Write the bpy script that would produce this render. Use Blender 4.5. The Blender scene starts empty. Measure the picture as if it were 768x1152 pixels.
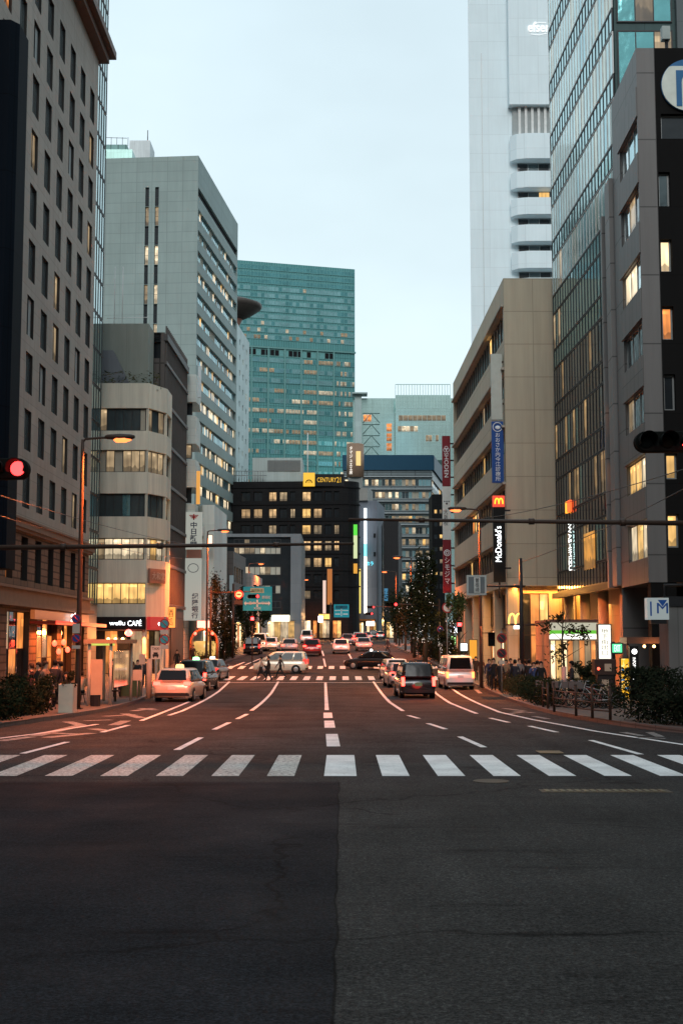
import bpy, math, random
from mathutils import Vector, Matrix
R = math.radians
rnd = random.Random(7)
scene = bpy.context.scene
C = scene.collection
# ------------------------------------------------------------------ camera
F, CX, CY, HZ, CAMZ = 1440.0, 384.0, 576.0, 722.0, 2.3
TILT = math.atan((HZ - CY) / F)
cam = bpy.data.cameras.new('camera')
cam.sensor_fit = 'VERTICAL'; cam.sensor_height = 36.0; cam.lens = 45.0
cam.clip_start = 0.1; cam.clip_end = 6000
camo = bpy.data.objects.new('camera', cam); C.objects.link(camo)
camo.location = (0, 0, CAMZ); camo.rotation_euler = (R(90) + TILT, 0, 0)
scene.camera = camo
# ------------------------------------------------------------------ light
world = bpy.data.worlds.new('World'); scene.world = world; world.use_nodes = True
nt = world.node_tree; N_ = nt.nodes; L_ = nt.links
for n in list(N_): N_.remove(n)
SUN_EL, SUN_ROT = R(30), R(182)
sky = N_.new('ShaderNodeTexSky'); sky.sky_type = 'NISHITA'; sky.sun_disc = False
sky.sun_elevation = SUN_EL; sky.sun_rotation = SUN_ROT; sky.air_density = 1.0; sky.dust_density = 3.0
tc = N_.new('ShaderNodeTexCoord')
sx = N_.new('ShaderNodeSeparateXYZ'); L_.new(tc.outputs['Generated'], sx.inputs[0])
ramp = N_.new('ShaderNodeValToRGB')
ramp.color_ramp.elements[0].position = 0.0; ramp.color_ramp.elements[0].color = (7.7, 9.2, 9.7, 1)
ramp.color_ramp.elements[1].position = 1.0; ramp.color_ramp.elements[1].color = (5.6, 7.4, 8.4, 1)
e = ramp.color_ramp.elements.new(0.22); e.color = (8.1, 9.7, 10.1, 1)
e = ramp.color_ramp.elements.new(0.42); e.color = (7.9, 9.6, 10.3, 1)
L_.new(sx.outputs['Z'], ramp.inputs[0])
cn = N_.new('ShaderNodeTexNoise'); cn.inputs['Scale'].default_value = 3.0; cn.inputs['Detail'].default_value = 4
cmap = N_.new('ShaderNodeMapping'); cmap.inputs['Scale'].default_value = (1, 1, 2.2)
L_.new(tc.outputs['Generated'], cmap.inputs[0]); L_.new(cmap.outputs[0], cn.inputs['Vector'])
cr = N_.new('ShaderNodeMapRange'); cr.inputs[1].default_value = 0.3; cr.inputs[2].default_value = 0.7
cr.inputs[3].default_value = 0.91; cr.inputs[4].default_value = 1.08
L_.new(cn.outputs[0], cr.inputs[0])
cm = N_.new('ShaderNodeVectorMath'); cm.operation = 'SCALE'
L_.new(ramp.outputs[0], cm.inputs[0]); L_.new(cr.outputs[0], cm.inputs['Scale'])
mx = N_.new('ShaderNodeMixRGB'); mx.inputs[0].default_value = 0.88      # heavy overcast over a thin share of clear-sky light
L_.new(sky.outputs[0], mx.inputs[1]); L_.new(cm.outputs[0], mx.inputs[2])
# the low sky behind the camera is darker: it stands in for a skyline and dims the street
mb_ = N_.new('ShaderNodeMapRange'); mb_.inputs[1].default_value = -0.55; mb_.inputs[2].default_value = 0.15; mb_.inputs[3].default_value = 1; mb_.inputs[4].default_value = 0
L_.new(sx.outputs['Y'], mb_.inputs[0])
me_ = N_.new('ShaderNodeMapRange'); me_.inputs[1].default_value = 0.12; me_.inputs[2].default_value = 0.6; me_.inputs[3].default_value = 0.85; me_.inputs[4].default_value = 0
L_.new(sx.outputs['Z'], me_.inputs[0])
mm_ = N_.new('ShaderNodeMath'); mm_.operation = 'MULTIPLY'; L_.new(mb_.outputs[0], mm_.inputs[0]); L_.new(me_.outputs[0], mm_.inputs[1])
mi_ = N_.new('ShaderNodeMath'); mi_.operation = 'SUBTRACT'; mi_.inputs[0].default_value = 1; L_.new(mm_.outputs[0], mi_.inputs[1])
ms_ = N_.new('ShaderNodeVectorMath'); ms_.operation = 'SCALE'; L_.new(mx.outputs[0], ms_.inputs[0]); L_.new(mi_.outputs[0], ms_.inputs['Scale'])
bg = N_.new('ShaderNodeBackground'); bg.inputs[1].default_value = 0.108
L_.new(ms_.outputs[0], bg.inputs[0])
wo = N_.new('ShaderNodeOutputWorld'); L_.new(bg.outputs[0], wo.inputs[0])
sun = bpy.data.lights.new('overcast_sun', 'SUN'); sun.energy = 1.3; sun.angle = R(25); sun.color = (1.0, 0.99, 0.97)
suno = bpy.data.objects.new('overcast_sun', sun); C.objects.link(suno)
# sun_rotation is measured clockwise from +Y when seen from above
_d = Vector((math.sin(SUN_ROT) * math.cos(SUN_EL), math.cos(SUN_ROT) * math.cos(SUN_EL), math.sin(SUN_EL)))
suno.rotation_euler = _d.to_track_quat('Z', 'Y').to_euler()
vs = scene.view_settings
vs.view_transform = 'Standard'; vs.look = 'None'; vs.gamma = 1.0; vs.exposure = 0.0; vs.use_curve_mapping = False
scene.cycles.use_denoising = True
scene.cycles.max_bounces = 6; scene.cycles.diffuse_bounces = 3; scene.cycles.glossy_bounces = 3
scene.cycles.transmission_bounces = 4; scene.cycles.sample_clamp_indirect = 6
# ------------------------------------------------------------------ measuring helpers
_PR = [(-200, 0), (24, 0), (34, -0.06), (50, -0.3), (64, -0.45), (80, -0.48), (94, -0.42), (104, -0.1), (118, .48), (132, 1.0), (160, 1.65), (200, 2.2), (250, 2.8), (310, 3.2), (4000, 3.2)]
def zg(y):                                   # height of the road along the street
    for i in range(len(_PR) - 1):
        a, b = _PR[i], _PR[i + 1]
        if a[0] <= y <= b[0]:
            def sl(k):
                if k <= 0 or k >= len(_PR) - 1: return 0
                return (_PR[k + 1][1] - _PR[k - 1][1]) / (_PR[k + 1][0] - _PR[k - 1][0])
            h = b[0] - a[0]; t = (y - a[0]) / h
            if h > 100: return a[1] + (b[1] - a[1]) * t
            return ((2*t**3 - 3*t**2 + 1) * a[1] + (t**3 - 2*t**2 + t) * h * sl(i) + (-2*t**3 + 3*t**2) * b[1] + (t**3 - t**2) * h * sl(i + 1))
    return 3.2
def W(x, y, D):                              # point seen at photo position (x, y) at a distance D along the street
    u, v = (x - CX) / F, (CY - y) / F
    yd = math.cos(TILT) - v * math.sin(TILT); zd = math.sin(TILT) + v * math.cos(TILT)
    return Vector((D * u / yd, D, CAMZ + D * zd / yd))
def Z(y, D): return W(CX, y, D).z
def X(x, y, D): return W(x, y, D).x
def G(x, y):                                 # point of the road surface seen at (x, y)
    lo, hi = 4.0, 400.0
    D = lo; step = 0.5; prev = None
    while D < hi:
        if W(x, y, D).z <= zg(D):
            a, b = D - step, D
            for _ in range(30):
                m = (a + b) / 2
                if W(x, y, m).z <= zg(m): b = m
                else: a = m
            return Vector((X(x, y, b), b, zg(b)))
        D += step
    return Vector((X(x, y, hi), hi, zg(hi)))
# ------------------------------------------------------------------ materials
MATS = {}
def _new(name):
    m = bpy.data.materials.new(name); m.use_nodes = True
    t = m.node_tree; t.nodes.clear()
    o = t.nodes.new('ShaderNodeOutputMaterial'); p = t.nodes.new('ShaderNodeBsdfPrincipled')
    t.links.new(p.outputs[0], o.inputs[0]); MATS[name] = m
    return m, t, p
def _noise(t, vec, scale, detail=4, rough=.6):
    n = t.nodes.new('ShaderNodeTexNoise'); n.inputs['Scale'].default_value = scale
    n.inputs['Detail'].default_value = detail; n.inputs['Roughness'].default_value = rough
    if vec is not None: t.links.new(vec, n.inputs['Vector'])
    return n.outputs[0]
def _map(t, val, a, b, c, d):
    r = t.nodes.new('ShaderNodeMapRange'); t.links.new(val, r.inputs[0])
    for i, v in enumerate((a, b, c, d)): r.inputs[i + 1].default_value = v
    return r.outputs[0]
def _mul(t, col, fac):
    v = t.nodes.new('ShaderNodeVectorMath'); v.operation = 'SCALE'
    if isinstance(col, tuple): v.inputs[0].default_value = col[:3]
    else: t.links.new(col, v.inputs[0])
    t.links.new(fac, v.inputs['Scale']); return v.outputs[0]
def _math(t, op, a, b=None):
    n = t.nodes.new('ShaderNodeMath'); n.operation = op
    for i, v in enumerate((a, b)):
        if v is None: continue
        if isinstance(v, (int, float)): n.inputs[i].default_value = v
        else: t.links.new(v, n.inputs[i])
    return n.outputs[0]
def _mix(t, fac, a, b):
    n = t.nodes.new('ShaderNodeMixRGB')
    for i, v in enumerate((fac, a, b)):
        if isinstance(v, (int, float)): n.inputs[i].default_value = v
        elif isinstance(v, tuple): n.inputs[i].default_value = (*v[:3], 1)
        else: t.links.new(v, n.inputs[i])
    return n.outputs[0]
def _uv(t):                                  # wall coordinates in metres: (x+y, z)
    c = t.nodes.new('ShaderNodeTexCoord'); s = t.nodes.new('ShaderNodeSeparateXYZ'); t.links.new(c.outputs['Object'], s.inputs[0])
    k = t.nodes.new('ShaderNodeCombineXYZ'); t.links.new(_math(t, 'ADD', s.outputs[0], s.outputs[1]), k.inputs[0]); t.links.new(s.outputs[2], k.inputs[1])
    return k.outputs[0], c.outputs['Object'], s
def solid(name, col, rough=.6, metal=0, vary=.12, scale=1.5, spec=.2, coat=0, bump=0):
    if name in MATS: return MATS[name]
    m, t, p = _new(name)
    c = t.nodes.new('ShaderNodeTexCoord').outputs['Object']
    n = _noise(t, c, scale, 5)
    t.links.new(_mul(t, col, _map(t, n, .25, .75, 1 - vary, 1 + vary)), p.inputs['Base Color'])
    p.inputs['Roughness'].default_value = rough; p.inputs['Metallic'].default_value = metal
    p.inputs['Specular IOR Level'].default_value = spec; p.inputs['Coat Weight'].default_value = coat
    if bump:
        b = t.nodes.new('ShaderNodeBump'); b.inputs['Strength'].default_value = bump; b.inputs['Distance'].default_value = .02
        t.links.new(_noise(t, c, scale * 12, 6), b.inputs['Height']); t.links.new(b.outputs[0], p.inputs['Normal'])
    return m
def panel(name, col, pw=1.2, ph=1.2, joint=.55, jw=.02, rough=.55, metal=0, vary=.10, offset=0.0, streak=.14, spec=.2, bw=0):
    """cladding: a grid of panels with joints, slight tone shifts from panel to panel, rain streaks"""
    if name in MATS: return MATS[name]
    m, t, p = _new(name)
    uv, oc, s = _uv(t)
    b = t.nodes.new('ShaderNodeTexBrick'); t.links.new(uv, b.inputs['Vector'])
    b.offset = offset; b.squash = 1; b.inputs['Scale'].default_value = 1
    b.inputs['Brick Width'].default_value = pw; b.inputs['Row Height'].default_value = ph
    b.inputs['Mortar Size'].default_value = jw; b.inputs['Mortar Smooth'].default_value = .1
    b.inputs['Bias'].default_value = bw
    b.inputs['Color1'].default_value = tuple(x * (1 - vary * .5) for x in col) + (1,)
    b.inputs['Color2'].default_value = tuple(x * (1 + vary * .5) for x in col) + (1,)
    b.inputs['Mortar'].default_value = tuple(x * joint for x in col) + (1,)
    mp = t.nodes.new('ShaderNodeMapping'); mp.inputs['Scale'].default_value = (1.6, .09, 1); t.links.new(uv, mp.inputs[0])
    st = _map(t, _noise(t, mp.outputs[0], 1.2, 5, .65), .35, .75, 1 + streak * .4, 1 - streak)
    big = _map(t, _noise(t, oc, .12, 4), .3, .7, 1 - vary, 1 + vary)
    t.links.new(_mul(t, _mul(t, b.outputs[0], st), big), p.inputs['Base Color'])
    p.inputs['Roughness'].default_value = rough; p.inputs['Metallic'].default_value = metal
    p.inputs['Specular IOR Level'].default_value = spec
    return m
def glass(name, col=(.03, .05, .055), metal=.55, rough=.06, wob=.012):
    """coated window glass: reflects street and sky, the panes slightly out of flat"""
    if name in MATS: return MATS[name]
    m, t, p = _new(name)
    c = t.nodes.new('ShaderNodeTexCoord').outputs['Object']
    t.links.new(_mul(t, col, _map(t, _noise(t, c, .35, 3), .3, .7, .8, 1.2)), p.inputs['Base Color'])
    p.inputs['Metallic'].default_value = metal; p.inputs['Roughness'].default_value = rough
    b = t.nodes.new('ShaderNodeBump'); b.inputs['Strength'].default_value = 1; b.inputs['Distance'].default_value = wob
    t.links.new(_noise(t, c, .9, 2), b.inputs['Height']); t.links.new(b.outputs[0], p.inputs['Normal'])
    return m
def emit(name, col, strength):
    if name in MATS: return MATS[name]
    m, t, p = _new(name)
    p.inputs['Base Color'].default_value = (.02, .02, .02, 1); p.inputs['Emission Color'].default_value = (*col, 1)
    p.inputs['Emission Strength'].default_value = strength; p.inputs['Roughness'].default_value = .4
    return m
def lit(name, col, strength, fold=9.0, contrast=.45):
    """lit window: curtain folds, blinds and furniture behind the pane, every window different"""
    if name in MATS: return MATS[name]
    m, t, p = _new(name)
    uv, oc, s = _uv(t)
    oi = t.nodes.new('ShaderNodeObjectInfo')
    off = t.nodes.new('ShaderNodeVectorMath'); off.operation = 'ADD'; t.links.new(uv, off.inputs[0])
    k = t.nodes.new('ShaderNodeCombineXYZ'); t.links.new(_math(t, 'MULTIPLY', oi.outputs['Random'], 37.0), k.inputs[0]); t.links.new(k.outputs[0], off.inputs[1])
    mp = t.nodes.new('ShaderNodeMapping'); mp.inputs['Scale'].default_value = (1, .12, 1); t.links.new(off.outputs[0], mp.inputs[0])
    folds = _map(t, _noise(t, mp.outputs[0], fold * .6, 0), .3, .7, 1 - contrast * .5, 1 + contrast * .3)
    blocks = _map(t, _noise(t, off.outputs[0], .8, 1), .35, .65, .62, 1.18)
    f = _math(t, 'MULTIPLY', _math(t, 'MULTIPLY', folds, blocks), _map(t, oi.outputs['Random'], 0, 1, .55, 1.35))
    gs = t.nodes.new('ShaderNodeSeparateXYZ'); t.links.new(t.nodes['Texture Coordinate'].outputs['Generated'], gs.inputs[0])
    gz = gs.outputs[2]
    row = _math(t, 'MULTIPLY', _map(t, gz, .80, .81, 0, 1), _map(t, gz, .90, .91, 1, 0))          # ceiling tubes
    mt = t.nodes.new('ShaderNodeMapping'); mt.inputs['Scale'].default_value = (1, 0, 1); t.links.new(off.outputs[0], mt.inputs[0])
    tubes = _map(t, _math(t, 'MULTIPLY', row, _map(t, _noise(t, mt.outputs[0], 1.1, 0), .5, .56, 0, 1)), 0, 1, 1, 1.7)
    furn = _map(t, _math(t, 'ADD', gz, _math(t, 'MULTIPLY', _noise(t, mt.outputs[0], 2.6, 1), -.5)), -.02, .03, .42, 1)   # desks and shelves stand dark against the room
    f = _math(t, 'MULTIPLY', f, _math(t, 'MULTIPLY', tubes, furn))
    t.links.new(_mul(t, col, f), p.inputs['Emission Color'])
    p.inputs['Emission Strength'].default_value = strength
    p.inputs['Base Color'].default_value = (.05, .05, .05, 1); p.inputs['Roughness'].default_value = .12
    return m
def asphalt():
    m, t, p = _new('asphalt')
    c = t.nodes.new('ShaderNodeTexCoord').outputs['Object']
    s = t.nodes.new('ShaderNodeSeparateXYZ'); t.links.new(c, s.inputs[0])
    wob = _math(t, 'MULTIPLY', _math(t, 'SUBTRACT', _noise(t, c, .8, 4), .5), .12)
    xx = _math(t, 'ADD', s.outputs[0], wob)
    side = _map(t, xx, -.06, -.03, 0, 1)                     # two ages of surfacing meet at the seam
    near = _map(t, s.outputs[1], 21.3, 21.6, 1, 0)
    old = _mix(t, side, (.0135, .014, .0165), (.037, .0345, .0325))
    base = _mix(t, near, (.036, .034, .033), old)
    big = _map(t, _noise(t, c, .22, 5), .3, .7, .72, 1.28)
    mp = t.nodes.new('ShaderNodeMapping'); mp.inputs['Scale'].default_value = (.9, .05, 1); t.links.new(c, mp.inputs[0])
    wheel = _map(t, _noise(t, mp.outputs[0], 1.1, 3), .35, .7, .82, 1.15)   # tyre tracks along the street
    grit = _math(t, 'MULTIPLY', _map(t, _noise(t, c, 30, 3, .8), .42, .6, .48, 1.6), _map(t, _noise(t, c, 11, 2, .8), .3, .7, .7, 1.35))
    fine = _map(t, _noise(t, c, 9, 5, .7), .3, .7, .75, 1.25)
    vo = t.nodes.new('ShaderNodeTexVoronoi'); vo.feature = 'DISTANCE_TO_EDGE'; vo.inputs['Scale'].default_value = .16
    wv = t.nodes.new('ShaderNodeVectorMath'); wv.operation = 'ADD'; t.links.new(c, wv.inputs[0])
    nz = t.nodes.new('ShaderNodeTexNoise'); nz.inputs['Scale'].default_value = .9; nz.inputs['Detail'].default_value = 6; t.links.new(c, nz.inputs['Vector'])
    t.links.new(_mul(t, nz.outputs[1], _map(t, s.outputs[2], -9, 9, 1.6, 1.6)), wv.inputs[1]); t.links.new(wv.outputs[0], vo.inputs['Vector'])
    crack = _map(t, vo.outputs[0], .0, .009, .3, 1)
    crack2 = _math(t, 'MAXIMUM', crack, _map(t, _noise(t, c, .13, 3), .47, .5, 1, 0))
    seam = _math(t, 'MAXIMUM', _map(t, _math(t, 'ABSOLUTE', _math(t, 'ADD', xx, .045)), .006, .016, .25, 1), _math(t, 'SUBTRACT', 1, near))
    mps = t.nodes.new('ShaderNodeMapping'); mps.inputs['Scale'].default_value = (.25, 1.5, 1); t.links.new(c, mps.inputs[0])
    stain = _map(t, _noise(t, mps.outputs[0], 1.0, 6, .75), .56, .68, 1, .42)
    f = _math(t, 'MULTIPLY', big, wheel)
    vg = t.nodes.new('ShaderNodeTexVoronoi'); vg.inputs['Scale'].default_value = 46; t.links.new(c, vg.inputs['Vector'])
    speck = _map(t, vg.outputs[0], .12, .22, 2.3, 1)
    for g in (speck, grit, fine, crack2, seam, stain): f = _math(t, 'MULTIPLY', f, g)
    t.links.new(_mul(t, base, f), p.inputs['Base Color'])
    t.links.new(_map(t, _noise(t, c, .5, 4), .3, .7, .7, .9), p.inputs['Roughness'])
    p.inputs['Specular IOR Level'].default_value = .07
    b = t.nodes.new('ShaderNodeBump'); b.inputs['Strength'].default_value = .8; b.inputs['Distance'].default_value = .008
    t.links.new(_noise(t, c, 45, 4, .7), b.inputs['Height']); t.links.new(b.outputs[0], p.inputs['Normal'])
    return m
def paint(name, col, wear=.5):
    m, t, p = _new(name)
    c = t.nodes.new('ShaderNodeTexCoord').outputs['Object']
    w = _map(t, _noise(t, c, 14, 6, .75), wear - .08, wear + .08, 0, 1)
    d = _map(t, _noise(t, c, 1.1, 4), .35, .65, .75, 1.05)
    t.links.new(_mix(t, w, (.06, .06, .06), _mul(t, col, d)), p.inputs['Base Color'])
    p.inputs['Roughness'].default_value = .6
    return m
def leafmat(name, a, b):
    if name in MATS: return MATS[name]
    m, t, p = _new(name)
    g = t.nodes.new('ShaderNodeNewGeometry')
    t.links.new(_mix(t, g.outputs['Random Per Island'], a, b), p.inputs['Base Color'])
    p.inputs['Roughness'].default_value = .9; p.inputs['Specular IOR Level'].default_value = .06
    return m

asp = asphalt()
white_paint = paint('road_paint', (.78, .78, .76), .36)
worn_paint = paint('worn_road_paint', (.36, .34, .31), .50)
pave = panel('paving', (.095, .085, .075), .6, .6, .6, .015, .6, 0, .18)
# paving lies flat: use plan coordinates
_t = pave.node_tree
for n in list(_t.nodes):
    if n.type == 'COMBXYZ':
        src = [x for x in _t.nodes if x.type == 'SEPXYZ'][0]
        _t.links.new(src.outputs[0], n.inputs[0]); _t.links.new(src.outputs[1], n.inputs[1])
kerbm = panel('kerb_stone', (.13, .12, .115), .9, 3, .5, .02)
black_metal = solid('black_metal', (.02, .02, .022), .45)
brown_metal = solid('brown_metal', (.05, .03, .022), .45)
grey_metal = solid('grey_metal', (.22, .23, .23), .4, .3)
white_metal = solid('white_metal', (.7, .7, .68), .4)
dark_core = solid('dark_interior', (.012, .012, .014), .9)
frame_dark = solid('window_frame', (.04, .04, .042), .4)
frame_alu = solid('aluminium_frame', (.3, .31, .31), .35, .5)
roofm = solid('roof_felt', (.12, .12, .12), .9)
g_dark = glass('dark_glass', (.10, .13, .14), .55)
g_black = glass('black_glass', (.03, .035, .04), .4)
g_teal = glass('teal_glass', (.33, .58, .60), .85)
g_tealdk = glass('deep_teal_glass', (.15, .39, .41), .8)
g_blue = glass('blue_glass', (.26, .52, .58), .8)
g_pale = glass('pale_glass', (.40, .57, .575), .85, .06, .004)
lit_w = lit('lit_office_white', (1.0, .80, .52), 1.0)
lit_y = lit('lit_window_yellow', (1.0, .58, .18), 1.1)
lit_o = lit('lit_window_amber', (1.0, .32, .07), .9)
lit_dim = lit('lit_window_dim', (.70, .50, .28), .45)
lit_hi = lit('bright_shop_light', (1.0, .72, .40), 2.4)
blind = solid('pale_blind', (.45, .42, .34), .8)
skin = solid('skin', (.42, .25, .17), .6)
# ------------------------------------------------------------------ mesh helpers
class MB:
    def __init__(s): s.v = []; s.f = []; s.m = []; s.sm = set()
    def quad(s, pts, m=0):
        b = len(s.v); s.v += [Vector(p) for p in pts]; s.f.append(list(range(b, b + len(pts)))); s.m.append(m)
    def box(s, x0, x1, y0, y1, z0, z1, m=0):
        b = len(s.v)
        s.v += [Vector(p) for p in ((x0,y0,z0),(x1,y0,z0),(x1,y1,z0),(x0,y1,z0),(x0,y0,z1),(x1,y0,z1),(x1,y1,z1),(x0,y1,z1))]
        for f in ((3,2,1,0),(4,5,6,7),(0,1,5,4),(1,2,6,5),(2,3,7,6),(3,0,4,7)): s.f.append([b + i for i in f]); s.m.append(m)
    def obox(s, O, U, N, u0, u1, d0, d1, z0, z1, m=0):      # box in a facade frame: along U, out along N
        b = len(s.v)
        def P(u, d, z): return Vector((O[0] + U[0]*u + N[0]*d, O[1] + U[1]*u + N[1]*d, z))
        s.v += [P(u0,d1,z0),P(u1,d1,z0),P(u1,d0,z0),P(u0,d0,z0),P(u0,d1,z1),P(u1,d1,z1),P(u1,d0,z1),P(u0,d0,z1)]
        for f in ((3,2,1,0),(4,5,6,7),(0,1,5,4),(1,2,6,5),(2,3,7,6),(3,0,4,7)): s.f.append([b + i for i in f]); s.m.append(m)
    def tube(s, pts, rad, n=8, m=0, cap=True):
        pts = [Vector(p) for p in pts]; rad = [rad] * len(pts) if isinstance(rad, (int, float)) else rad
        b = len(s.v); up = None
        for i, p in enumerate(pts):
            d = (pts[min(i + 1, len(pts) - 1)] - pts[max(i - 1, 0)]).normalized()
            if up is None: up = d.orthogonal().normalized()
            up = (up - d * up.dot(d)).normalized(); w = d.cross(up)
            for k in range(n):
                a = 2 * math.pi * k / n
                s.v.append(p + (up * math.cos(a) + w * math.sin(a)) * rad[i])
        for i in range(len(pts) - 1):
            for k in range(n):
                a, c = b + i*n + k, b + i*n + (k + 1) % n
                s.sm.add(len(s.f)); s.f.append([a, c, c + n, a + n]); s.m.append(m)
        if cap:
            s.f.append([b + k for k in range(n)][::-1]); s.m.append(m)
            e = b + (len(pts) - 1) * n; s.f.append([e + k for k in range(n)]); s.m.append(m)
    def prism(s, poly, z0, z1, m=0, mtop=None):
        b = len(s.v); n = len(poly)
        s.v += [Vector((p[0], p[1], z0)) for p in poly] + [Vector((p[0], p[1], z1)) for p in poly]
        for i in range(n):
            j = (i + 1) % n; s.f.append([b + i, b + j, b + n + j, b + n + i]); s.m.append(m)
        s.f.append([b + i for i in range(n)][::-1]); s.m.append(m)
        s.f.append([b + n + i for i in range(n)]); s.m.append(m if mtop is None else mtop)
    def rings(s, rings, m=0, close=True, caps=True, smooth=True):
        b = len(s.v); n = len(rings[0])
        for r in rings: s.v += [Vector(p) for p in r]
        for i in range(len(rings) - 1):
            for k in range(n if close else n - 1):
                a, c = b + i*n + k, b + i*n + (k + 1) % n
                if smooth: s.sm.add(len(s.f))
                s.f.append([a, c, c + n, a + n]); s.m.append(m)
        if caps:
            s.f.append([b + k for k in range(n)][::-1]); s.m.append(m)
            e = b + (len(rings) - 1) * n; s.f.append([e + k for k in range(n)]); s.m.append(m)
    def ball(s, c, r, n=10, k=7, m=0, sc=(1, 1, 1)):
        c = Vector(c); rr = []
        for i in range(k + 1):
            th = math.pi * (i + .001) / (k + .002)
            rr.append([c + Vector((r*sc[0]*math.sin(th)*math.cos(2*math.pi*j/n), r*sc[1]*math.sin(th)*math.sin(2*math.pi*j/n), -r*sc[2]*math.cos(th))) for j in range(n)])
        s.rings(rr, m)
    def xf(s, M):
        s.v = [M @ v for v in s.v]; return s
    def mesh(s, name, mats, off=(0, 0, 0)):
        me = bpy.data.meshes.new(name); off = Vector(off)
        me.from_pydata([v - off for v in s.v], [], s.f)
        for m in (mats if isinstance(mats, (list, tuple)) else [mats]): me.materials.append(m)
        for i, p in enumerate(me.polygons):
            p.material_index = s.m[i]
            if i in s.sm: p.use_smooth = True
        return me
    def build(s, name, mats, parent=None, loc=None, world_coords=True):
        """world_coords: the vertices are in the world (or in the parent's frame when it is turned)"""
        off = (0, 0, 0)
        if parent is not None and world_coords: off = root_off(parent)
        elif loc is not None and world_coords: off = loc
        o = bpy.data.objects.new(name, s.mesh(name, mats, off)); C.objects.link(o)
        if parent is not None: o.parent = parent
        elif loc is not None: o.location = loc
        return o
def root_off(o):
    v = Vector(o.location)
    while o.parent is not None: o = o.parent; v += Vector(o.location)
    return v
def tag(o, label=None, cat=None, group=None, kind=None):
    if label: o['label'] = label
    if cat: o['category'] = cat
    if group: o['group'] = group
    if kind: o['kind'] = kind
    return o
def thing(name, label, cat, loc=(0, 0, 0), rotz=0, group=None):
    o = bpy.data.objects.new(name, None); o.empty_display_size = .2; C.objects.link(o)
    o.location = loc; o.rotation_euler = (0, 0, rotz); return tag(o, label, cat, group)
def struct(name, mb, mats, loc=None):
    return tag(mb.build(name, mats, None, loc), kind='structure')
class Face:
    def __init__(s, A, B):
        s.O = Vector((A[0], A[1])); d = Vector((B[0], B[1])) - s.O
        s.W = d.length; s.U = d / s.W; s.N = Vector((s.U.y, -s.U.x)); s.ang = math.atan2(s.U.y, s.U.x)
    def p(s, u, z, d=0): return Vector((s.O.x + s.U.x*u + s.N.x*d, s.O.y + s.U.y*u + s.N.y*d, z))
    def u_at_x(s, px, y=600):                # where a photo column cuts this face
        lo, hi = -5.0, s.W + 5; 
        def g(u):
            q = s.p(u, 0); return (q.x - X(px, y, q.y))
        a, b = g(lo), g(hi)
        for _ in range(50):
            m = (lo + hi) / 2
            if (g(m) > 0) == (a > 0): lo = m
            else: hi = m
        return lo
def faces(fp): return [Face(fp[i], fp[(i + 1) % len(fp)]) for i in range(len(fp))]
def wall(mb, F, z0, z1, ops=(), depth=.2, m=0, mr=None):
    """outer skin of a facade with real openings and their reveals"""
    mr = m if mr is None else mr
    us = sorted({0, F.W} | {o[0] for o in ops} | {o[1] for o in ops}); zs = sorted({z0, z1} | {o[2] for o in ops} | {o[3] for o in ops})
    for j in range(len(zs) - 1):
        run = None
        for i in range(len(us) - 1):
            uc, zc = (us[i] + us[i+1]) / 2, (zs[j] + zs[j+1]) / 2
            hole = any(o[0] < uc < o[1] and o[2] < zc < o[3] for o in ops)
            if not hole: run = [us[i] if run is None else run[0], us[i+1]]
            if run and (hole or i == len(us) - 2):
                mb.quad((F.p(run[0], zs[j]), F.p(run[1], zs[j]), F.p(run[1], zs[j+1]), F.p(run[0], zs[j+1])), m); run = None
    for a, b, c, d in [o[:4] for o in ops]:
        mb.quad((F.p(a,c), F.p(b,c), F.p(b,c,-depth), F.p(a,c,-depth)), mr); mb.quad((F.p(a,d,-depth), F.p(b,d,-depth), F.p(b,d), F.p(a,d)), mr)
        mb.quad((F.p(a,c,-depth), F.p(a,d,-depth), F.p(a,d), F.p(a,c)), mr); mb.quad((F.p(b,c), F.p(b,d), F.p(b,d,-depth), F.p(b,c,-depth)), mr)
_wc = {}
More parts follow.
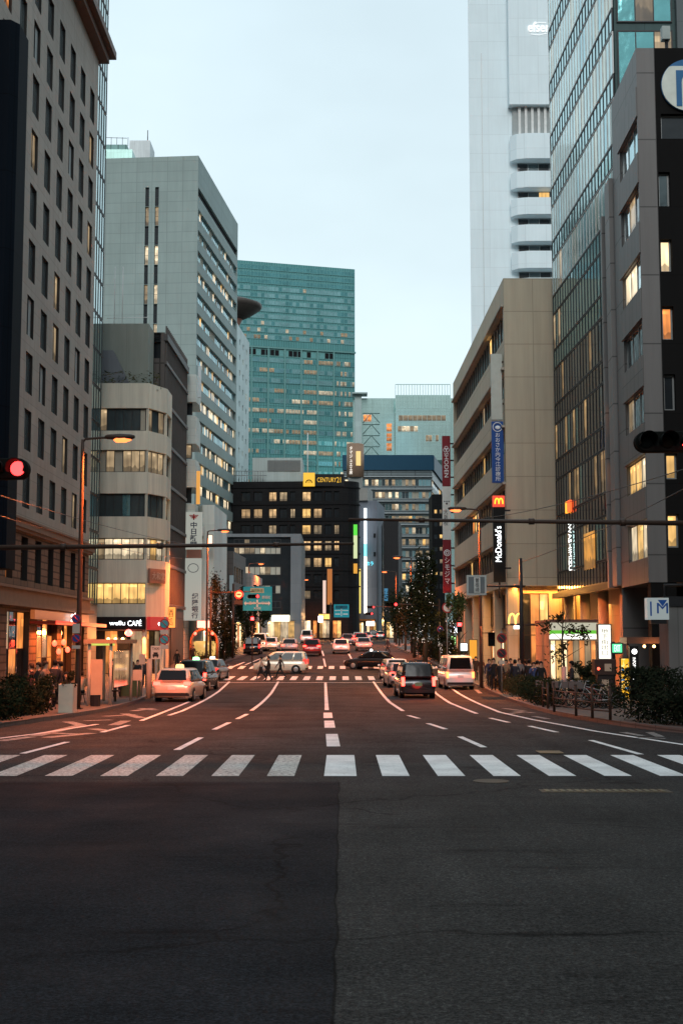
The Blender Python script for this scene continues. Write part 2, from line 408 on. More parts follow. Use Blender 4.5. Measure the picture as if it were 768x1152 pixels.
def window(parent, F, op, depth=.2, gm=None, fm=None, nx=1, ny=1, fr=.05, name='window', mw=None, md=0):
    """a window set in an opening: frame bars round nx x ny panes; gm may be a list, one material per pane"""
    a, b, c, d = op[:4]; w, h = round(b - a, 3), round(d - c, 3)
    gm = gm or g_dark; fm = fm or frame_dark
    single = not isinstance(gm, list)
    key = (w, h, nx, ny, fr, mw, md) if single else None
    if key is None or key not in _wc:
        mb = MB(); mats = [fm] + ([gm] if single else [])
        def slot(mm):
            if mm not in mats: mats.append(mm)
            return mats.index(mm)
        for i in range(nx + 1):
            x = w * i / nx; x0, x1 = (0, fr) if i == 0 else (w - fr, w) if i == nx else (x - (mw or fr*.8)/2, x + (mw or fr*.8)/2)
            mb.box(x0, x1, -md if 0 < i < nx else 0, .08, .001 if 0 < i < nx else 0, h - (.001 if 0 < i < nx else 0), 0)
        for j in range(ny + 1):
            z = h * j / ny; z0, z1 = (0, fr) if j == 0 else (h - fr, h) if j == ny else (z - fr*.4, z + fr*.4)
            mb.box(.002, w - .002, .006, .074, z0, z1, 0)
        for i in range(nx):
            for j in range(ny):
                mb.quad(((w*i/nx, .04, h*j/ny), (w*(i+1)/nx, .04, h*j/ny), (w*(i+1)/nx, .04, h*(j+1)/ny), (w*i/nx, .04, h*(j+1)/ny)), 1 if single else slot(gm[(i + j*nx) % len(gm)]))
        me = mb.mesh(name, mats)
        if key: _wc[key] = me
    else: me = _wc[key]
    o = bpy.data.objects.new(name, me); C.objects.link(o); o.parent = parent
    o.location = F.p(a, c, -depth) - root_off(parent); o.rotation_euler = (0, 0, F.ang)
    if single:
        for sl, mm in zip(o.material_slots, (fm, gm)):
            sl.link = 'OBJECT'; sl.material = mm
    return o
def panes(n, pick):                          # list of n pane materials: pick = [(weight, material), ...]
    tot = sum(w for w, _ in pick); out = []
    for _ in range(n):
        r = rnd.random() * tot
        for w, mm in pick:
            r -= w
            if r <= 0: break
        out.append(mm)
    return out
_fc = {}
def textmesh(body, size, ext=.01, line=1.0, align='CENTER', bold=0):
    c = bpy.data.curves.new('lettering', 'FONT'); c.body = body; c.size = size; c.extrude = ext; c.space_line = line; c.offset = bold
    c.align_x = align; c.align_y = 'CENTER'; c.resolution_u = 3
    o = bpy.data.objects.new('lettering', c); C.objects.link(o)
    dg = bpy.context.evaluated_depsgraph_get(); dg.update()
    me = bpy.data.meshes.new_from_object(o.evaluated_get(dg)); bpy.data.objects.remove(o); bpy.data.curves.remove(c)
    return me
def letters(parent, body, pos, size, m, ang=0, roll=0, fit=None, line=1.0, name='lettering', bold=0):
    """raised lettering on an upright face; ang turns it about the vertical, fit = (width, height) it must fill"""
    me = textmesh(body, 1.0, .012 / max(size, .01), line, 'CENTER', bold); me.name = name
    xs = [v.co.x for v in me.vertices]; ys = [v.co.y for v in me.vertices]
    if not xs: return None
    cx, cy = (max(xs) + min(xs)) / 2, (max(ys) + min(ys)) / 2
    kx = ky = size
    if fit: kx = fit[0] / (max(xs) - min(xs)); ky = fit[1] / (max(ys) - min(ys))
    for v in me.vertices: v.co = Vector(((v.co.x - cx) * kx, (v.co.y - cy) * ky, v.co.z * size))
    me.materials.clear(); me.materials.append(m)
    o = bpy.data.objects.new(name, me); C.objects.link(o); o.parent = parent
    o.location = Vector(pos) - root_off(parent)
    o.matrix_basis = Matrix.Translation(o.location) @ Matrix.Rotation(ang, 4, 'Z') @ Matrix.Rotation(R(90), 4, 'X') @ Matrix.Rotation(roll, 4, 'Z')
    return o
def stack(s): return '\n'.join(s)
def lamp(parent, loc, col, power, spot=None, size=.2, aim=(0, 0, -1), name='light'):
    l = bpy.data.lights.new(name, 'SPOT' if spot else 'POINT'); l.energy = power; l.color = col; l.shadow_soft_size = size
    if spot: l.spot_size = R(spot); l.spot_blend = .6
    o = bpy.data.objects.new(name, l); C.objects.link(o); o.parent = parent; o.location = Vector(loc) - (root_off(parent) if parent else Vector())
    o.rotation_euler = (-Vector(aim)).to_track_quat('Z', 'Y').to_euler()
    return o
def area(parent, loc, col, power, sx, sy, aim, name='light'):
    l = bpy.data.lights.new(name, 'AREA'); l.shape = 'RECTANGLE'; l.size = sx; l.size_y = sy; l.energy = power; l.color = col
    o = bpy.data.objects.new(name, l); C.objects.link(o); o.parent = parent; o.location = Vector(loc) - (root_off(parent) if parent else Vector())
    o.rotation_euler = (-Vector(aim)).to_track_quat('Z', 'Y').to_euler()
    return o
def shell(root, fp, z0, z1, ops, wm, depth=.2, parapet=.6, name='wall', inner=False, mr=None):
    """walls on all sides of a footprint (counter-clockwise), roof, parapet and a dark core behind the openings"""
    mb = MB(); fs = faces(fp)
    for i, Fc in enumerate(fs): wall(mb, Fc, z0, z1, ops.get(i, ()), depth, 0)
    if parapet:
        for i, Fc in enumerate(fs): mb.quad((Fc.p(0, z1), Fc.p(Fc.W, z1), Fc.p(Fc.W - .25, z1, -.25), Fc.p(.25, z1, -.25)), 0)
    mats = wm if isinstance(wm, list) else [wm]
    o = mb.build(name, mats, root)
    r = MB(); r.quad([(p[0], p[1], z1 - parapet) for p in fp], 0); r.build('roof', [roofm], root)
    if inner and any(ops.values()):
        cx = sum(p[0] for p in fp) / len(fp); cy = sum(p[1] for p in fp) / len(fp)
        c = MB(); ip = []
        for p in fp:
            d = Vector((cx - p[0], cy - p[1])); d = d / d.length * min(1.2, d.length * .5); ip.append((p[0] + d.x, p[1] + d.y))
        c.prism(ip, z0, z1 - parapet - .05); c.build('inner_core', [dark_core], root)
    return o, fs
# ------------------------------------------------------------------ road, pavements, markings
mb = MB()
ys = [-60, -20, 0, 8, 16, 24] + [24 + 3 * i for i in range(1, 98)] + [400, 800, 2000, 5000]
xs = [-3000, -400, -120, -40, 0, 40, 120, 400, 3000]
for j in range(len(ys) - 1):
    for i in range(len(xs) - 1):
        mb.quad([(xs[a], ys[b], zg(ys[b])) for a, b in ((i, j), (i+1, j), (i+1, j+1), (i, j+1))])
struct('road', mb, [asp])
KL = [(-140, 27.0), (-60, 27.6), (-26, 28.6), (-15.5, 30.4), (-11.4, 32.6), (-9.6, 34.6), (-9.0, 41), (-8.6, 49), (-9.3, 62), (-10.6, 83), (-11.3, 94.5), (-12.6, 97.6), (-16, 99.0), (-40, 99.2)]
KL2 = [(-40, 106.8), (-16, 107.0), (-12.4, 107.8), (-11.1, 110.7), (-10.3, 121), (-9.6, 129), (-9.3, 141), (-8.7, 159), (-7.3, 197), (-4.2, 252), (1.5, 390)]
KR = [(140, 27.0), (60, 27.5), (24, 28.4), (13.5, 29.8), (10.0, 31.6), (8.7, 33.4), (7.7, 38), (7.3, 46.7), (7.7, 60), (8.4, 78), (8.8, 96), (8.3, 111), (7.3, 130), (6.6, 151), (6.8, 187), (8.4, 252), (12.2, 390)]
def refine(pl, step=2.5):
    out = []
    for (a, b) in zip(pl, pl[1:]):
        n = max(1, int(math.hypot(b[0]-a[0], b[1]-a[1]) / step))
        for k in range(n): out.append((a[0] + (b[0]-a[0])*k/n, a[1] + (b[1]-a[1])*k/n))
    return out + [pl[-1]]
def smooth(pl, n=2):
    for _ in range(n):
        q = [pl[0]]
        for a, b in zip(pl, pl[1:]):
            q += [(a[0]*.75 + b[0]*.25, a[1]*.75 + b[1]*.25), (a[0]*.25 + b[0]*.75, a[1]*.25 + b[1]*.75)]
        pl = q + [pl[-1]]
    return pl
def pavement(pl, sgn, name):
    pl = refine(smooth(pl)); top = MB(); kb = MB(); H = .14
    L = [(*p, zg(p[1])) for p in pl]
    inn = []
    for i, p in enumerate(pl):
        a, b = pl[max(i-1, 0)], pl[min(i+1, len(pl)-1)]
        d = Vector((b[0]-a[0], b[1]-a[1])).normalized(); n = Vector((-d.y, d.x)) * sgn * .16
        inn.append((p[0] + n.x, p[1] + n.y, zg(p[1])))
    far = 150 * (-1 if sgn > 0 else 1)
    for i in range(len(pl) - 1):
        a, b, c, d = L[i], L[i+1], inn[i+1], inn[i]
        up = lambda q, h=H: (q[0], q[1], q[2] + h)
        kb.quad((a, b, up(b), up(a))); kb.quad((up(a), up(b), up(c), up(d))); 
        if abs(inn[i][0]) < 149:
            top.quad((up(d, H - .004), up(c, H - .004), (far, c[1], c[2] + H - .004), (far, d[1], d[2] + H - .004)))
    struct('pavement', top, [pave]); struct('kerb', kb, [kerbm])
pavement(KL, 1, 'left'); pavement(KL2, 1, 'left'); pavement(KR, -1, 'right')
def stripe(mb, pts, w=.15, lift=.006, m=0):  # painted line along ground points
    pl = refine([(p[0], p[1]) for p in pts], 3)
    for i in range(len(pl) - 1):
        a, b = pl[i], pl[i+1]
        d = Vector((b[0]-a[0], b[1]-a[1])).normalized(); n = Vector((-d.y, d.x)) * w / 2
        mb.quad([(x, y, zg(y) + lift) for x, y in ((a[0]-n.x, a[1]-n.y), (a[0]+n.x, a[1]+n.y), (b[0]+n.x, b[1]+n.y), (b[0]-n.x, b[1]-n.y))][::-1], m)
def gp(x, y): g = G(x, y); return (g.x, g.y)
# near zebra crossing: bars read one by one, the left ones tyre-worn
zb = MB()
for i in range(-9, 12):
    xc = -.02 + .955 * i - (.07 if i < 0 else 0)
    w = .47 if i else .56
    y0, y1 = 22.35 + .004*abs(i), 26.5
    zb.quad([(x, y, zg(y) + .005) for x, y in ((xc - w/2, y0), (xc + w/2, y0), (xc + w/2, y1), (xc - w/2, y1))], 0 if i >= 0 else 1)
struct('crosswalk', zb, [white_paint, paint('scuffed_road_paint', (.62, .63, .58), .47)])
zf = MB()
for i in range(-10, 10):
    xc = .95 * i + .3
    zf.quad([(x, y, zg(y) + .012) for x, y in ((xc - .23, 92.6), (xc + .23, 92.6), (xc + .23, 98.0), (xc - .23, 98.0))])
for i in range(-10, 9):
    xc = .95 * i + .1
    zf.quad([(x, y, zg(y) + .012) for x, y in ((xc - .23, 107.6), (xc + .23, 107.6), (xc + .23, 111.4), (xc - .23, 111.4))])
stripe(zf, [gp(236, 768), gp(449, 768)], .4, .01)
struct('far_crosswalk', zf, [white_paint])
lm = MB()
def line(*px, w=.15): stripe(lm, [gp(*p) for p in px], w, .008)
# centre
line((366, 768), (367.5, 799), w=.16)
for a, b in (((368.5, 802), (369, 808)), ((370, 811), (371, 819)), ((373, 826), (375, 840))): line(a, b, w=.30)
# left lanes
line((313, 767), (305, 780), (293, 792), (283, 799.5)); line((278, 803.5), (267, 809)); line((258, 813), (241, 821)); line((226, 830), (199, 844))
line((258, 767), (246, 778), (230, 788), (205, 800), (190, 805)); line((214, 789), (190, 799), (159, 811)); line((145, 816), (115, 824)); line((76, 835), (26, 848))
line((110, 815), (40, 826), (-60, 838), w=.15)
# right lanes
line((420, 767), (429, 780), (438, 790), (453, 800)); line((459, 805), (471, 808.5)); line((481, 814), (501, 820.5)); line((517, 829), (544, 841))
line((480, 768), (490, 780), (506, 791), (536, 803)); line((551, 808), (572, 813)); line((595, 817), (626, 824)); line((664, 833), (720, 849))
line((496, 766), (517, 781), (541, 793), (562, 801.5), (600, 810), (670, 823), (768, 838), (860, 850))
# far lanes
for px in ((352, 748), (366, 750)): pass
line((366, 750), (364, 741)); line((364, 738), (362, 732)); line((395, 741), (391, 734)); line((438, 748), (447, 754), w=.2); line((247, 756), (275, 745), w=.2)
line((450, 741), (472, 753)); line((276, 748), (293, 741))
struct('lane_markings', lm, [white_paint])
# worn bay lettering and hatching by the left kerb and the bus lane marks by the right kerb
wm_ = MB()
def wl(*px, w=.16): stripe(wm_, [gp(*p) for p in px], w, .007)
for a, b in (((40, 828), (92, 816)), ((52, 830), (104, 825)), ((96, 811), (126, 810)), ((118, 806), (152, 804)), ((150, 800), (172, 797)), ((128, 816), (142, 811)), ((104, 820), (120, 822)), ((158, 797), (175, 799)), ((60, 825), (84, 826)), ((0, 834), (36, 829)), ((76, 812), (92, 816)), ((140, 803), (160, 808))): wl(a, b, w=.34)
for a, b in (((566, 797), (590, 800)), ((576, 800), (600, 802)), ((572, 803), (590, 801)), ((700, 824), (722, 828)), ((716, 830), (748, 831)), ((730, 824), (742, 829)), ((600, 806), (616, 809)), ((535, 776), (540, 780)), ((492, 760), (501, 763))): wl(a, b, w=.22)
struct('worn_markings', wm_, [worn_paint])
# grating and covers set in the road
gx = G(680, 890)
t = thing('drain_grate', 'long iron drain grating set in the asphalt just before the zebra crossing on the right', 'drain cover', (gx.x, gx.y, 0))
mb = MB(); mb.box(gx.x - 1.0, gx.x + 1.0, gx.y - .02 - .2, gx.y + .2, .001, .006); mb.build('frame', [solid('rusty_iron', (.09, .07, .05), .6, .5)], t)
mb = MB()
for i in range(16): mb.box(gx.x - .93 + i*.118, gx.x - .86 + i*.118, gx.y - .16, gx.y + .16, .0075, .014)
mb.build('bars', [solid('worn_iron', (.16, .13, .08), .5, .5)], t)
g = G(552, 879); mb = MB(); mb.prism([(g.x + .30*math.cos(a*.2618), g.y + .30*math.sin(a*.2618)) for a in range(24)], .001, .009)
o = mb.build('manhole_cover', [MATS['rusty_iron']], None, (g.x, g.y, 0)); tag(o, 'round iron manhole cover flush in the road beside the drain grating', 'manhole cover')
g = G(618, 847); mb = MB(); mb.box(g.x - .25, g.x + .25, g.y - .3, g.y + .3, .009, .016)
o = mb.build('valve_cover', [MATS['worn_iron']], None, (g.x, g.y, 0)); tag(o, 'small square iron valve cover behind the right part of the near zebra crossing', 'valve cover')
# ------------------------------------------------------------------ buildings, left side of the street
g_hotel = glass('hotel_glass', (.66, .78, .80), .9, .05)
blind_c = solid('net_curtain', (.34, .36, .36), .7)
stone = panel('pinkish_stone', (.36, .31, .27), 3.3, 1.1, .72, .02, .7, 0, .10)
stone_b = panel('lamplit_rusticated_stone', (.175, .108, .076), 1.6, .42, .35, .05, .75, 0, .16, .5)  # orange street lamp glow on the lower wall is put into this brown
brown_slab = panel('brown_cornice', (.12, .065, .045), 2.2, 3, .6, .03, .5)
cream = panel('cream_render', (.68, .64, .53), 2.4, 3.36, .8, .015, .7, 0, .08, streak=.22)
# --- stone hotel
HF = [(-40, 55.6), (-18.0, 55.6), (-18.0, 91.2), (-40, 91.2)]
hz = zg(75)
hotel = thing('stone_hotel', 'tall pinkish stone hotel with rows of narrow windows and projecting brown eaves', 'building', (-17, 75, hz))
fs = faces(HF); st = fs[1]
zt = Z(60, 91)
FLH = 3.31; zbase = 9.35
ops = []; cols = [91.2 - 2.05 - 3.3*k for k in range(10)]
for k in range(10):
    u = cols[k] - 55.6
    for f in range(11):
        z0 = zbase + .55 + FLH*f
        if z0 + 2.35 < zt - .8: ops.append((u - .8, u + .8, z0, z0 + 2.35))
up = list(ops)
mez = [(cols[k] - 55.6 - .75, cols[k] - 55.6 + .75, 5.75, 8.25) for k in range(10)]
gro = [(20.4, 25.9, hz + .5, 4.0), (27.2, 30.4, hz + .3, 4.0), (13.6, 18.6, hz + .3, 4.0), (31.6, 34.4, hz + .2, 4.0)]
mb = MB()
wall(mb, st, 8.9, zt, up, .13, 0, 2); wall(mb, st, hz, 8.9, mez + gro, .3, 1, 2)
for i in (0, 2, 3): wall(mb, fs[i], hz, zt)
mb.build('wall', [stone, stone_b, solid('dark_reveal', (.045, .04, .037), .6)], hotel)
mb = MB(); mb.quad([(p[0], p[1], zt) for p in HF]); mb.build('roof', [roofm], hotel)
mb = MB(); mb.obox(st.O, st.U, st.N, -.5, st.W + .9, -.3, 1.15, zt, zt + .55); mb.obox(st.O, st.U, st.N, -.5, st.W + .5, -.3, .7, zt - .5, zt - .003); mb.build('eaves', [brown_slab], hotel)
mb = MB()
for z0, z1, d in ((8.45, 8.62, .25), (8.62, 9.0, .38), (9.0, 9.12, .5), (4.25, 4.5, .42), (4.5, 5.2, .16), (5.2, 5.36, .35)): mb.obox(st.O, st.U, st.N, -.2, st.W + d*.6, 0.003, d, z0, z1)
mb.build('cornice', [solid('lamplit_cornice_stone', (.24, .15, .105), .7)], hotel)  # cornice colour browned as well, to carry the lamp glow
for i, op in enumerate(up):
    f = i % 11
    r = rnd.random()
    gm = [blind_c, g_hotel] if .07 < r < .75 else [g_dark, blind_c] if r < .85 and r > .07 else g_hotel if r > .07 else (lit_o if r < .035 else lit_dim)
    window(hotel, st, op, .13, gm, frame_dark, 2, 1, .06)
for op in mez: window(hotel, st, op, .3, lit_o if rnd.random() < .16 else g_black, brown_metal, 2, 3, .05)
window(hotel, st, gro[0], .3, [g_black, lit_o, g_black, lit_o, lit_o, lit_o, lit_dim, lit_o, g_black, g_black, lit_o, g_black], brown_metal, 4, 3, .05, 'cafe_window')
for op in gro[1:]: window(hotel, st, op, .3, [g_black, lit_o, g_black, lit_dim], brown_metal, 3, 2, .05, 'cafe_window')
# awning over the cafe, red strip of light, a lit character sign
mb = MB(); mb.obox(st.O, st.U, st.N, 18.6, 34.6, .02, 1.5, 3.35, 3.5); mb.build('awning', [solid('red_awning', (.25, .03, .02), .6)], hotel)
mb = MB(); mb.obox(st.O, st.U, st.N, 18.6, 34.6, 1.503, 1.53, 3.3, 3.52); mb.build('red_strip', [emit('red_strip', (1, .04, .02), 1.1)], hotel)
mb = MB(); mb.obox(st.O, st.U, st.N, 18.6, 34.6, .05, .3, 3.62, 4.15); mb.build('sign_band', [emit('dim_orange_band', (1, .25, .07), .35)], hotel)
letters(hotel, 'at', st.p(28.5, 3.85, .5), .8, emit('white_letters', (1, .95, .9), 5), st.ang, fit=(1.6, .7))
for u in (21.2, 22.4, 23.7, 24.9):
    mb = MB(); p = st.p(u, 2.0 + .3*math.sin(u*3), .9); mb.ball(p, .15, sc=(1, 1, 1.2)); mb.build('lantern', [emit('red_lantern', (1, .06, .03), 7)], hotel)
area(hotel, st.p(24, 3.2, .8), (1, .20, .045), 1300, 10, .6, (.3, 0, -1), 'awning_light')
# --- dark sign slab hung on the hotel near the camera
y0, y1 = 62.3, 64.6
xo = X(10, 400, 62.3)
t = thing('dark_sign_slab', 'tall dark navy vertical sign slab projecting from the stone hotel at the left edge', 'sign', (-17.4, 63.4, 5.9))
mb = MB(); zb_, zt_ = 5.9, Z(22, 62.3)
mb.prism([(-17.83, y0), (xo - .35, y0), (xo, y0 + .5), (xo, y1), (-17.83, y1)], zb_, zt_); mb.build('panel', [panel('navy_cladding', (.004, .007, .012), 3, 4, .5, .03, .7, spec=.05)], t)
mb = MB()
for z in (8, 16, 24, 32): mb.box(-17.98, -17.5, y0 + .9, y0 + 1.2, z, z + .25)
mb.build('bracket', [black_metal], t)
# --- glass-fronted block right behind the hotel
GF = [(-30, 91.6), (-18.2, 91.6), (-18.2, 95.6), (-30, 95.6)]
gb = thing('glass_stair_tower', 'slim pale glass tower squeezed between the stone hotel and the cream corner building', 'building', (-18, 93, zg(93)))
o, fs = shell(gb, GF, zg(93), Z(-40, 95), {}, panel('grey_side_wall', (.2, .2, .2), 2, 2))
zz = 5.0
while zz < Z(-40, 95) - 3:
    window(gb, fs[1], (.05, 3.75, zz, zz + 2.62), -.09, g_pale, frame_dark, 4, 1, .07, 'glass_band'); zz += 2.7
# --- cream corner building with ribbon windows
D0 = 99.2
xl, xa = X(106, 560, D0), X(166, 560, D0)
CF = [(xl - 8, D0), (xa, D0), (X(187, 560, 101.6), 101.6), (X(187, 560, 101.6), 104.4), (xl - 8, 104.4)]
cb = thing('cream_corner_building', 'cream corner building with wraparound ribbon windows above a black cafe fascia', 'building', (xa, D0, zg(D0)))
rows = [(459, 484.5), (506, 531), (555, 581), (605, 629.5), (655.5, 679.5)]
ztop = Z(431, D0); fs = faces(CF); ops = {0: [], 1: [], 2: []}
for i, (a, b) in enumerate(rows):
    za, zb_ = Z(a, D0), Z(b, D0)
    ops[0].append((8.2, fs[0].W - .04, zb_, za))
    if i < 4: ops[1].append((.04, fs[1].W - .06, zb_, za)); ops[2].append((.06, fs[2].W - .2, zb_, za))
ops[0].append((8.0, fs[0].W - .2, zg(D0) + .1, Z(709, D0))); ops[1].append((.2, fs[1].W - .2, zg(D0) + .1, Z(709, D0)))
shell(cb, CF, zg(D0) - .2, ztop, ops, cream, .25, .5)
mixes = [[(3, blind), (2, g_dark), (1, lit_dim)], [(3, lit_dim), (3, blind), (1, lit_w), (1, g_dark)], [(6, g_dark), (1, g_blue)], [(4, lit_w), (1, lit_y), (1, lit_dim)], [(1, lit_y)]]
for i in range(5):
    window(cb, fs[0], ops[0][i], .25, panes(6, mixes[i]), frame_dark, 6, 1, .07, 'ribbon_window')
    if i < 4:
        window(cb, fs[1], ops[1][i], .25, panes(3, mixes[i]), frame_dark, 3, 1, .07, 'ribbon_window'); window(cb, fs[2], ops[2][i], .25, panes(2, [(2, g_dark), (1, lit_dim)]), frame_dark, 2, 1, .07, 'ribbon_window')
window(cb, fs[0], ops[0][5], .25, [g_black, lit_o, g_black, lit_dim, g_black, lit_o, g_black, lit_o], brown_metal, 4, 1, .07, 'cafe_front')
window(cb, fs[1], ops[1][4], .25, [lit_o, g_black, lit_dim], brown_metal, 3, 1, .07, 'cafe_front')
F0 = fs[0]
mb = MB(); mb.obox(F0.O, F0.U, F0.N, 8.0, F0.W + .05, .004, .35, Z(708.5, D0), Z(694, D0)); fa = mb.build('fascia', [solid('black_fascia', (.012, .012, .014), .35)], cb)
wl_ = emit('white_sign_light', (.92, .97, 1), 3.5)
pos = F0.p(0, Z(700.5, D0), .37); pos.x = X(151.5, 700, D0 - .4); letters(cb, 'CAFÉ', pos, .5, wl_, 0, fit=(1.06, .5))
pos = F0.p(0, Z(701, D0), .37); pos.x = X(132, 700, D0 - .4); letters(cb, 'wellu', pos, .5, wl_, 0, fit=(1.2, .33))
for px in (125, 133, 141):
    mb = MB(); mb.ball(F0.p(F0.u_at_x(px), Z(719, D0), .3), .13); mb.build('pendant_lamp', [emit('warm_bulb', (1, .5, .18), 9)], cb)
mb = MB(); mb.ball(F0.p(F0.u_at_x(148), Z(712, D0), .5), .28); mb.build('red_lantern', [emit('pink_lantern', (1, .12, .10), 6)], cb)
area(cb, F0.p(12, Z(712, D0), .5), (1, .28, .07), 1200, 4, .5, (0, -.6, -1), 'cafe_light')
F1 = fs[1]
mb = MB(); mb.obox(F1.O, F1.U, F1.N, .1, F1.W, .05, .4, Z(708.5, 100), Z(694, 100)); mb.build('fascia', [emit('red_fascia', (1, .05, .05), .5)], cb)
letters(cb, 'oá', F1.p(1.6, Z(701, 100), .42), .5, emit('white_letters', (1, .95, .9), 5), F1.ang, fit=(.9, .4))
mb = MB(); mb.obox(F1.O, F1.U, F1.N, .15, F1.W - .3, .05, .25, Z(656, 100), Z(640, 100)); sb = mb.build('sign_box', [solid('rust_sign', (.30, .15, .11), .5)], cb)
letters(sb, '大和堂', F1.p(F1.W/2, Z(648, 100), .27), .6, solid('faded_letters', (.5, .4, .34), .6), F1.ang, fit=(1.8, .6))
# roof: planting boxes and the stair head
mb = MB()
for k in range(420):
    p = Vector((rnd.uniform(xl, xa + .8), D0 + rnd.uniform(.3, 1.0) + max(0, 0), ztop - .4 + rnd.random()**2 * 1.5))
    if p.x > xa: p.y += (p.x - xa) * 1.2
    a = rnd.random()*6.28; q = Vector((math.cos(a), math.sin(a), rnd.uniform(-.5, .8))).normalized() * rnd.uniform(.08, .2); r = q.orthogonal().normalized() * .06
    mb.quad((p - q, p - r, p + q, p + r))
o = mb.build('roof_plants', [leafmat('roof_leaf', (.03, .045, .02), (.09, .07, .03))], cb); o['kind'] = 'stuff'
PF = [(xl - 7, 101.4), (X(167, 400, 101.4), 101.4), (X(167, 400, 101.4), 104.3), (xl - 7, 104.3)]
mb = MB(); mb.prism(PF, ztop - .4, Z(364, 101.4)); mb.build('stair_head', [panel('grey_green_render', (.24, .26, .23), 2.2, 6, .85, .02, .8)], cb)
mb = MB(); zq = ztop - .35; a, b_, c_ = X(106, 420, 100.6), X(127, 400, 100.6), X(150, 430, 100.6)
mb.prism([(0, 0), (c_ - a, 0), (b_ - a, Z(394, 100.6) - zq), (0, Z(394, 100.6) - zq)], 0, .75)
mb.xf(Matrix.Translation((a, 101.35, zq)) @ Matrix.Rotation(R(90), 4, 'X')); mb.build('sloped_plant_room', [panel('slate_grey', (.17, .18, .2), 3, 3)], cb)
mb = MB()
for px in (109, 128, 137): mb.tube([(X(px, 400, 103), 103, Z(366, 103)), (X(px, 400, 103), 103, Z(rnd.choice((300, 318)), 103))], .04, 6)
mb.tube([(X(120, 400, 103), 103, Z(358, 103)), (X(166, 400, 103), 103, Z(357, 103))], .03, 6)
mb.build('antenna', [white_metal], cb)
# --- dark brown building next to it
bx = -14.7
BF = [(-22, 104.8), (bx, 104.8), (bx + .2, 118.2), (-22, 118.2)]
db = thing('brown_louvre_building', 'dark brown office building wrapped in vertical louvres behind the cream corner building', 'building', (bx, 111, zg(111)))
zt2 = Z(370, 102) 
brown = panel('brown_cladding', (.105, .092, .085), .55, 4.2, .45, .07, .5, 0, .14)
fs = faces(BF); ops = {1: [], 0: []}
for k in range(7):
    z = 5.4 + 3.35*k + .3
    if k == 6: ops[0].append((fs[0].W - 1.7, fs[0].W - .35, z, z + 2.2))
shell(db, BF, zg(111) - .5, zt2, ops, brown, .3, .4)
window(db, fs[0], ops[0][0], .3, g_black, frame_dark, 1, 1, .06)
for k in range(7):
    z = 5.2 + 3.35*k
    mb = MB(); mb.obox(fs[1].O, fs[1].U, fs[1].N, 0, fs[1].W, .004, .18, z, z + .28)
    for j in range(22): mb.obox(fs[1].O, fs[1].U, fs[1].N, .25 + j*.6, .33 + j*.6, .004, .14, z + .285, z + 3.3)
    mb.build('louvre_band', [solid('louvre', (.10, .088, .082), .5)], db)
mb = MB(); mb.obox(fs[1].O, fs[1].U, fs[1].N, -.1, fs[1].W, -.1, .25, zt2 - .3, zt2 + .25); mb.obox(fs[0].O, fs[0].U, fs[0].N, fs[0].W - 2.2, fs[0].W - 1.9, 0.003, .3, ztop, zt2 + .2); mb.build('coping', [solid('dark_coping', (.08, .078, .078), .5)], db)
# --- white building with rounded balconies
WF = [(-20, 119), (X(207, 500, 119) , 119), (X(220, 500, 119), 119.1), (X(223.5, 500, 120.5), 120.6), (X(225, 500, 124), 124.4), (-20, 124.4)]
wb = thing('rounded_balcony_building', 'narrow white building with rounded corner balconies beside the brown louvre building', 'building', (-14, 121, zg(121)))
wt = Z(421, 119)
mb = MB(); mb.prism([(p[0] - .9, p[1] + .7) for p in WF], zg(120), wt - .2); mb.build('wall', [panel('white_tile_wall', (.5, .53, .5), 1, .6)], wb)
for a, b in ((421, 452), (468, 499), (517, 548), (567, 601)):
    mb = MB(); mb.prism(WF, Z(b, 119), Z(a, 119)); mb.build('balcony', [panel('white_balcony', (.58, .62, .58), 1.2, .7, .85)], wb)
ff = Face((WF[1][0] - .9, WF[1][1] + .7), (WF[2][0] - .9 + .55, WF[2][1] + .7))
for (a, b), mm in zip(((453, 467), (500, 516), (549, 566), (602, 617)), (g_black, lit_dim, g_black, lit_o)):
    window(wb, ff, (.05, ff.W - .05, Z(b, 119.7), Z(a, 119.7)), -.1, mm, frame_dark, 2, 1, .08)
mb = MB(); mb.box(X(221, 560, 118.6), X(225, 560, 118.6), 118.4, 118.7, Z(567, 118.5), Z(530, 118.5)); mb.build('lit_sign', [emit('orange_sign', (1, .45, .08), .8)], wb)
mb = MB(); mb.box(X(221.5, 560, 118.6), X(225, 560, 118.6), 118.4, 118.7, Z(447, 118.5), Z(412, 118.5)); mb.build('white_sign', [solid('pale_sign', (.6, .68, .7), .5)], wb)
# --- big grey office block
D0 = 205; c0 = Vector((X(222, 300, D0), D0)); c1 = Vector((c0.x + 3.7, D0 + 35))
OF = [(c0.x - 26, D0 + 2.2), (c0.x, D0), (c1.x, c1.y), (c0.x - 26, D0 + 40)]
ob = thing('grey_office_block', 'massive grey green office block with two vertical stair slots in its front', 'building', (c0.x, D0, zg(D0)))
ot = Z(175, D0); gpan = panel('grey_green_panel', (.30, .37, .355), 2.35, 1.725, .82, .06, .6, 0, .07, streak=.08)
fs = faces(OF); ops = {0: [], 1: []}
rowz = []
y = Z(234, D0)
z = y
while z > 8: rowz.append(z); z -= 3.5
ops[1].append((.15, fs[1].W - .3, Z(214, D0) - .9, Z(210, D0)))
for z in rowz[0:]: ops[1].append((.4, fs[1].W - .6, z - 1.75, z))
ua, ub = fs[0].u_at_x(164.5, 300), fs[0].u_at_x(175.5, 300)
sz = Z(209, D0); slots = []
for k in range(14):
    for u in (ua, ub): slots.append((u - .32, u + .32, sz - 3.3*(k) - 3.25, sz - 3.3*k))
ops[0] += slots
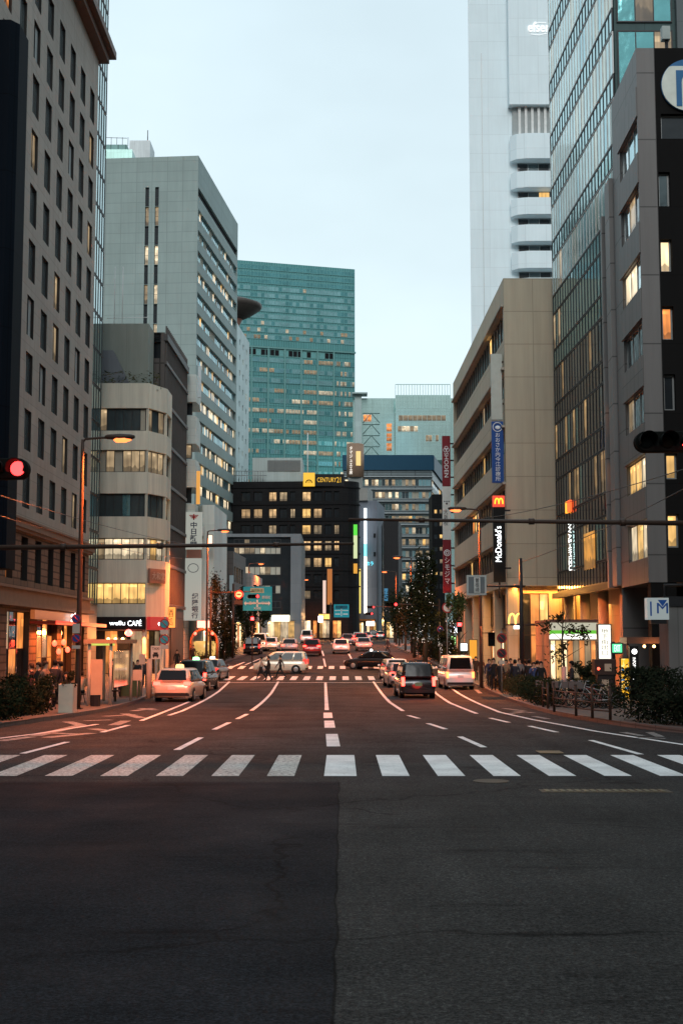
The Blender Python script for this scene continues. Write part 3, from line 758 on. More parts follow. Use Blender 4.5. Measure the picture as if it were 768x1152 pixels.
shell(ob, OF, zg(D0) - 1, ot, ops, gpan, .35, .6)
for k, op in enumerate(slots):
    j = k // 2
    gm = g_black if j % 2 == 0 else (lit_w if rnd.random() < .7 else lit_dim)
    window(ob, fs[0], op, .35, gm if j else g_black, frame_dark, 1, 2, .06, 'stair_window')
window(ob, fs[1], ops[1][0], .35, dark_core, frame_dark, 10, 1, .06, 'plant_louvre')
for i, op in enumerate(ops[1][1:]):
    p = .12 + .035*i
    pk = panes(30, [((.25 if i < 9 else 1.2) + p, lit_w), (p*.5, lit_y), (2.4 - p if i < 9 else 1, g_blue), (1.2 if i < 9 else .2, g_teal), (.8, blind), (.2 + p, g_dark)])
    window(ob, fs[1], op, .35, pk, frame_alu, 30, 1, .06, 'ribbon_window')
mb = MB()
for px in (187, 203): mb.ball((X(px, 174, D0 + 5), D0 + 5, ot - .3), 1.1, sc=(1, 1, .9))
mb.build('dish_cover', [white_metal], ob)
# little green-glass blocks peeping over it from behind
hx = X(120, 160, 330)
t = thing('green_glass_penthouse', 'pale green glass rooftop block peeping over the left end of the grey office block', 'building', (hx, 330, zg(330)))
mb = MB(); mb.box(hx - 14, X(149, 160, 330), 330, 345, zg(330), Z(168, 330)); mb.build('wall', [panel('pale_green_block', (.36, .56, .52), 2, 3, .85, .04, .3, .3)], t)
mb = MB(); mb.box(hx - 14, X(143, 160, 331), 331, 344, Z(168, 330), Z(161, 330)); mb.build('plant_screen', [panel('green_screen', (.25, .42, .4), 2, 9, .6, .2)], t)
mb = MB()
for k in range(6): mb.tube([(hx - 2 + 1.5*k, 331.5, Z(162, 330)), (hx - 2 + 1.5*k, 331.5, Z(152, 330))], .08, 5)
mb.tube([(hx - 3, 331.5, Z(152, 330)), (X(142, 160, 330), 331.5, Z(153, 330))], .08, 5); mb.build('railing', [grey_metal], t)
t = thing('distant_white_block', 'faint white block with a mast rising behind the grey office block', 'building', (X(158, 160, 480), 480, zg(480)))
mb = MB(); mb.box(X(146, 160, 480), X(169, 160, 480), 480, 492, zg(480), Z(158, 480)); mb.build('wall', [panel('faint_white', (.72, .77, .78), 2, 3, .9)], t)
mb = MB(); mb.tube([(X(166, 160, 480), 480.5, Z(158, 480)), (X(166, 160, 480), 480.5, Z(146, 480))], .2, 6); mb.build('mast', [grey_metal], t)
# ------------------------------------------------------------------ buildings closing the street
# --- white tower of small square windows
TF = [(X(250, 400, 262), 262), (X(263, 400, 262), 262), (X(280.5, 400, 284), 284), (X(262, 400, 300), 300)]
tw = thing('white_square_window_tower', 'slender pale tower dotted with small square windows beside the green glass tower', 'building', (TF[1][0], 262, zg(262)))
fs = faces(TF); tt = Z(362, 265); ops = []
for k in range(24):
    for j in range(4):
        u = fs[1].W * (.12 + .22*j); z = tt - 2.6 - 3.35*k
        if z > 12: ops.append((u, u + 1.3, z - 1.2, z))
shell(tw, TF, zg(262), tt, {1: ops}, panel('pale_tile', (.58, .68, .67), 3, 3.35, .9, .03), .3, .5)
for op in ops[:100]:
    r = rnd.random(); window(tw, fs[1], op, .3, lit_dim if r < .2 else lit_w if r < .27 else g_tealdk, frame_alu, 1, 1, .1)
# --- round dish restaurant on the roof behind it
dc = Vector((X(263, 350, 310), 310)); 
t = thing('rooftop_dish', 'dark saucer shaped rooftop deck on a reddish stem above the pale square window tower', 'rooftop deck', (dc.x, dc.y, Z(375, 310)))
prof = [(1.2, Z(376, 310)), (1.5, Z(366, 310)), (2.2, Z(359.5, 310)), (4.4, Z(354.5, 310)), (6.7, Z(347.5, 310)), (7.0, Z(345, 310)), (6.9, Z(343, 310)), (4, Z(338, 310)), (.01, Z(336, 310))]
mb = MB(); mb.rings([[(dc.x + r*math.cos(a*.2618), dc.y + r*math.sin(a*.2618), z) for a in range(24)] for r, z in prof[2:]]); mb.build('saucer', [panel('saucer_metal', (.085, .07, .062), 2, 2, .7, .05, .45)], t)
mb = MB(); mb.rings([[(dc.x + r*math.cos(a*.5236), dc.y + r*math.sin(a*.5236), z) for a in range(12)] for r, z in prof[:3]]); mb.build('stem', [solid('rust_red_stem', (.22, .10, .07), .5)], t)
mb = MB(); mb.prism([(dc.x + 1.4*math.cos(a), dc.y + 1.4*math.sin(a)) for a in [k*.785 for k in range(8)]], zg(300), Z(376, 310)); mb.build('shaft', [MATS['pale_tile']], t)
# --- green glass tower
a, b = Vector((X(240, 400, 515), 515)), Vector((X(399, 400, 531), 531))
n = Vector(((b - a).y, -(b - a).x)).normalized()
LF = [tuple(a), tuple(b), tuple(b - n*30), tuple(a - n*30)]
lit_t = lit('lit_tower_floor', (1, .84, .58), .62)
lt = thing('green_glass_tower', 'very tall green glass tower, its lower office half striped with lit floors', 'building', (a.x, a.y, zg(500)))
Ft = Face(LF[0], LF[1]); ztp = Z(303, 531)
shell(lt, LF, zg(500), ztp, {}, panel('teal_spandrel', (.15, .38, .38), 1.3, 3.1, .5, .12, .25, .5, .1), .2, .4)
uL, uR = 0.0, Ft.W
zm = Z(397, 530)
z = ztp - 1.2; k = 0; FH = 2.95
while z - FH > zm + 2:
    if k < 3: pk = [g_tealdk]
    else: pk = panes(40, [(9, g_teal), (2.5, g_tealdk)] + ([(1.5, lit_dim), (1.2, lit_t)] if z < zm + 9 else [(.06, lit_t)]))
    window(lt, Ft, (.3, uR - .3, z - FH + .75, z - .1), -.25, pk, solid('teal_mullion', (.14, .34, .34), .4), len(pk) if k >= 3 else 40, 1, .22, 'glass_floor'); z -= FH; k += 1
us = uR - 9.3
mb = MB(); mb.obox(Ft.O, Ft.U, Ft.N, 0, uR + .2, .05, .8, zm - .2, zm + .5)
for j in range(int(us / 7.0) + 1):
    mb.obox(Ft.O, Ft.U, Ft.N, us - 7*j - .35, us - 7*j + .35, .05, .7, 12, zm - .25)
mb.build('fin_frame', [solid('pale_teal_metal', (.16, .33, .32), .35, .4)], lt)
pk = panes(26, [(2, dark_core), (1, MATS['teal_mullion'])])
window(lt, Ft, (.3, us, zm - 3.4, zm - .4), -.2, pk, MATS['pale_teal_metal'], 26, 1, .3, 'louvre_floor')
z = zm - 4; k = 0
while z > 14:
    h = 4.25
    lf = .03 if k < 3 else .25 + .05*(k % 3)
    run = []
    for bay in range(8):
        r = rnd.random(); run += [lit_t if r < lf * .75 else lit_dim if r < lf + .1 else g_blue if r < lf + .3 else g_teal] * 5
    for i in range(len(run)):
        if rnd.random() < .12: run[i] = g_tealdk
    window(lt, Ft, (.3, us - .2, z - 2.0, z), -.25, run, MATS['teal_mullion'], 40, 1, .14, 'glass_floor')
    window(lt, Ft, (us + .4, uR - .3, z - 2.1, z + .1), -.3, panes(10, [(2, g_pale), (1, lit_dim), (.6 if k < 2 else 2.2, lit_t), (2, g_tealdk)]), MATS['teal_mullion'], 10, 1, .1, 'glass_floor')
    z -= h; k += 1
mb = MB()
for px in (318, 334, 342, 360): mb.box(X(px, 300, 530), X(px + 5, 300, 530), 533, 538, ztp - .4, ztp + .9)
mb.build('plant_box', [grey_metal], lt)
# --- station complex: pale glass halls
SF = [(X(397, 480, 470), 470), (X(520, 480, 470), 470), (X(520, 480, 470), 500), (X(397, 480, 470), 500)]
sc = thing('pale_glass_station', 'pale green glass station building with a see-through roof screen and planting', 'building', (X(450, 480, 470), 470, zg(470)))
fs = faces(SF); z0s = zg(470); zt = Z(448, 470)
pg = panel('pale_green_glass', (.62, .86, .83), 2.1, 1.3, .86, .06, .12, .75, .06)
shell(sc, SF, z0s, zt, {}, pg, .2, .3)
F0 = fs[0]
def srect(x0, y0, x1, y1): 
    return (F0.u_at_x(x0, (y0 + y1)/2), F0.u_at_x(x1, (y0 + y1)/2), Z(y1, 470), Z(y0, 470))
mb = MB(); r = srect(444, 436, 505, 520); mb.obox(F0.O, F0.U, F0.N, r[0], r[1], .05, 6, r[2], Z(463, 470)); mb.build('glass_box', [pg], sc)
F2 = Face(F0.p(r[0], 0, 6.03), F0.p(r[1], 0, 6.03))
# roof screen: thin posts and a glazed rail, trees behind it
mb = MB(); zr0, zr1 = Z(463, 470), Z(436, 470)
for k in range(21):
    u = r[0] + (r[1] - r[0]) * k / 20; mb.obox(F0.O, F0.U, F0.N, u - .09, u + .09, 5.7, 5.9, zr0, zr1)
for z in (zr1, (zr0*.45 + zr1*.55)): mb.obox(F0.O, F0.U, F0.N, r[0], r[1], 5.65, 5.95, z - .12, z + .12)
mb.build('roof_screen', [solid('pale_green_steel', (.36, .52, .5), .4, .3)], sc)
window(sc, F2, (0.02, F2.W - .02, zr0 + .05, (zr0*.45 + zr1*.55)), .0, panes(20, [(1, pg)]), MATS['pale_green_steel'], 20, 1, .12, 'screen_glass')
mb = MB()
for k in range(700):
    u = r[0] + 1 + rnd.random() * (r[1] - r[0] - 2); h = (.5 + .5*abs(math.sin(u*1.3)) * abs(math.cos(u*.47))) * 4.6
    p = F0.p(u, zr0 + rnd.random() * h + .2, rnd.uniform(1, 5)); q = Vector((rnd.uniform(-1, 1), rnd.uniform(-1, 1), rnd.uniform(-1, 1))).normalized() * .5; w = q.orthogonal().normalized() * .28
    mb.quad((p - q, p - w, p + q, p + w))
mb.build('roof_planting', [leafmat('far_leaf', (.10, .17, .15), (.16, .25, .22))], sc)['kind'] = 'stuff'
for (x0, y0, x1, y1), mm, n in (((447, 470, 500, 477), lit_dim, 10), ((446, 482, 469, 489), lit_w, 5), ((477, 492, 492, 500), lit_dim, 4)):
    q = srect(x0, y0, x1, y1); window(sc, F2, (q[0] - r[0], q[1] - r[0], q[2], q[3]), -.05, panes(n, [(3, mm), (1, pg), (1, lit_dim)]), MATS['pale_green_steel'], n, 1, .15, 'lit_window')
for y in (481, 492, 503):
    q = srect(434, y - 5, 441, y + 5); window(sc, F0, q, -.1, lit_o, MATS['pale_green_steel'], 1, 2, .2, 'lit_window')
q = srect(408, 466, 418, 475); window(sc, F0, q, -.12, lit_o, MATS['pale_green_steel'], 2, 1, .2, 'lit_window')
mb = MB()
for k in range(4):
    y = 465 + 12.5*k; q = srect(408, y, 427, y + 11); c = [F0.p(q[0], q[2], .1), F0.p(q[1], q[2], .1), F0.p(q[1], q[3], .1), F0.p(q[0], q[3], .1)]
    mid = F0.p((q[0] + q[1])/2, q[3], .1); mb.tube((c[0], mid), .14, 5); mb.tube((mid, c[1]), .14, 5); mb.tube((c[3], c[2]), .14, 5)
mb.build('truss', [solid('dark_teal_steel', (.12, .2, .19), .5)], sc)
mb = MB(); mb.box(X(399, 480, 468), X(406.5, 480, 468), 466, 469.9, z0s, Z(443, 468)); mb.box(X(396, 480, 468), X(413, 480, 468), 464, 470.2, Z(445, 468), Z(443.5, 468)); mb.build('lift_shaft', [panel('pale_shaft', (.40, .5, .49), 3, 2, .8)], sc)
# --- ribbon window office with deep blue parapet
RF = [(X(386, 560, 318), 318), (X(486, 560, 318), 318), (X(497, 560, 345), 345), (X(386, 560, 318), 345)]
rb = thing('blue_parapet_office', 'office building with stacked silver ribbon windows under a deep blue blank parapet', 'building', (X(440, 560, 318), 318, zg(318)))
fs = faces(RF); zt = Z(513, 318); ops = {0: [], 1: []}
zz = [Z(y, 318) for y in (539, 553, 566.5, 580, 593, 606, 619, 632, 645, 658, 671, 684)]
for z in zz: ops[0].append((.4, fs[0].W - .02, z - 1.75, z)); ops[1].append((.02, fs[1].W - .3, z - 1.75, z))
shell(rb, RF, zg(318), zt, ops, panel('silver_band', (.16, .19, .2), 6, .7, .45, .1, .35, .4, .05), .3, .4)
mb = MB(); mb.obox(fs[0].O, fs[0].U, fs[0].N, -.2, fs[0].W + .3, .05, .5, Z(529, 318), zt + .2); mb.obox(fs[1].O, fs[1].U, fs[1].N, .3, fs[1].W, .05, .5, Z(529, 318), zt + .2); mb.build('parapet', [solid('deep_blue_metal', (.010, .055, .10), .45, .2, .08)], rb)
for i in range(len(zz)):
    l = .7 if i in (1, 4) else .35
    window(rb, fs[0], ops[0][i], .3, panes(26, [(l, lit_w), (1.2, lit_dim), (1.4, g_pale), (.7, blind), (.5, g_dark), (.05, lit_y)]), frame_alu, 26, 1, .1, 'ribbon_window')
    window(rb, fs[1], ops[1][i], .3, panes(5, [(1, lit_w), (1, g_pale), (2, g_dark), (.5, lit_y)]), frame_alu, 5, 1, .1, 'ribbon_window')
mb = MB()
for z in zz: mb.obox(fs[0].O, fs[0].U, fs[0].N, 0, fs[0].W + .2, .02, .7, z + .45, z + .7)
mb.build('sun_louvre', [solid('pale_louvre', (.33, .36, .37), .4, .3)], rb)
# --- dark block with the yellow and black roof sign
D = 236
a, b = X(250, 620, D + 1), X(386, 620, D)
KF = [(a, D + 1.5), (b, D)]
for k in range(1, 6):
    th = R(18*k); KF.append((b + 3.0*math.sin(th), D + 3.0 - 3.0*math.cos(th)))
KF += [(b + 3.0, D + 24), (a, D + 24)]
black_frame = solid('black_frame', (.01, .01, .01), .8, spec=.1); lit_far = lit('lit_far_window', (1, .62, .28), .75)
dk = thing('dark_office_block', 'black round-cornered office block with small lit windows under a yellow roof sign', 'building', (b, D, zg(D)))
blackw = panel('black_tile', (.010, .010, .011), 1.2, .6, .6, .03, .6, 0, .2, spec=.1)
fs = faces(KF); zt = Z(541, D); ops = []; F0 = fs[0]
rowsy = [(552.5, 563.5), (571.5, 582.5), (590, 601), (608, 619.5), (627, 638), (646, 656), (664, 674)]
colx = [(271, 281.5), (285, 295), (302, 311), (314, 323), (326, 332), (339.5, 349.5), (352.5, 362), (365, 373), (375.5, 381.5)]
for y0, y1 in rowsy:
    for x0, x1 in colx: ops.append((F0.u_at_x(x0), F0.u_at_x(x1), Z(y1, D), Z(y0, D)))
shell(dk, KF, zg(D), zt, {0: ops}, blackw, .3, .4)
LIT = {(0, 2), (0, 5), (1, 0), (1, 1), (1, 2), (1, 5), (1, 6), (2, 2), (3, 5), (3, 6), (3, 7), (3, 8), (4, 7), (2, 5), (2, 6), (4, 5), (4, 6), (1, 4)}
for i, op in enumerate(ops):
    rc = (i // len(colx), i % len(colx)); r = rnd.random()
    gm = g_black
    if rc in LIT: gm = rnd.choice((lit_far, lit_far, lit_y, lit_dim))
    elif r < .2: gm = lit_dim
    window(dk, F0, op, .3, gm, black_frame, 2, 1, .1)
mb = MB()
for z in [Z(y0 - 4, D) for y0, _ in rowsy]:
    for Fc in fs[0:6]: mb.obox(Fc.O, Fc.U, Fc.N, 0, Fc.W, .02, .2, z, z + .25)
mb.build('ledge', [solid('black_ledge', (.012, .012, .013), .8, spec=.1)], dk)
mb = MB(); mb.box(X(284, 520, D + 4), X(340, 520, D + 4), D + 4, D + 16, zt - .4, Z(515, D + 4)); 
mb.build('plant_screen', [panel('pale_screen', (.40, .46, .45), 3, 5, .8, .05)], dk)
mb = MB()
for k in range(11): z = Z(530 - 1.15*k, D + 4); mb.box(X(301, 520, D + 4), X(338, 520, D + 4), D + 3.8, D + 3.96, z, z + .1)
mb.build('louvre', [grey_metal], dk)
mb = MB()
for k in range(12): mb.tube([(X(263 + 3*k, 535, D + 2), D + 2, zt - .4), (X(263 + 3*k, 535, D + 2), D + 2, Z(530, D + 2))], .06, 5)
for y in (530, 535): mb.tube([(X(262, 535, D + 2), D + 2, Z(y, D + 2)), (X(300, 535, D + 2), D + 2, Z(y, D + 2))], .06, 5)
mb.build('roof_frame', [grey_metal], dk)
mb = MB(); mb.tube([(X(346, 520, D + 3), D + 3, zt - .4), (X(346, 520, D + 3), D + 3, Z(487, D + 3))], .09, 6); mb.build('lightning_rod', [white_metal], dk)
t = thing('roof_billboard', 'roof sign reading CENTURY 21, yellow emblem square and yellow letters on black', 'sign', (X(362, 540, D - .2), D - .2, zt))
sgn_y = emit('sign_yellow', (1, .55, .02), 1.0)
mb = MB(); mb.box(X(341, 540, D - .3), X(354, 540, D - .3), D - .3, D + .3, Z(547, D), Z(532, D)); mb.build('emblem_panel', [sgn_y], t)
mb = MB(); mb.box(X(354.1, 540, D - .3), X(387, 540, D - .3), D - .3, D + .3, Z(547, D), Z(533.5, D)); mb.build('letter_panel', [solid('sign_black', (.01, .01, .01), .3)], t)
letters(t, 'CENTURY', (X(367.5, 540, D), D - .33, Z(540, D)), 1, sgn_y, fit=(3.55, .85)); letters(t, '21', (X(381, 540, D), D - .33, Z(540, D)), 1, sgn_y, fit=(.75, 1.0))
mb = MB(); ctr = Vector((X(347.5, 540, D), D - .33, Z(543.5, D)))
mb.rings([[ctr + Vector(((.55 + .09*math.cos(q*1.5708)) * math.cos(a), .04*math.sin(q*1.5708), (.55 + .09*math.cos(q*1.5708)) * math.sin(a))) for q in range(4)] for a in [k*math.pi/10 for k in range(11)]], caps=False)
mb.build('emblem', [MATS['sign_black']], t); letters(t, '21', ctr + Vector((0, -.01, .18)), 1, MATS['sign_black'], fit=(.5, .38))
g0 = zg(D)
for x0_, x1_, mm in ((340, 350, [lit_w, lit_hi]), (352, 357, [lit_o]), (359, 371, [lit_y, lit_hi, lit_w]), (374, 384, [lit_o, lit_y])): window(dk, F0, (F0.u_at_x(x0_), F0.u_at_x(x1_), g0 + .3, g0 + 3.6), -.1, mm, black_frame, len(mm), 1, .1, 'shop_front')
mb = MB(); mb.obox(F0.O, F0.U, F0.N, F0.u_at_x(359), F0.u_at_x(371), .13, .5, g0 + 3.8, g0 + 4.7); mb.build('shop_sign', [emit('far_amber_sign', (1, .5, .12), 2)], dk)
area(dk, F0.p(F0.u_at_x(362), g0 + 4.2, 1.2), (1, .5, .18), 1400, 12, .6, (0, -1, -.6), 'shop_light')
# vertical neon strip on its rounded corner
t = thing('corner_neon_sign', 'narrow green, white and amber vertical sign on the black office corner', 'sign', (X(399.5, 620, D), D + .2, Z(652, D)))
for y0, y1, c_, s_ in ((590, 602, (.12, 1, .05), .8), (602.3, 628, (.75, .85, .45), .9), (634, 645, (1, .45, .03), .8)):
    mb = MB(); mb.box(X(397.5, 620, D), X(401.8, 620, D), D + .1, D + .5, Z(y1, D), Z(y0, D)); mb.build('light_panel', [emit('neon_%d' % int(y0), c_, s_)], t)
# --- grey framed low office in front of it
D = 196
a, b = X(248, 650, D), X(338.5, 650, D)
gf = thing('grey_framed_office', 'low dark office block in a plain grey frame behind the blue road sign', 'building', ((a + b)/2, D, zg(D)))
zt = Z(600.5, D)
GFP = [(a, D), (b, D), (b, D + 22), (a, D + 22)]
F0 = faces(GFP)[0]; fr = F0.u_at_x(327)
ops = [(.8, fr, zg(D) + 4.2, Z(604, D))] + [(F0.u_at_x(301), F0.u_at_x(332), zg(D) + .1, zg(D) + 3.4)]
shell(gf, GFP, zg(D), zt, {0: ops}, panel('grey_frame', (.17, .18, .19), 3, 3, .85, .03), .5, .3)
mb = MB(); mb.obox(F0.O, F0.U, F0.N, .81, fr - .01, -.62, -.5, ops[0][2] + .01, ops[0][3] - .01); mb.build('curtain_wall', [g_black], gf)
for y0, y1, pk in ((606, 612, [(3, g_black), (1, lit_dim)]), (615.5, 623.5, [(1, lit_w), (1.5, lit_dim), (1, blind)]), (637, 647, [(1.5, lit_w), (1, blind), (1, lit_dim)]), (658, 668, [(1, blind), (1.5, g_black), (.7, lit_dim)]), (676, 684, [(1, g_black), (.6, lit_dim)])):
    window(gf, F0, (F0.u_at_x(263), F0.u_at_x(316), Z(y1, D), Z(y0, D)), .42, panes(9, pk), frame_dark, 9, 1, .1, 'ribbon_window')
window(gf, F0, ops[1], .4, [lit_hi, lit_y, lit_w, lit_y], frame_alu, 4, 1, .1, 'shop_front')
mb = MB(); mb.obox(F0.O, F0.U, F0.N, F0.u_at_x(306), F0.u_at_x(326), .05, .3, Z(699, D), Z(692, D)); mb.build('lit_sign', [emit('white_shop_sign', (1, .88, .62), 3)], gf)
area(gf, F0.p(F0.u_at_x(316), zg(D) + 4.2, 1), (1, .5, .16), 900, 8, .5, (0, -1, -.8), 'shop_light')
# --- grey tower strip with tall white light column, black block, brown cylinder sign
D = 262
gt = thing('grey_slab_building', 'plain blue grey slab building carrying a tall white light column on its corner', 'building', (X(418, 640, D), D, zg(D)))
GS = [(X(401.5, 640, D), D + 1), (X(424, 640, D), D), (X(435, 640, D), D + 14), (X(401.5, 640, D), D + 14)]
F0 = faces(GS)[0]
shell(gt, GS, zg(D), Z(563, D), {}, panel('blue_grey_render', (.16, .18, .215), 3.5, 3.5, .85, .03), .2, .3)
mb = MB(); mb.prism([(X(401, 560, D + 1), D + .5), (X(413, 560, D), D - .4), (X(420, 560, D), D + 6), (X(401, 560, D), D + 7)], Z(563, D), Z(549, D)); mb.build('stair_head', [panel('warm_grey_render', (.30, .29, .27), 3, 3, .85)], gt)
for y in (601, 622): window(gt, F0, (F0.u_at_x(420), F0.u_at_x(422.5), Z(y + 4, D), Z(y - 1, D)), -.1, g_black, frame_dark, 1, 1, .08)
g0 = zg(D)
for x0_, x1_, mm in ((403, 409, [lit_y, lit_hi]), (412, 423, [lit_hi, lit_o, lit_y])): window(gt, F0, (F0.u_at_x(x0_), F0.u_at_x(x1_), g0 + .2, g0 + 3.4), -.1, mm, frame_dark, len(mm), 1, .1, 'shop_front')
mb = MB(); mb.obox(F0.O, F0.U, F0.N, F0.u_at_x(404), F0.u_at_x(422), .05, 1.4, g0 + 3.6, g0 + 4.0); mb.build('awning', [solid('orange_awning', (.45, .18, .05), .6)], gt)
area(gt, F0.p(F0.u_at_x(413), g0 + 3.5, 1.6), (1, .48, .15), 1400, 6, .6, (0, -1, -.6), 'shop_light')
t = thing('light_column_sign', 'tall glowing white vertical light column fixed to the blue grey slab building', 'sign', (X(411, 640, D), D - .4, Z(700, D)))
for y0, y1, c_, s_ in ((572, 612, (.85, .95, 1), 2.2), (612.3, 626, (.25, .9, 1), 1.6), (626.3, 690, (1, .93, .8), 2.2)):
    mb = MB(); mb.box(X(409.2, 640, D), X(412.4, 640, D), D - .7, D - .2, Z(y1, D), Z(y0, D)); mb.build('light_panel', [emit('column_%d' % int(y0), c_, s_)], t)
letters(t, 'カラ', (X(416, 634, D), D - .2, Z(634, D)), 1, emit('cyan_letters', (.1, .8, 1), 2.5), fit=(1.3, .8))
D = 250
bk = thing('black_narrow_building', 'narrow windowless black building right of the blue grey slab building', 'building', (X(440, 640, D), D, zg(D)))
BKF = [(X(431.5, 640, D), D), (X(448, 640, D), D), (X(452, 640, D + 14), D + 14), (X(431.5, 640, D), D + 14)]
shell(bk, BKF, zg(D), Z(585.5, D), {}, panel('black_slab', (.016, .016, .018), 2, 2, .6), .2, .4)
FB = faces(BKF)[0]; g0 = zg(D)
window(bk, FB, (.4, FB.W - .3, g0 + .2, g0 + 3.4), -.1, [lit_y, lit_hi, lit_o], frame_dark, 3, 1, .1, 'shop_front')
mb = MB(); mb.box(X(436, 583, D + 3), X(443, 583, D + 3), D + 3, D + 6, Z(586, D), Z(583, D)); mb.build('roof_tank', [grey_metal], bk)
D = 300
t = thing('brown_drum_sign', 'brown lit drum shaped rooftop sign with vertical white lettering and a glowing window', 'sign', (X(400, 520, D), D, Z(545, D)))
cx_, r_ = X(399.5, 520, D), 2.05
mb = MB(); mb.rings([[(cx_ + r_*math.cos(a*.2618), D + r_*math.sin(a*.2618), z) for a in range(24)] for z in (Z(537.5, D), Z(500, D))]); mb.build('drum', [solid('brown_drum', (.30, .19, .13), .45)], t)
letters(t, stack('タマジュエ工房'), (cx_ - 1.05, D - 1.85, Z(519, D)), 1, emit('drum_letters', (1, .95, .85), 1.5), R(-25), fit=(.8, 6.6))
mb = MB(); mb.box(cx_ + .15, cx_ + 1.25, D - 2.1, D - 1.6, Z(525, D), Z(509, D)); mb.build('lit_window', [emit('drum_glow', (1, .70, .25), 1.0)], t)
mb = MB(); mb.box(cx_ - 1.7, cx_ + 1.7, D - 1.2, D + 1.2, Z(565, D), Z(537.5, D)); mb.build('pedestal', [panel('pedestal_grey', (.25, .26, .25), 2, 2)], t)
# --- dark tall blocks that close the right side behind the trees
D = 285
t = thing('dark_slim_block', 'slim dark block with a few amber windows behind the street trees', 'building', (X(492, 640, D), D, zg(D)))
DF = [(X(486, 640, D), D), (X(500, 640, D), D), (X(500, 640, D), D + 10), (X(486, 640, D), D + 10)]
F0 = faces(DF)[0]
ops = [(.5 + 1.15*(i % 2), 1.2 + 1.15*(i % 2), Z(578 + 14*(i // 2), D), Z(573 + 14*(i // 2), D)) for i in range(14)]
shell(t, DF, zg(D), Z(556, D), {0: ops}, MATS['black_tile'], .2, .4)
for op in ops: window(t, F0, op, .2, rnd.choice((g_black, g_black, lit_y, lit_dim)), frame_dark, 1, 1, .08)
# --- small buildings and signs along the far left pavement
lowcol = [(.26, .22, .18), (.14, .12, .11), (.34, .30, .26), (.20, .16, .14), (.11, .10, .10)]
names = [('cream_tile_shop', 'cream tiled shop house beyond the cross street, its ground floor glowing amber', 132, 142, 14, 0, (.36, .34, .29)),
         ('dark_tile_shop', 'dark tiled shop house with lit upper windows in the middle of the far left row', 144, 156, 11, 1, (.10, .09, .085)),
         ('grey_shop_house', 'pale grey shop house farthest along the left pavement, next to the grey framed office', 158, 172, 9, 2, (.26, .25, .24))]
for nm, lb, ya, yb, h, i, col in names:
    xw = -13.2 + .01*(ya - 130) + i*.9
    fp = [(-24, ya), (xw, ya), (xw + .5, yb), (-24, yb)]
    z0 = zg((ya + yb)/2)
    t = thing(nm, lb, 'building', (xw, (ya + yb)/2, z0)); fs = faces(fp)
    ops = {1: [(.4, fs[1].W - .4, z0 + .1, z0 + 3.2)] + [(.6 + 2.3*k, 2.3 + 2.3*k, z0 + 4.4 + 3.2*f, z0 + 6.2 + 3.2*f) for k in range(int((fs[1].W - 1) // 2.3)) for f in range(int((h - 6) // 3.2 + 1))]}
    shell(t, fp, z0 - .6, z0 + h, ops, panel('shop_wall_%s' % nm, col, 1.2, .6, .7, .03), .2, .4)
    window(t, fs[1], ops[1][0], .2, panes(6, [(2, lit_hi), (2, lit_y), (1, lit_o), (1, g_black)]), frame_dark, 6, 1, .08, 'shop_front')
    for op in ops[1][1:]: window(t, fs[1], op, .2, rnd.choice((g_dark, lit_w, lit_y, g_black)), frame_dark, 2, 1, .06)
    area(t, fs[1].p(fs[1].W/2, z0 + 3.4, .7), (1, .36, .10), 1100, .5, fs[1].W*.7, (1, 0, -1.2), 'shop_light')
# ------------------------------------------------------------------ buildings, right side of the street
grey_panel = panel('grey_metal_panel', (.15, .143, .14), 1.9, 3.45, .45, .035, .45, .1, .06)
black_wall = panel('black_cladding', (.008, .0075, .0075), 3, 3.45, .6, .02, .75, spec=.08)
beige = panel('beige_panel', (.42, .365, .275), 2.15, 2.45, .66, .03, .6, 0, .06, streak=.12)
# --- stepped grey building with the round emblem
D = 61.5
x0 = X(723, 400, D); xb = X(744, 400, D)
SB = [(x0, D), (xb, D), (xb + 16, D), (xb + 16, D + 6.6), (x0 + .15, D + 6.6)]
sb = thing('grey_stepped_building', 'dark grey-and-black stepped building at the right edge bearing a big round emblem', 'building', (xb, D, zg(D)))
zt = Z(54, D); fs = faces(SB)
cor = [(95, 26), (255, 10)]
rows = [(5 + 280, 325), (347, 383), (424, 461), (511, 541.5), (580, 616)]
base = Z(655, D)
st = fs[4]                                     # street side, from far to near
ops = {1: [], 4: []}
bl = [(193.5, 232), (269, 305.5), (344.5, 382), (421, 461.5), (510, 539), (578, 616)]
for a, b in bl: ops[1].append((.06, .62, Z(b, D), Z(a, D)))
ops[1].append((.25, 5.5, Z(156, D), Z(128, D)))
rz = [Z(a, D) for a in (134, 208, 287, 361, 437, 513, 586)]
for z in rz: ops[4].append((2.0, st.W - .15, z - 1.75, z + .1))
wall_mb = MB()
for i, Fc in enumerate(fs): wall(wall_mb, Fc, base if i in (0, 1, 4) else zg(D) - .3, zt, ops.get(i, ()), .3, 1 if i == 1 else 0)
wall_mb.build('wall', [grey_panel, black_wall], sb)
mb = MB(); mb.quad([(p[0], p[1], zt - .3) for p in SB]); mb.build('roof', [roofm], sb); mb = MB(); mb.quad([(p[0], p[1], base) for p in SB][::-1]); mb.build('soffit', [roofm], sb)
gl = [g_dark, g_dark, g_black, g_black, lit_y, lit_y, g_black]
for i, op in enumerate(ops[4]):
    pk = [[g_hotel, g_blue, g_blue], [g_hotel, lit_dim, g_dark], [lit_w, lit_w, g_hotel], [g_dark, g_black, g_dark], [lit_dim, g_dark, g_dark], [lit_y, lit_y, lit_w], [lit_w, lit_y, lit_w]][i]
    window(sb, st, op, .14, pk, frame_alu, 3, 1, .06, 'ribbon_window')
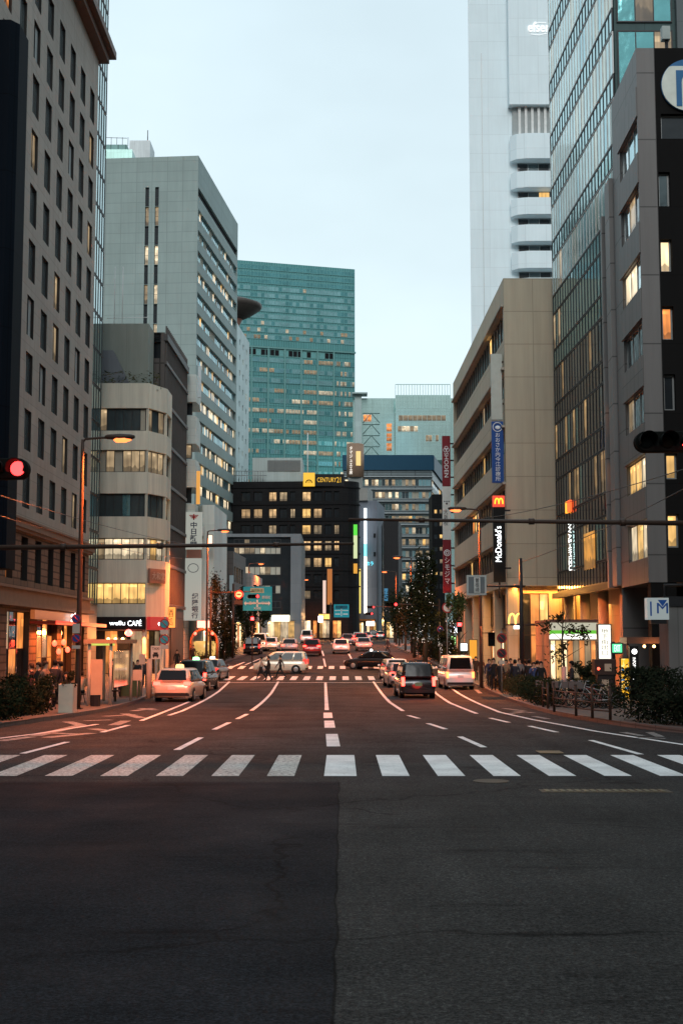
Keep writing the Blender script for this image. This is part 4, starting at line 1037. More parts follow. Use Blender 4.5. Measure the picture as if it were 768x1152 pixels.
for op, mm in zip(ops[1], (g_dark, lit_hi, lit_o, g_black, lit_y, lit_y, g_black)): window(sb, fs[1], op, .25, mm, grey_metal, 1 if op[1] < 3 else 4, 1, .09)
mb = MB()
for z in rz:
    mb.obox(st.O, st.U, st.N, 1.6, st.W + .02, .003, .07, z + .14, z + 1.66)
mb.build('panel_band', [panel('grey_band_panel', (.16, .152, .148), .95, 4, .55, .03, .45)], sb)
# lower storeys: deep black recess, columns, lit entrances
z0 = zg(D) + .1
for q in (x0 + .1, xb - .2): mb = MB(); mb.box(q, q + .62, D + .05, D + .6, z0, base); mb.build('column', [black_wall], sb)
mb = MB(); mb.box(x0 + .6, xb + 15, D + 2.6, D + 2.8, z0, base); mb.build('back_wall', [black_wall], sb)
xa = x0 + 1.3
F_in = Face((xa, D + 2.55), (xb + 8, D + 2.55))
for (u0, u1, za, zb_), mm in zip(((.2, 1.6, z0 + .1, z0 + 2.9), (1.9, 3.2, z0 + .1, z0 + 2.9), (3.4, 5.2, z0 + .1, z0 + 2.9)), (lit_o, lit_hi, lit_o)):
    window(sb, F_in, (u0, u1, za, zb_), -.02, mm, brown_metal, 2, 2, .07, 'shop_front')
area(sb, (x0 + 2.6, D + 1.2, z0 + 3.6), (1, .30, .08), 400, 3, 1, (-.4, -.6, -1), 'entrance_light')
# round emblem on the black front
t = thing('round_emblem_sign', 'big white disc with a blue arch mark on the black wall', 'sign', (xb + 2.2, D - .1, Z(97, D)))
ex, ez, er = X(773, 97, D), Z(97, D), 1.36
def disc(cx, cz, r, y, m, n=48, name='disc', clip=None):
    mb = MB(); pl = []
    for k in range(n):
        a = 2*math.pi*k/n; x, z = r*math.cos(a), r*math.sin(a)
        if clip is not None: z = min(z, clip)
        pl.append((cx + x, cz + z))
    b = len(pl); mb.v += [Vector((p[0], y, p[1])) for p in pl] + [Vector((p[0], y + .05, p[1])) for p in pl]
    mb.f.append(list(range(b))); mb.m.append(0)
    for i in range(b): j = (i + 1) % b; mb.f.append([i + b, j + b, j, i]); mb.m.append(0)
    return mb.build(name, [m], t)
disc(ex, ez, er, D - .10, solid('emblem_blue', (.015, .12, .28), .4), name='blue_disc')
disc(ex, ez, er * .985, D - .16, solid('emblem_white', (.62, .66, .60), .4), name='white_disc', clip=er*.72)
mb = MB(); y = D - .19
aw, ah = .62, .75
outer = [(-aw, -1.1), (-aw, ah)] + [(aw, ah), (aw, -1.1)]
inner_ = [(aw - .27, -1.1), (aw - .27, .15)] + [((aw - .27)*math.cos(k*math.pi/10), .15 + .4*math.sin(k*math.pi/10)) for k in range(1, 10)] + [(-aw + .27, .15), (-aw + .27, -1.1)]
pl = outer + inner_
mb.v += [Vector((ex + p[0], y, ez + p[1])) for p in pl]; mb.f.append(list(range(len(pl)))[::-1]); mb.m.append(0)
mb.v += [Vector((ex + p[0], y + .02, ez + p[1])) for p in pl]
for i in range(len(pl)):
    j = (i + 1) % len(pl); mb.f.append([i, j, j + len(pl), i + len(pl)]); mb.m.append(0)
mb.build('arch_mark', [MATS['emblem_blue']], t)
t = thing('roof_floodlight', 'pale square floodlight box on a dark stalk at the roof edge above the round emblem', 'floodlight', (X(748, 45, D + 1), D + 1, zt))
mb = MB(); mb.box(X(743.5, 45, D + 1), X(752.5, 45, D + 1), D + .8, D + 1.2, Z(45.5, D + 1), Z(31, D + 1)); mb.build('head', [solid('pale_box', (.35, .40, .38), .5)], t)
mb = MB(); mb.tube([(X(749, 45, D + 1), D + 1, zt - .3), (X(749, 45, D + 1), D + 1, Z(45.5, D + 1))], .09); mb.build('stalk', [black_metal], t)
# --- link with pilasters between the stepped building and the glass tower
LK = [(X(694, 400, 66.5), 66.6), (X(698, 400, 66.6), 66.7), (X(698, 400, 66.6), 74), (X(681.5, 400, 70.2), 74)]
xl0 = X(679, 400, 70.5); xl1 = X(694, 400, 68.3)
LK = [(xl1, 68.3), (xl1 + 4, 68.3), (xl1 + 4, 71.6), (xl0 + .45, 71.6)]
lk = thing('grey_pilaster_block', 'narrow grey pilaster block wedged between the stepped building and the striped glass tower', 'building', (xl1, 70, zg(70)))
zl0, zl1 = Z(660, 70), Z(222, 70)
fsl = faces(LK); ops = [(.5, 1.68, Z(y + 31, 70.5), Z(y, 70.5)) for y in (248, 296, 341, 387, 455, 521, 586)]
shell(lk, LK, zl0, zl1, {3: [o for o in ops]}, grey_panel, .12, .3)
for o, mm in zip(ops, (g_dark, g_black, g_dark, g_black, lit_o, lit_o, g_black)): window(lk, fsl[3], o, .12, mm, frame_dark, 1, 2, .05)
Fp = fsl[3]
for u0, u1, dz in ((-.05, .42, -1.2), (1.75, Fp.W - .05, 0)):
    mb = MB(); mb.obox(Fp.O, Fp.U, Fp.N, u0, u1, .004, .28, zl0, zl1 + .5 + dz); mb.build('pilaster', [panel('grey_pilaster', (.21, .205, .20), 4, 2.6, .45, .04, .5)], lk)
# --- glass tower
gx0 = X(694, 200, 72.2); 
TG = [(gx0, 72.2), (gx0 + 14, 72.2), (gx0 + 14, 91.8), (X(622, 300, 91.8), 91.8)]
tg = thing('striped_glass_tower', 'tall glass tower of alternating pale and teal bands, warm lit near the street', 'building', (gx0, 80, zg(80)))
zb_, ztt = Z(667, 90), 62
shell(tg, TG, zb_, ztt, {}, panel('tower_backing', (.05, .09, .09), 2, 2), .2, .4)
Fs = faces(TG)[3]; Ff = faces(TG)[0]
FH = 4.05; z = zb_ + .1; k = 0
g_cream = glass('cream_glass', (.54, .58, .49), .8, .06, .004)
bronze = lit('bronze_lobby', (.9, .55, .22), .28)
while z < ztt - FH:
    z1 = z + FH
    hi = z > 24
    n = 22
    if hi: vis = panes(n, [(6, g_pale), (1.5, g_cream), (1, g_blue), (.4 if z < 34 else .1, lit_dim)]); spn = g_teal
    elif z > 19: vis = panes(n, [(3, g_blue), (1.5, g_teal), (1, lit_dim)]); spn = g_tealdk
    else: vis = panes(n, [(4, g_dark), (1.2, bronze), (3.5, g_black), (.8, g_tealdk)]); spn = g_black
    window(tg, Fs, (.1, Fs.W - .1, z, z + 1.35), -.12, spn, frame_dark, n, 1, .06, 'spandrel_band')
    window(tg, Fs, (.1, Fs.W - .1, z + 1.40, z1 - .05), -.12, vis, frame_alu if hi else frame_dark, n, 1, .06, 'glass_band')
    pk = panes(3, [(1, lit_y), (1, g_tealdk)]) if k in (12, 13, 14) else panes(3, [(3, g_tealdk), (1, lit_dim)])
    window(tg, Ff, (.15, 3.4, z + .4, z1 - .1), -.1, pk, frame_dark, 3, 1, .08, 'front_window')
    z = z1; k += 1
mb = MB()
mb.obox(Fs.O, Fs.U, Fs.N, 0, Fs.W, -.05, .5, zb_ - .35, zb_); mb.build('soffit_edge', [black_metal], tg)
mb = MB(); mb.obox(Ff.O, Ff.U, Ff.N, 3.6, 14, .03, .4, 20, ztt - 2); mb.build('grey_wall', [panel('blue_grey_cladding', (.12, .14, .145), 1.6, 3, .7)], tg)
letters(tg, 'IWASHIMIZU', Fs.p(Fs.u_at_x(644), Z(612, 84), .22), 1, emit('tower_letters', (.95, 1, .95), 2.2), Fs.ang, R(-90), fit=(3.2, .95))
u = Fs.u_at_x(664, 620)
mb = MB(); mb.obox(Fs.O, Fs.U, Fs.N, u - 1.3, u + 1.8, .13, .16, Z(638, 79), Z(596, 79)); mb.build('amber_curtain', [lit('amber_curtain', (1, .42, .06), .9, 5, .3)], tg)
t = thing('red_orange_neon', 'small glowing red and orange square sign on the glass tower above the lit tower lettering', 'sign', Fs.p(Fs.u_at_x(643, 566), Z(566, 84), .3))
u = Fs.u_at_x(642.5, 566)
mb = MB(); mb.obox(Fs.O, Fs.U, Fs.N, u - .1, u + .75, .14, .3, Z(571.5, 84), Z(558.5, 84)); mb.build('panel', [emit('neon_red', (1, .10, .02), 2.0)], t)
mb = MB(); mb.obox(Fs.O, Fs.U, Fs.N, u - .75, u - .13, .14, .3, Z(571.5, 84), Z(558.5, 84)); mb.build('panel_amber', [emit('neon_amber', (1, .35, .03), 2.0)], t)
# lobby below: warm walls behind glass, columns
zl = zg(82) + .1
mb = MB()
mb.prism([(gx0 + .9, 73), (gx0 + 12, 73), (gx0 + 12, 91.2), (X(622, 300, 91.8) + 1.5, 91.2)], zl, zb_ - .02); mb.build('lobby_wall', [panel('lobby_stone', (.42, .33, .24), 1.6, 2.2, .8, .02, .5)], tg)
for uu in (1.0, 6.3, 11.6, 17.2):
    mb = MB(); mb.tube([Fs.p(uu, zl, -.5), Fs.p(uu, zb_ - .01, -.5)], .33, 14); mb.build('column', [solid('lobby_column', (.35, .30, .25), .5)], tg)
Fl = Face(Vector((X(622, 300, 91.8) + 1.45, 91.2)), Vector((gx0 + .85, 73)))
for (u0, u1), mm in zip(((.6, 2.6), (6.2, 8.6), (14.2, 17.6)), (lit_y, lit_y, lit_hi)): window(tg, Fl, (u0, u1, zl + .2, zb_ - .6), -.03, mm, frame_dark, 2, 2, .07, 'lobby_window')
area(tg, Fs.p(10, zb_ - .4, .1), (1, .42, .10), 1500, 1.2, 16, (-.5, 0, -1), 'lobby_light')
window(tg, Face((gx0 - .15, 71.95), (gx0 + 1.5, 71.95)), (0, 1.4, zl + 2.9, zb_ + .6), 0, [lit_y, lit_hi, lit_y, lit_y], frame_dark, 2, 4, .06, 'stair_window')
# --- beige office with slanting ribbon windows
D = 92.3
bx0, bx1 = X(568, 500, D), X(622.5, 500, D)
b1x, b1y = X(510, 520, 131), 131
BO = [(bx0, D), (bx0 + 12, D), (bx0 + 12, 131), (b1x, b1y)]
bo = thing('beige_office_building', 'beige panelled office building with dark ribbon windows and an amber ground floor', 'building', (bx0, D, zg(D)))
fs = faces(BO); Fb, Fr = fs[3], fs[0]; zt = Z(313, D); zbot = Z(659, D)
ys = [(349, 379), (420, 444), (485, 507), (549, 571), (612, 634)]
ops = {3: []}
for a, b in ys: ops[3].append((.7, Fb.W - .5, Z(b, D) - .15, Z(a, D) + .25))
shell(bo, BO, zbot, zt, ops, beige, .3, .5)
mb = MB(); mb.quad([(p[0], p[1], zbot) for p in BO][::-1]); mb.build('soffit', [solid('soffit_cream', (.55, .48, .36), .6)], bo)
for i, op in enumerate(ops[3]):
    pk = panes(22, [(5, g_black), (3, g_dark), (.25, lit_y), (.25, lit_dim)])
    if i == 3: pk[8] = lit_o; pk[9] = lit_y
    window(bo, Fb, op, .3, pk, solid('pier_bronze', (.12, .105, .09), .5), 22, 1, .08, 'ribbon_window', .16, .04)
solid('beige_pier', (.34, .31, .26), .6)
mb = MB()
for op in ops[3]: mb.obox(Fb.O, Fb.U, Fb.N, 0.3, Fb.W - .1, .003, .22, op[3] + .05, op[3] + .22)
mb.build('drip_ledge', [MATS['beige_pier']], bo)
# ground floor: set back amber glass with pale columns
gi = Face(Vector((b1x + .9, 130.2)), Vector((bx0 + .6, D + .8)))
zgl = zg(100)
mb = MB(); mb.prism([(bx0 + .7, D + .9), (bx0 + 11.8, D + .9), (bx0 + 11.8, 130), (b1x + 1.0, 130)], zg(95) - .2, zbot - .01); mb.build('ground_floor_wall', [panel('amber_stone', (.44, .34, .22), 1.2, 2.0, .75, .02, .5)], bo)
for k in range(6):
    mb = MB(); u = Fb.W - .5 - 7.4*k; mb.obox(Fb.O, Fb.U, Fb.N, u - .9, u, -.8, -.1, zg(Fb.p(u, 0).y) + .1, zbot - .01); mb.build('column', [panel('pale_column', (.50, .42, .30), 1, 1.6, .8)], bo)
for k in range(5):
    u1 = gi.W - 1.6 - 7.3*k; u0 = u1 - 5.6; zz = zg(gi.p(u0, 0).y) + .2
    window(bo, gi, (u0, u1, zz + 3.3, zbot - .35), -.02, panes(5, [(1.6, g_black), (1, lit_o), (1, lit_y)]), brown_metal, 5, 1, .09, 'upper_glazing')
    window(bo, gi, (u0, u1, zz, zz + 3.0), -.02, panes(5, [(1, g_black), (1, lit_o), (1.3, lit_hi), (.8, lit_y)]), brown_metal, 5, 1, .09, 'shop_front')
gf2 = Face((bx0 + .7, D + .85), (bx0 + 11.8, D + .85)); zz = zg(D) + .2
for u0, u1, mm in ((.4, 2.4, [g_black, lit_o, lit_y]), (3.4, 4.4, [lit_o])): window(bo, gf2, (u0, u1, zz, zbot - .5), -.02, mm, brown_metal, len(mm), 2, .08, 'front_glazing')
area(bo, Fb.p(Fb.W*.7, zbot - .1, -.3), (1, .40, .07), 2100, 1.0, 22, (-.35, 0, -1), 'soffit_light')
area(bo, (bx0 + 4, D + .35, zbot - .1), (1, .42, .08), 800, 7, .5, (0, -.3, -1), 'soffit_light')
# yellow arches sign over the shop
t = thing('golden_arches_sign', 'yellow double arch sign glowing over the amber shop front', 'sign', (X(579, 697, 91), 91, Z(707, 91)))
ax, az = X(579.5, 697, 91), Z(702, 91)
mb = MB()
for sx_ in (-1, 1): mb.tube([(ax + sx_*.24 + .24*math.cos(k*math.pi/12), 91, az + .72*math.sin(k*math.pi/12)**.8) for k in range(13)], .065, 8)
mb.build('arches', [emit('arch_yellow', (1, .55, .10), 3)], t)
mb = MB(); mb.box(ax - .1, ax + .35, 90.9, 91.3, az - .35, az - .05); mb.build('white_box', [emit('white_box_light', (.95, .97, 1), 3)], t)
mb = MB(); mb.box(ax - .6, ax + 1.6, 91.0, 91.1, az - .05, az + .03); mb.build('bracket', [black_metal], t)
# vertical black sign
t = thing('black_vertical_sign', 'black vertical sign with sideways white lettering and a red arches panel on top', 'sign', (X(561, 600, 91.4), 91.6, Z(655, 91.4)))
sx0, sx1, Dv = X(554.5, 600, 91.4), X(567.8, 600, 91.4), 91.4
mb = MB(); mb.box(sx0, sx1, Dv, Dv + .35, Z(655, Dv), Z(570.3, Dv)); mb.build('panel', [solid('sign_black', (.01, .01, .01), .3)], t)
letters(t, "McDonald's", ((sx0 + sx1)/2 - .08, Dv - .03, Z(612, Dv)), 1, emit('white_sign_glow', (.95, .98, 1), 2.6), 0, R(90), fit=(2.55, .46))
mb = MB(); mb.box(sx0, sx1, Dv, Dv + .35, Z(570, Dv), Z(557.5, Dv)); mb.build('red_panel', [emit('arch_red', (.9, .07, .03), 1.0)], t)
mb = MB()
for q in (-1, 1): mb.tube([((sx0 + sx1)/2 + q*.14 + .14*math.cos(k*math.pi/12), Dv - .03, Z(567, Dv) + .40*math.sin(k*math.pi/12)**.8) for k in range(13)], .05, 6)
mb.build('arches', [emit('arch_gold', (1, .55, .03), 2.0)], t)
for y in (575, 640): mb = MB(); mb.box(sx1 + .003, bx0 + .2, Dv + .1, Dv + .2, Z(y, Dv), Z(y, Dv) + .12); mb.build('bracket', [black_metal], t)
mb = MB(); mb.tube([((sx0 + sx1)/2, Dv + .15, Z(655, Dv)), ((sx0 + sx1)/2, Dv + .15, Z(673, Dv))], .07); mb.build('drop_tube', [black_metal], t)
# blue banner and blank white panel above it
Dv = 92.7
t = thing('blue_vertical_sign', 'blue vertical sign with white Japanese lettering on the beige office building', 'sign', (X(560, 510, Dv), Dv, Z(543, Dv)))
sx0, sx1 = X(553, 510, Dv), X(566, 510, Dv)
mb = MB(); mb.box(sx0, sx1, Dv, Dv + .3, Z(543, Dv), Z(474, Dv)); mb.build('panel', [solid('sign_blue', (.012, .06, .24), .45)], t)
wl2 = solid('white_lettering', (.72, .75, .78), .5)
letters(t, stack('おおさか内今江診療所'), ((sx0 + sx1)/2, Dv - .02, Z(514, Dv)), 1, wl2, fit=(.36, 3.55))
mb = MB(); cc = ((sx0 + sx1)/2, Z(480.5, Dv))
mb.rings([[Vector((cc[0] + (.33 + .03*math.cos(q*1.57))*math.cos(a), Dv - .03 + .02*math.sin(q*1.57), cc[1] + (.33 + .03*math.cos(q*1.57))*math.sin(a))) for q in range(4)] for a in [k*math.pi/12 for k in range(25)]], caps=False)
mb.ball((cc[0] + .02, Dv - .02, cc[1] - .03), .2, sc=(1, .2, .7)); mb.build('emblem', [wl2], t)
t = thing('blank_white_sign', 'blank white vertical sign panel directly above the blue vertical sign', 'sign', (X(559, 430, Dv), Dv, Z(472, Dv)))
mb = MB(); mb.box(sx0 + .0, sx1 - .05, Dv, Dv + .3, Z(472, Dv), Z(398, Dv)); mb.build('panel', [solid('sign_white_panel', (.42, .44, .40), .5)], t)
for y in (408, 430, 455): mb = MB(); mb.box(sx1 - .05, bx0 - .02 + .1, Dv + .1, Dv + .2, Z(y, Dv), Z(y, Dv) + .15); mb.build('bracket', [brown_metal], t)
# red and white banners at the far end of the beige office
Dv = 131.4
red = solid('sign_red', (.16, .012, .02), .5); whp = solid('sign_white', (.55, .57, .55), .5)
sx0, sx1 = X(497.5, 560, Dv), X(506.7, 560, Dv); xm = (sx0 + sx1)/2
def vs_(lb, y0, y1, m, name): 
    t = thing(name, lb, 'sign', (xm, Dv, Z(y1, Dv))); mb = MB(); mb.box(sx0, sx1, Dv, Dv + .3, Z(y1, Dv), Z(y0, Dv)); mb.build('panel', [m], t)
    for k in range(3):
        mb = MB(); y = y0 + (y1 - y0)*(k + .5)/3; mb.box(sx1 + .005, sx1 + .5, Dv + .1, Dv + .2, Z(y, Dv), Z(y, Dv) + .15); mb.build('bracket', [black_metal], t)
    return t
t = vs_('dark red vertical sign reading SHODEN sideways, topmost of the banner stack', 490.3, 547, red, 'red_vertical_sign')
letters(t, 'SHODEN', (xm, Dv - .02, Z(523, Dv)), 1, wl2, 0, R(-90), fit=(2.6, .42))
mb = MB()
for q in (0, 2.1, 4.2): 
    mb.tube([(xm + .15*math.cos(q + 1.57) + .17*math.cos(k*math.pi/6), Dv - .02, Z(505.5, Dv) + .15*math.sin(q + 1.57) + .17*math.sin(k*math.pi/6)) for k in range(13)], .03, 5)
mb.build('emblem', [wl2], t)
t = vs_('pale grey vertical sign between the two red ones, with small dark marks', 547.3, 607, whp, 'white_vertical_sign')
dkl = solid('dark_lettering', (.05, .05, .06), .5)
letters(t, stack('大阪校'), (xm - .1, Dv - .02, Z(582, Dv)), 1, dkl, fit=(.42, 1.7)); mb = MB()
for q in (-.22, 0, .22): mb.ball((xm + q, Dv - .01, Z(564, Dv)), .07, 8, 5, sc=(1, .3, 1))
mb.ball((xm, Dv - .01, Z(566.5, Dv)), .11, 8, 5, sc=(1, .3, 1)); mb.build('emblem', [dkl], t)
t = vs_('dark red vertical sign with white katakana, lowest of the banner stack', 607.3, 667, red, 'red_vertical_sign')
letters(t, stack('シモジマ'), (xm, Dv - .02, Z(642, Dv)), 1, wl2, fit=(.5, 2.7))
mb = MB()
for rr in (.30, .15): mb.tube([(xm + rr*math.cos(k*math.pi/10), Dv - .02, Z(622, Dv) + rr*math.sin(k*math.pi/10)) for k in range(21)], .045, 5)
mb.build('emblem', [wl2], t)
t = thing('light_tube', 'row of small white light tubes on the edge beside the lowest red vertical sign', 'light', (sx1 + .6, Dv, Z(668, Dv)))
for y in (648, 660): mb = MB(); mb.box(sx1 + .55, sx1 + .75, Dv + .1, Dv + .3, Z(y + 8, Dv), Z(y - 2, Dv)); mb.build('tube', [emit('tube_white', (.95, 1, .95), 3)], t)
# --- white tower behind
D = 197
wx0 = X(528, 200, D); xr = X(575, 200, D)
WT = [(wx0, D), (xr, D), (xr + 14, D), (xr + 14, D + 30), (X(531, 200, D + 30), D + 30)]
wt = thing('white_balcony_tower', 'bright white panelled tower with curved balconies and a lit script logo near its top', 'building', (wx0, D, zg(D)))
wtop = 128
wp = panel('white_panel', (.77, .88, .92), 3.1, 3.1, .9, .05, .45, 0, .04, streak=.05)
shell(wt, WT, zg(D), wtop, {}, wp, .2, .4)
mb = MB(); mb.box(xr + .2, xr + 9, D - .35, D - .01, Z(158, D), Z(122, D)); mb.build('louvre_recess', [solid('recess_grey', (.35, .38, .38), .6)], wt)
mb = MB()
for k in range(8): mb.box(xr + 1.1 + k*1.02, xr + 1.5 + k*1.02, D - .75, D - .36, Z(157, D), Z(122, D))
mb.build('louvre', [white_metal], wt)
mb = MB(); mb.box(xr - .4, xr + 10, D - 1.6, D - .02, Z(122, D), wtop); mb.build('projecting_wall', [wp], wt)
bal = []
for i, (a, b) in enumerate(((156, 184), (198, 216), (227.5, 246), (257.5, 276), (287, 306), (317, 336), (347, 366))):
    mb = MB(); z0, z1 = Z(b, D), Z(a, D)
    pl = [(xr + .3, D - .02), (xr - .3, D - .9), (xr + .6, D - 1.9), (xr + 2.2, D - 2.3), (xr + 12, D - 2.3), (xr + 12, D - .02)]
    mb.prism(pl[::-1] if False else pl, z0, z1); mb.build('balcony', [wp], wt)
    if i > 0:
        zlo, zhi = z1, bal[-1]
        window(wt, Face((xr + .9, D - .02), (xr + 11, D - .02)), (0, 10.1, zlo + .05, zhi - .05), -.15, [g_black, g_dark, lit_y if i == 2 else g_black, g_dark, g_tealdk, g_black], frame_alu, 6, 1, .1, 'balcony_window')
    bal.append(z0)
window(wt, Face((xr - 4.6, D - .02), (xr - 2.6, D - .02)), (.0, .05, Z(400, D), Z(60, D)), -.05, frame_alu, frame_alu, 1, 1, .02, 'wall_joint')
t = thing('script_logo', 'white lit script logo with a clover mark near the top of the white balcony tower', 'sign', (X(605, 35, D - 2), D - 1.7, Z(42, D)))
lw = emit('logo_white', (.97, 1, 1), 1.05)
o = letters(t, 'efsere', (X(606.5, 36, D), D - 1.75, Z(36, D)), 1, lw, fit=(4.3, 1.7), bold=.015); 
mb = MB(); yc = D - 1.75; cxx, czz = X(617, 25, D), Z(25, D)
for q in range(4): mb.ball((cxx + .32*math.cos(q*1.57 + .78), yc, czz + .28*math.sin(q*1.57 + .78)), .22, 8, 6, sc=(1, .2, 1))
mb.tube([(X(594, 38, D), yc, Z(38, D)), (X(597, 34, D), yc, Z(34, D)), (X(603, 31, D), yc, Z(31, D)), (X(612, 31.5, D), yc, Z(31.5, D))], .04, 6); mb.tube([(X(595, 44, D), yc, Z(44, D)), (X(604, 45, D), yc, Z(45, D)), (X(613, 44, D), yc, Z(43, D))], .04, 6)
mb.build('clover_mark', [lw], t)
# ------------------------------------------------------------------ unseen city blocks added round the crossing to shade the street
blockw = panel('shade_block_wall', (.20, .19, .18), 3.2, 3.3, .6, .05, .7)
for x0, x1, y0, y1, h, lb in ((-62, -15, -75, -14, 44, 'unseen grey block added to shade the street, behind the crossing, left of the avenue'), (15, 64, -80, -15, 50, 'unseen grey block added to shade the street, behind the crossing, right of the avenue'), (-16, 16, -190, -160, 128, 'unseen grey tower added far behind the avenue to block the sun'), (-60, -22, 33, 54.5, 38, 'unseen grey corner block left of the stone hotel, added for shade'), (33, 70, 33, 75, 40, 'unseen grey corner block right of the stepped building, added for shade'), (-125, -70, -60, 26, 40, 'unseen grey block closing the cross street on the left, added for shade'), (72, 130, -60, 26, 40, 'unseen grey block closing the cross street on the right, added for shade')):
    fp = [(x0, y0), (x1, y0), (x1, y1), (x0, y1)]
    t = thing('shade_block', lb, 'building', ((x0 + x1)/2, (y0 + y1)/2, 0)); fs = faces(fp)
    ops = {i: [(1.5, F_.W - 1.5, 4.2 + 3.4*k, 6.1 + 3.4*k) for k in range(int((h - 5)//3.4))] for i, F_ in enumerate(fs) if i in ((2,) if y1 < 0 and abs(x0 + x1) < 100 else (1,) if x1 < 0 else (3,))}
    shell(t, fp, -.2, h, ops, blockw, .3, .5)
    for i in ops:
        for op in ops[i]: window(t, fs[i], op, .3, panes(12, [(4, g_dark), (1, lit_dim), (.4, lit_w)]), frame_dark, 12, 1, .08, 'ribbon_window')
# ------------------------------------------------------------------ street furniture
H_ = .14
def base(x, y): g = G(x, y); return Vector((g.x, g.y, g.z + H_))
def at(px, D, lift=H_): return Vector((X(px, 760, D), D, zg(D) + lift))
sod = emit('sodium_lens', (1, .18, .045), 3.4)
GLOW = (1, .19, .04)
def street_lamp(px, D, py_top, px_head, lb, power=900, pole=brown_metal):
    b = at(px, D); t = thing('street_lamp', lb, 'street lamp', b, 0, 'orange street lamps along both pavements')
    zt = Z(py_top, D); hx = X(px_head, py_top, D); s = 1 if hx > b.x else -1
    mb = MB(); mb.tube([b, b + Vector((0, 0, 1.2)), (b.x, D, zt - .5), (b.x, D, zt - .05)], [.12, .105, .065, .055], 10); mb.build('pole', [pole], t)
    mb = MB(); mb.box(b.x - .17, b.x + .17, D - .17, D + .17, b.z, b.z + .05); mb.build('foot_plate', [pole], t)
    mb = MB(); mb.tube([(b.x, D, zt - .15), (b.x + s*.1, D, zt - .03), (hx - s*.7, D, zt + .02), (hx - s*.4, D, zt + .02)], .045, 8); mb.build('arm', [pole], t)
    rr = []
    for u, w, h in ((-.55, .06, .05), (-.45, .12, .09), (0, .17, .12), (.42, .14, .10), (.55, .05, .05)):
        rr.append([Vector((hx + s*u, D + w*math.cos(k*.785), zt + .05 + h*math.sin(k*.785))) for k in range(8)])
    mb = MB(); mb.rings(rr); hd = mb.build('lamp_head', [pole], t)
    rr = []
    for u, w, h in ((-.22, .05, .03), (-.12, .15, .13), (.2, .15, .13), (.42, .05, .03)):
        rr.append([Vector((hx + s*u, D + w*math.cos(k*.785), zt - .06 + h*.8*math.sin(k*.785))) for k in range(8)])
    mb = MB(); mb.rings(rr); mb.build('lens', [sod], hd, world_coords=True)
    lamp(t, (hx, D, zt - .3), GLOW, power * 8, 160, .25, (0, 0, -1))
    return t
street_lamp(88, 46.5, 493, 135, 'nearest orange street lamp, tall pole before the stone hotel', 1500)
street_lamp(232, 107, 597, 252, 'orange street lamp in front of the white vertical bank sign', 2200)
street_lamp(279, 165, 634, 293, 'orange street lamp rising behind the blue road sign', 1800)
street_lamp(333, 225, 652, 344, 'farthest left orange street lamp, before the black office block', 1800)
street_lamp(541, 75, 573, 514, 'orange street lamp on a tall pole against the beige office building', 1800)
street_lamp(463, 131, 627, 447, 'right orange street lamp among the lit trees, the nearer of two', 1800)
street_lamp(446, 170, 643, 433, 'right orange street lamp beyond the trees, before the black narrow building', 1800)
# ---- traffic lights: horizontal three-lens heads
hood = solid('signal_hood', (.008, .009, .008), .8, spec=.05)
red_on = emit('signal_red', (1, .03, .03), 7)
def off_lens(nm, c): return solid(nm, c, .8, spec=.03)
def signal(t, c, s=.86, red=True):
    """three-lens head, red at the viewer's right, centred on its red lens c; lenses face the camera"""
    c = Vector(c); q = .42 * s
    mb = MB(); rr = []
    for d, k in ((.12, .9), (.10, 1), (-.10, 1), (-.12, .9)):
        ring = []
        for a in range(20):
            th = 2*math.pi*a/20; x = .21*s*k*math.cos(th); z = .21*s*k*math.sin(th)
            ring.append(c + Vector((x + (0 if x > 0 else -2*q), d*s, z)))
        rr.append(ring)
    mb.rings(rr, smooth=False); h = mb.build('housing', [hood], t)
    for i, m in enumerate((off_lens('lens_green_off', (.005, .007, .007)), off_lens('lens_amber_off', (.008, .006, .004)), red_on if red else off_lens('lens_red_off', (.008, .004, .004)))):
        cc = c + Vector(((i - 2) * q, -.125*s, 0))
        mb = MB(); mb.ball(cc, .145*s, 16, 8, sc=(1, .22, 1)); mb.build('lens', [m], h)
        mb = MB(); o_, i_ = [], []
        for y, r in ((-.0, .165), (-.28, .175)):
            o_.append([cc + Vector((r*s*math.cos(a), y*s, r*s*math.sin(a))) for a in [R(-25 + 230*k/14) for k in range(15)]])
        mb.rings(o_, close=False, caps=False); mb.rings([[v + Vector((0, 0, -.012*s)) for v in r_] for r_ in o_], close=False, caps=False)
        mb.build('visor', [hood], h)
    return h
def mast(px0, D, label, heads=(), y_arm=None, px_end=None, pole_px=None, name='traffic_light', cat='traffic light', r=.11, ground=None, off=H_):
    b = Vector((X(pole_px, 700, D), D, zg(D) + off)); t = thing(name, label, cat, b)
    za = Z(y_arm, D); xe = X(px_end, y_arm, D); s = 1 if xe > b.x else -1
    mb = MB(); mb.tube([b, (b.x, D, za + .5)], [r, r*.7], 10); mb.build('pole', [brown_metal], t)
    mb = MB(); mb.tube([(b.x, D, za), (xe, D, Z(y_arm, D) + .12)], [r*.62, r*.3], 8); mb.build('arm', [brown_metal], t)
    for k in (.25, .5, .8):
        mb = MB(); xx = b.x + (xe - b.x)*k; mb.tube([(xx - .08, D, za + .06*k*2), (xx + .08, D, za + .06*k*2)], r*.95*(1 - .5*k), 8); mb.build('clamp', [brown_metal], t)
    for c in heads: signal(t, c)
    return t
# long tapered arms that reach in from either side over the stop line
mast(0, 36, 'long dark tapered mast arm reaching in from the left over the road', y_arm=616.5, px_end=398, pole_px=-40, name='mast_arm', cat='mast arm', r=.125)
mast(0, 36, 'long dark tapered mast arm reaching in from the right over the road', y_arm=589, px_end=392, pole_px=806, name='mast_arm', cat='mast arm', r=.125)
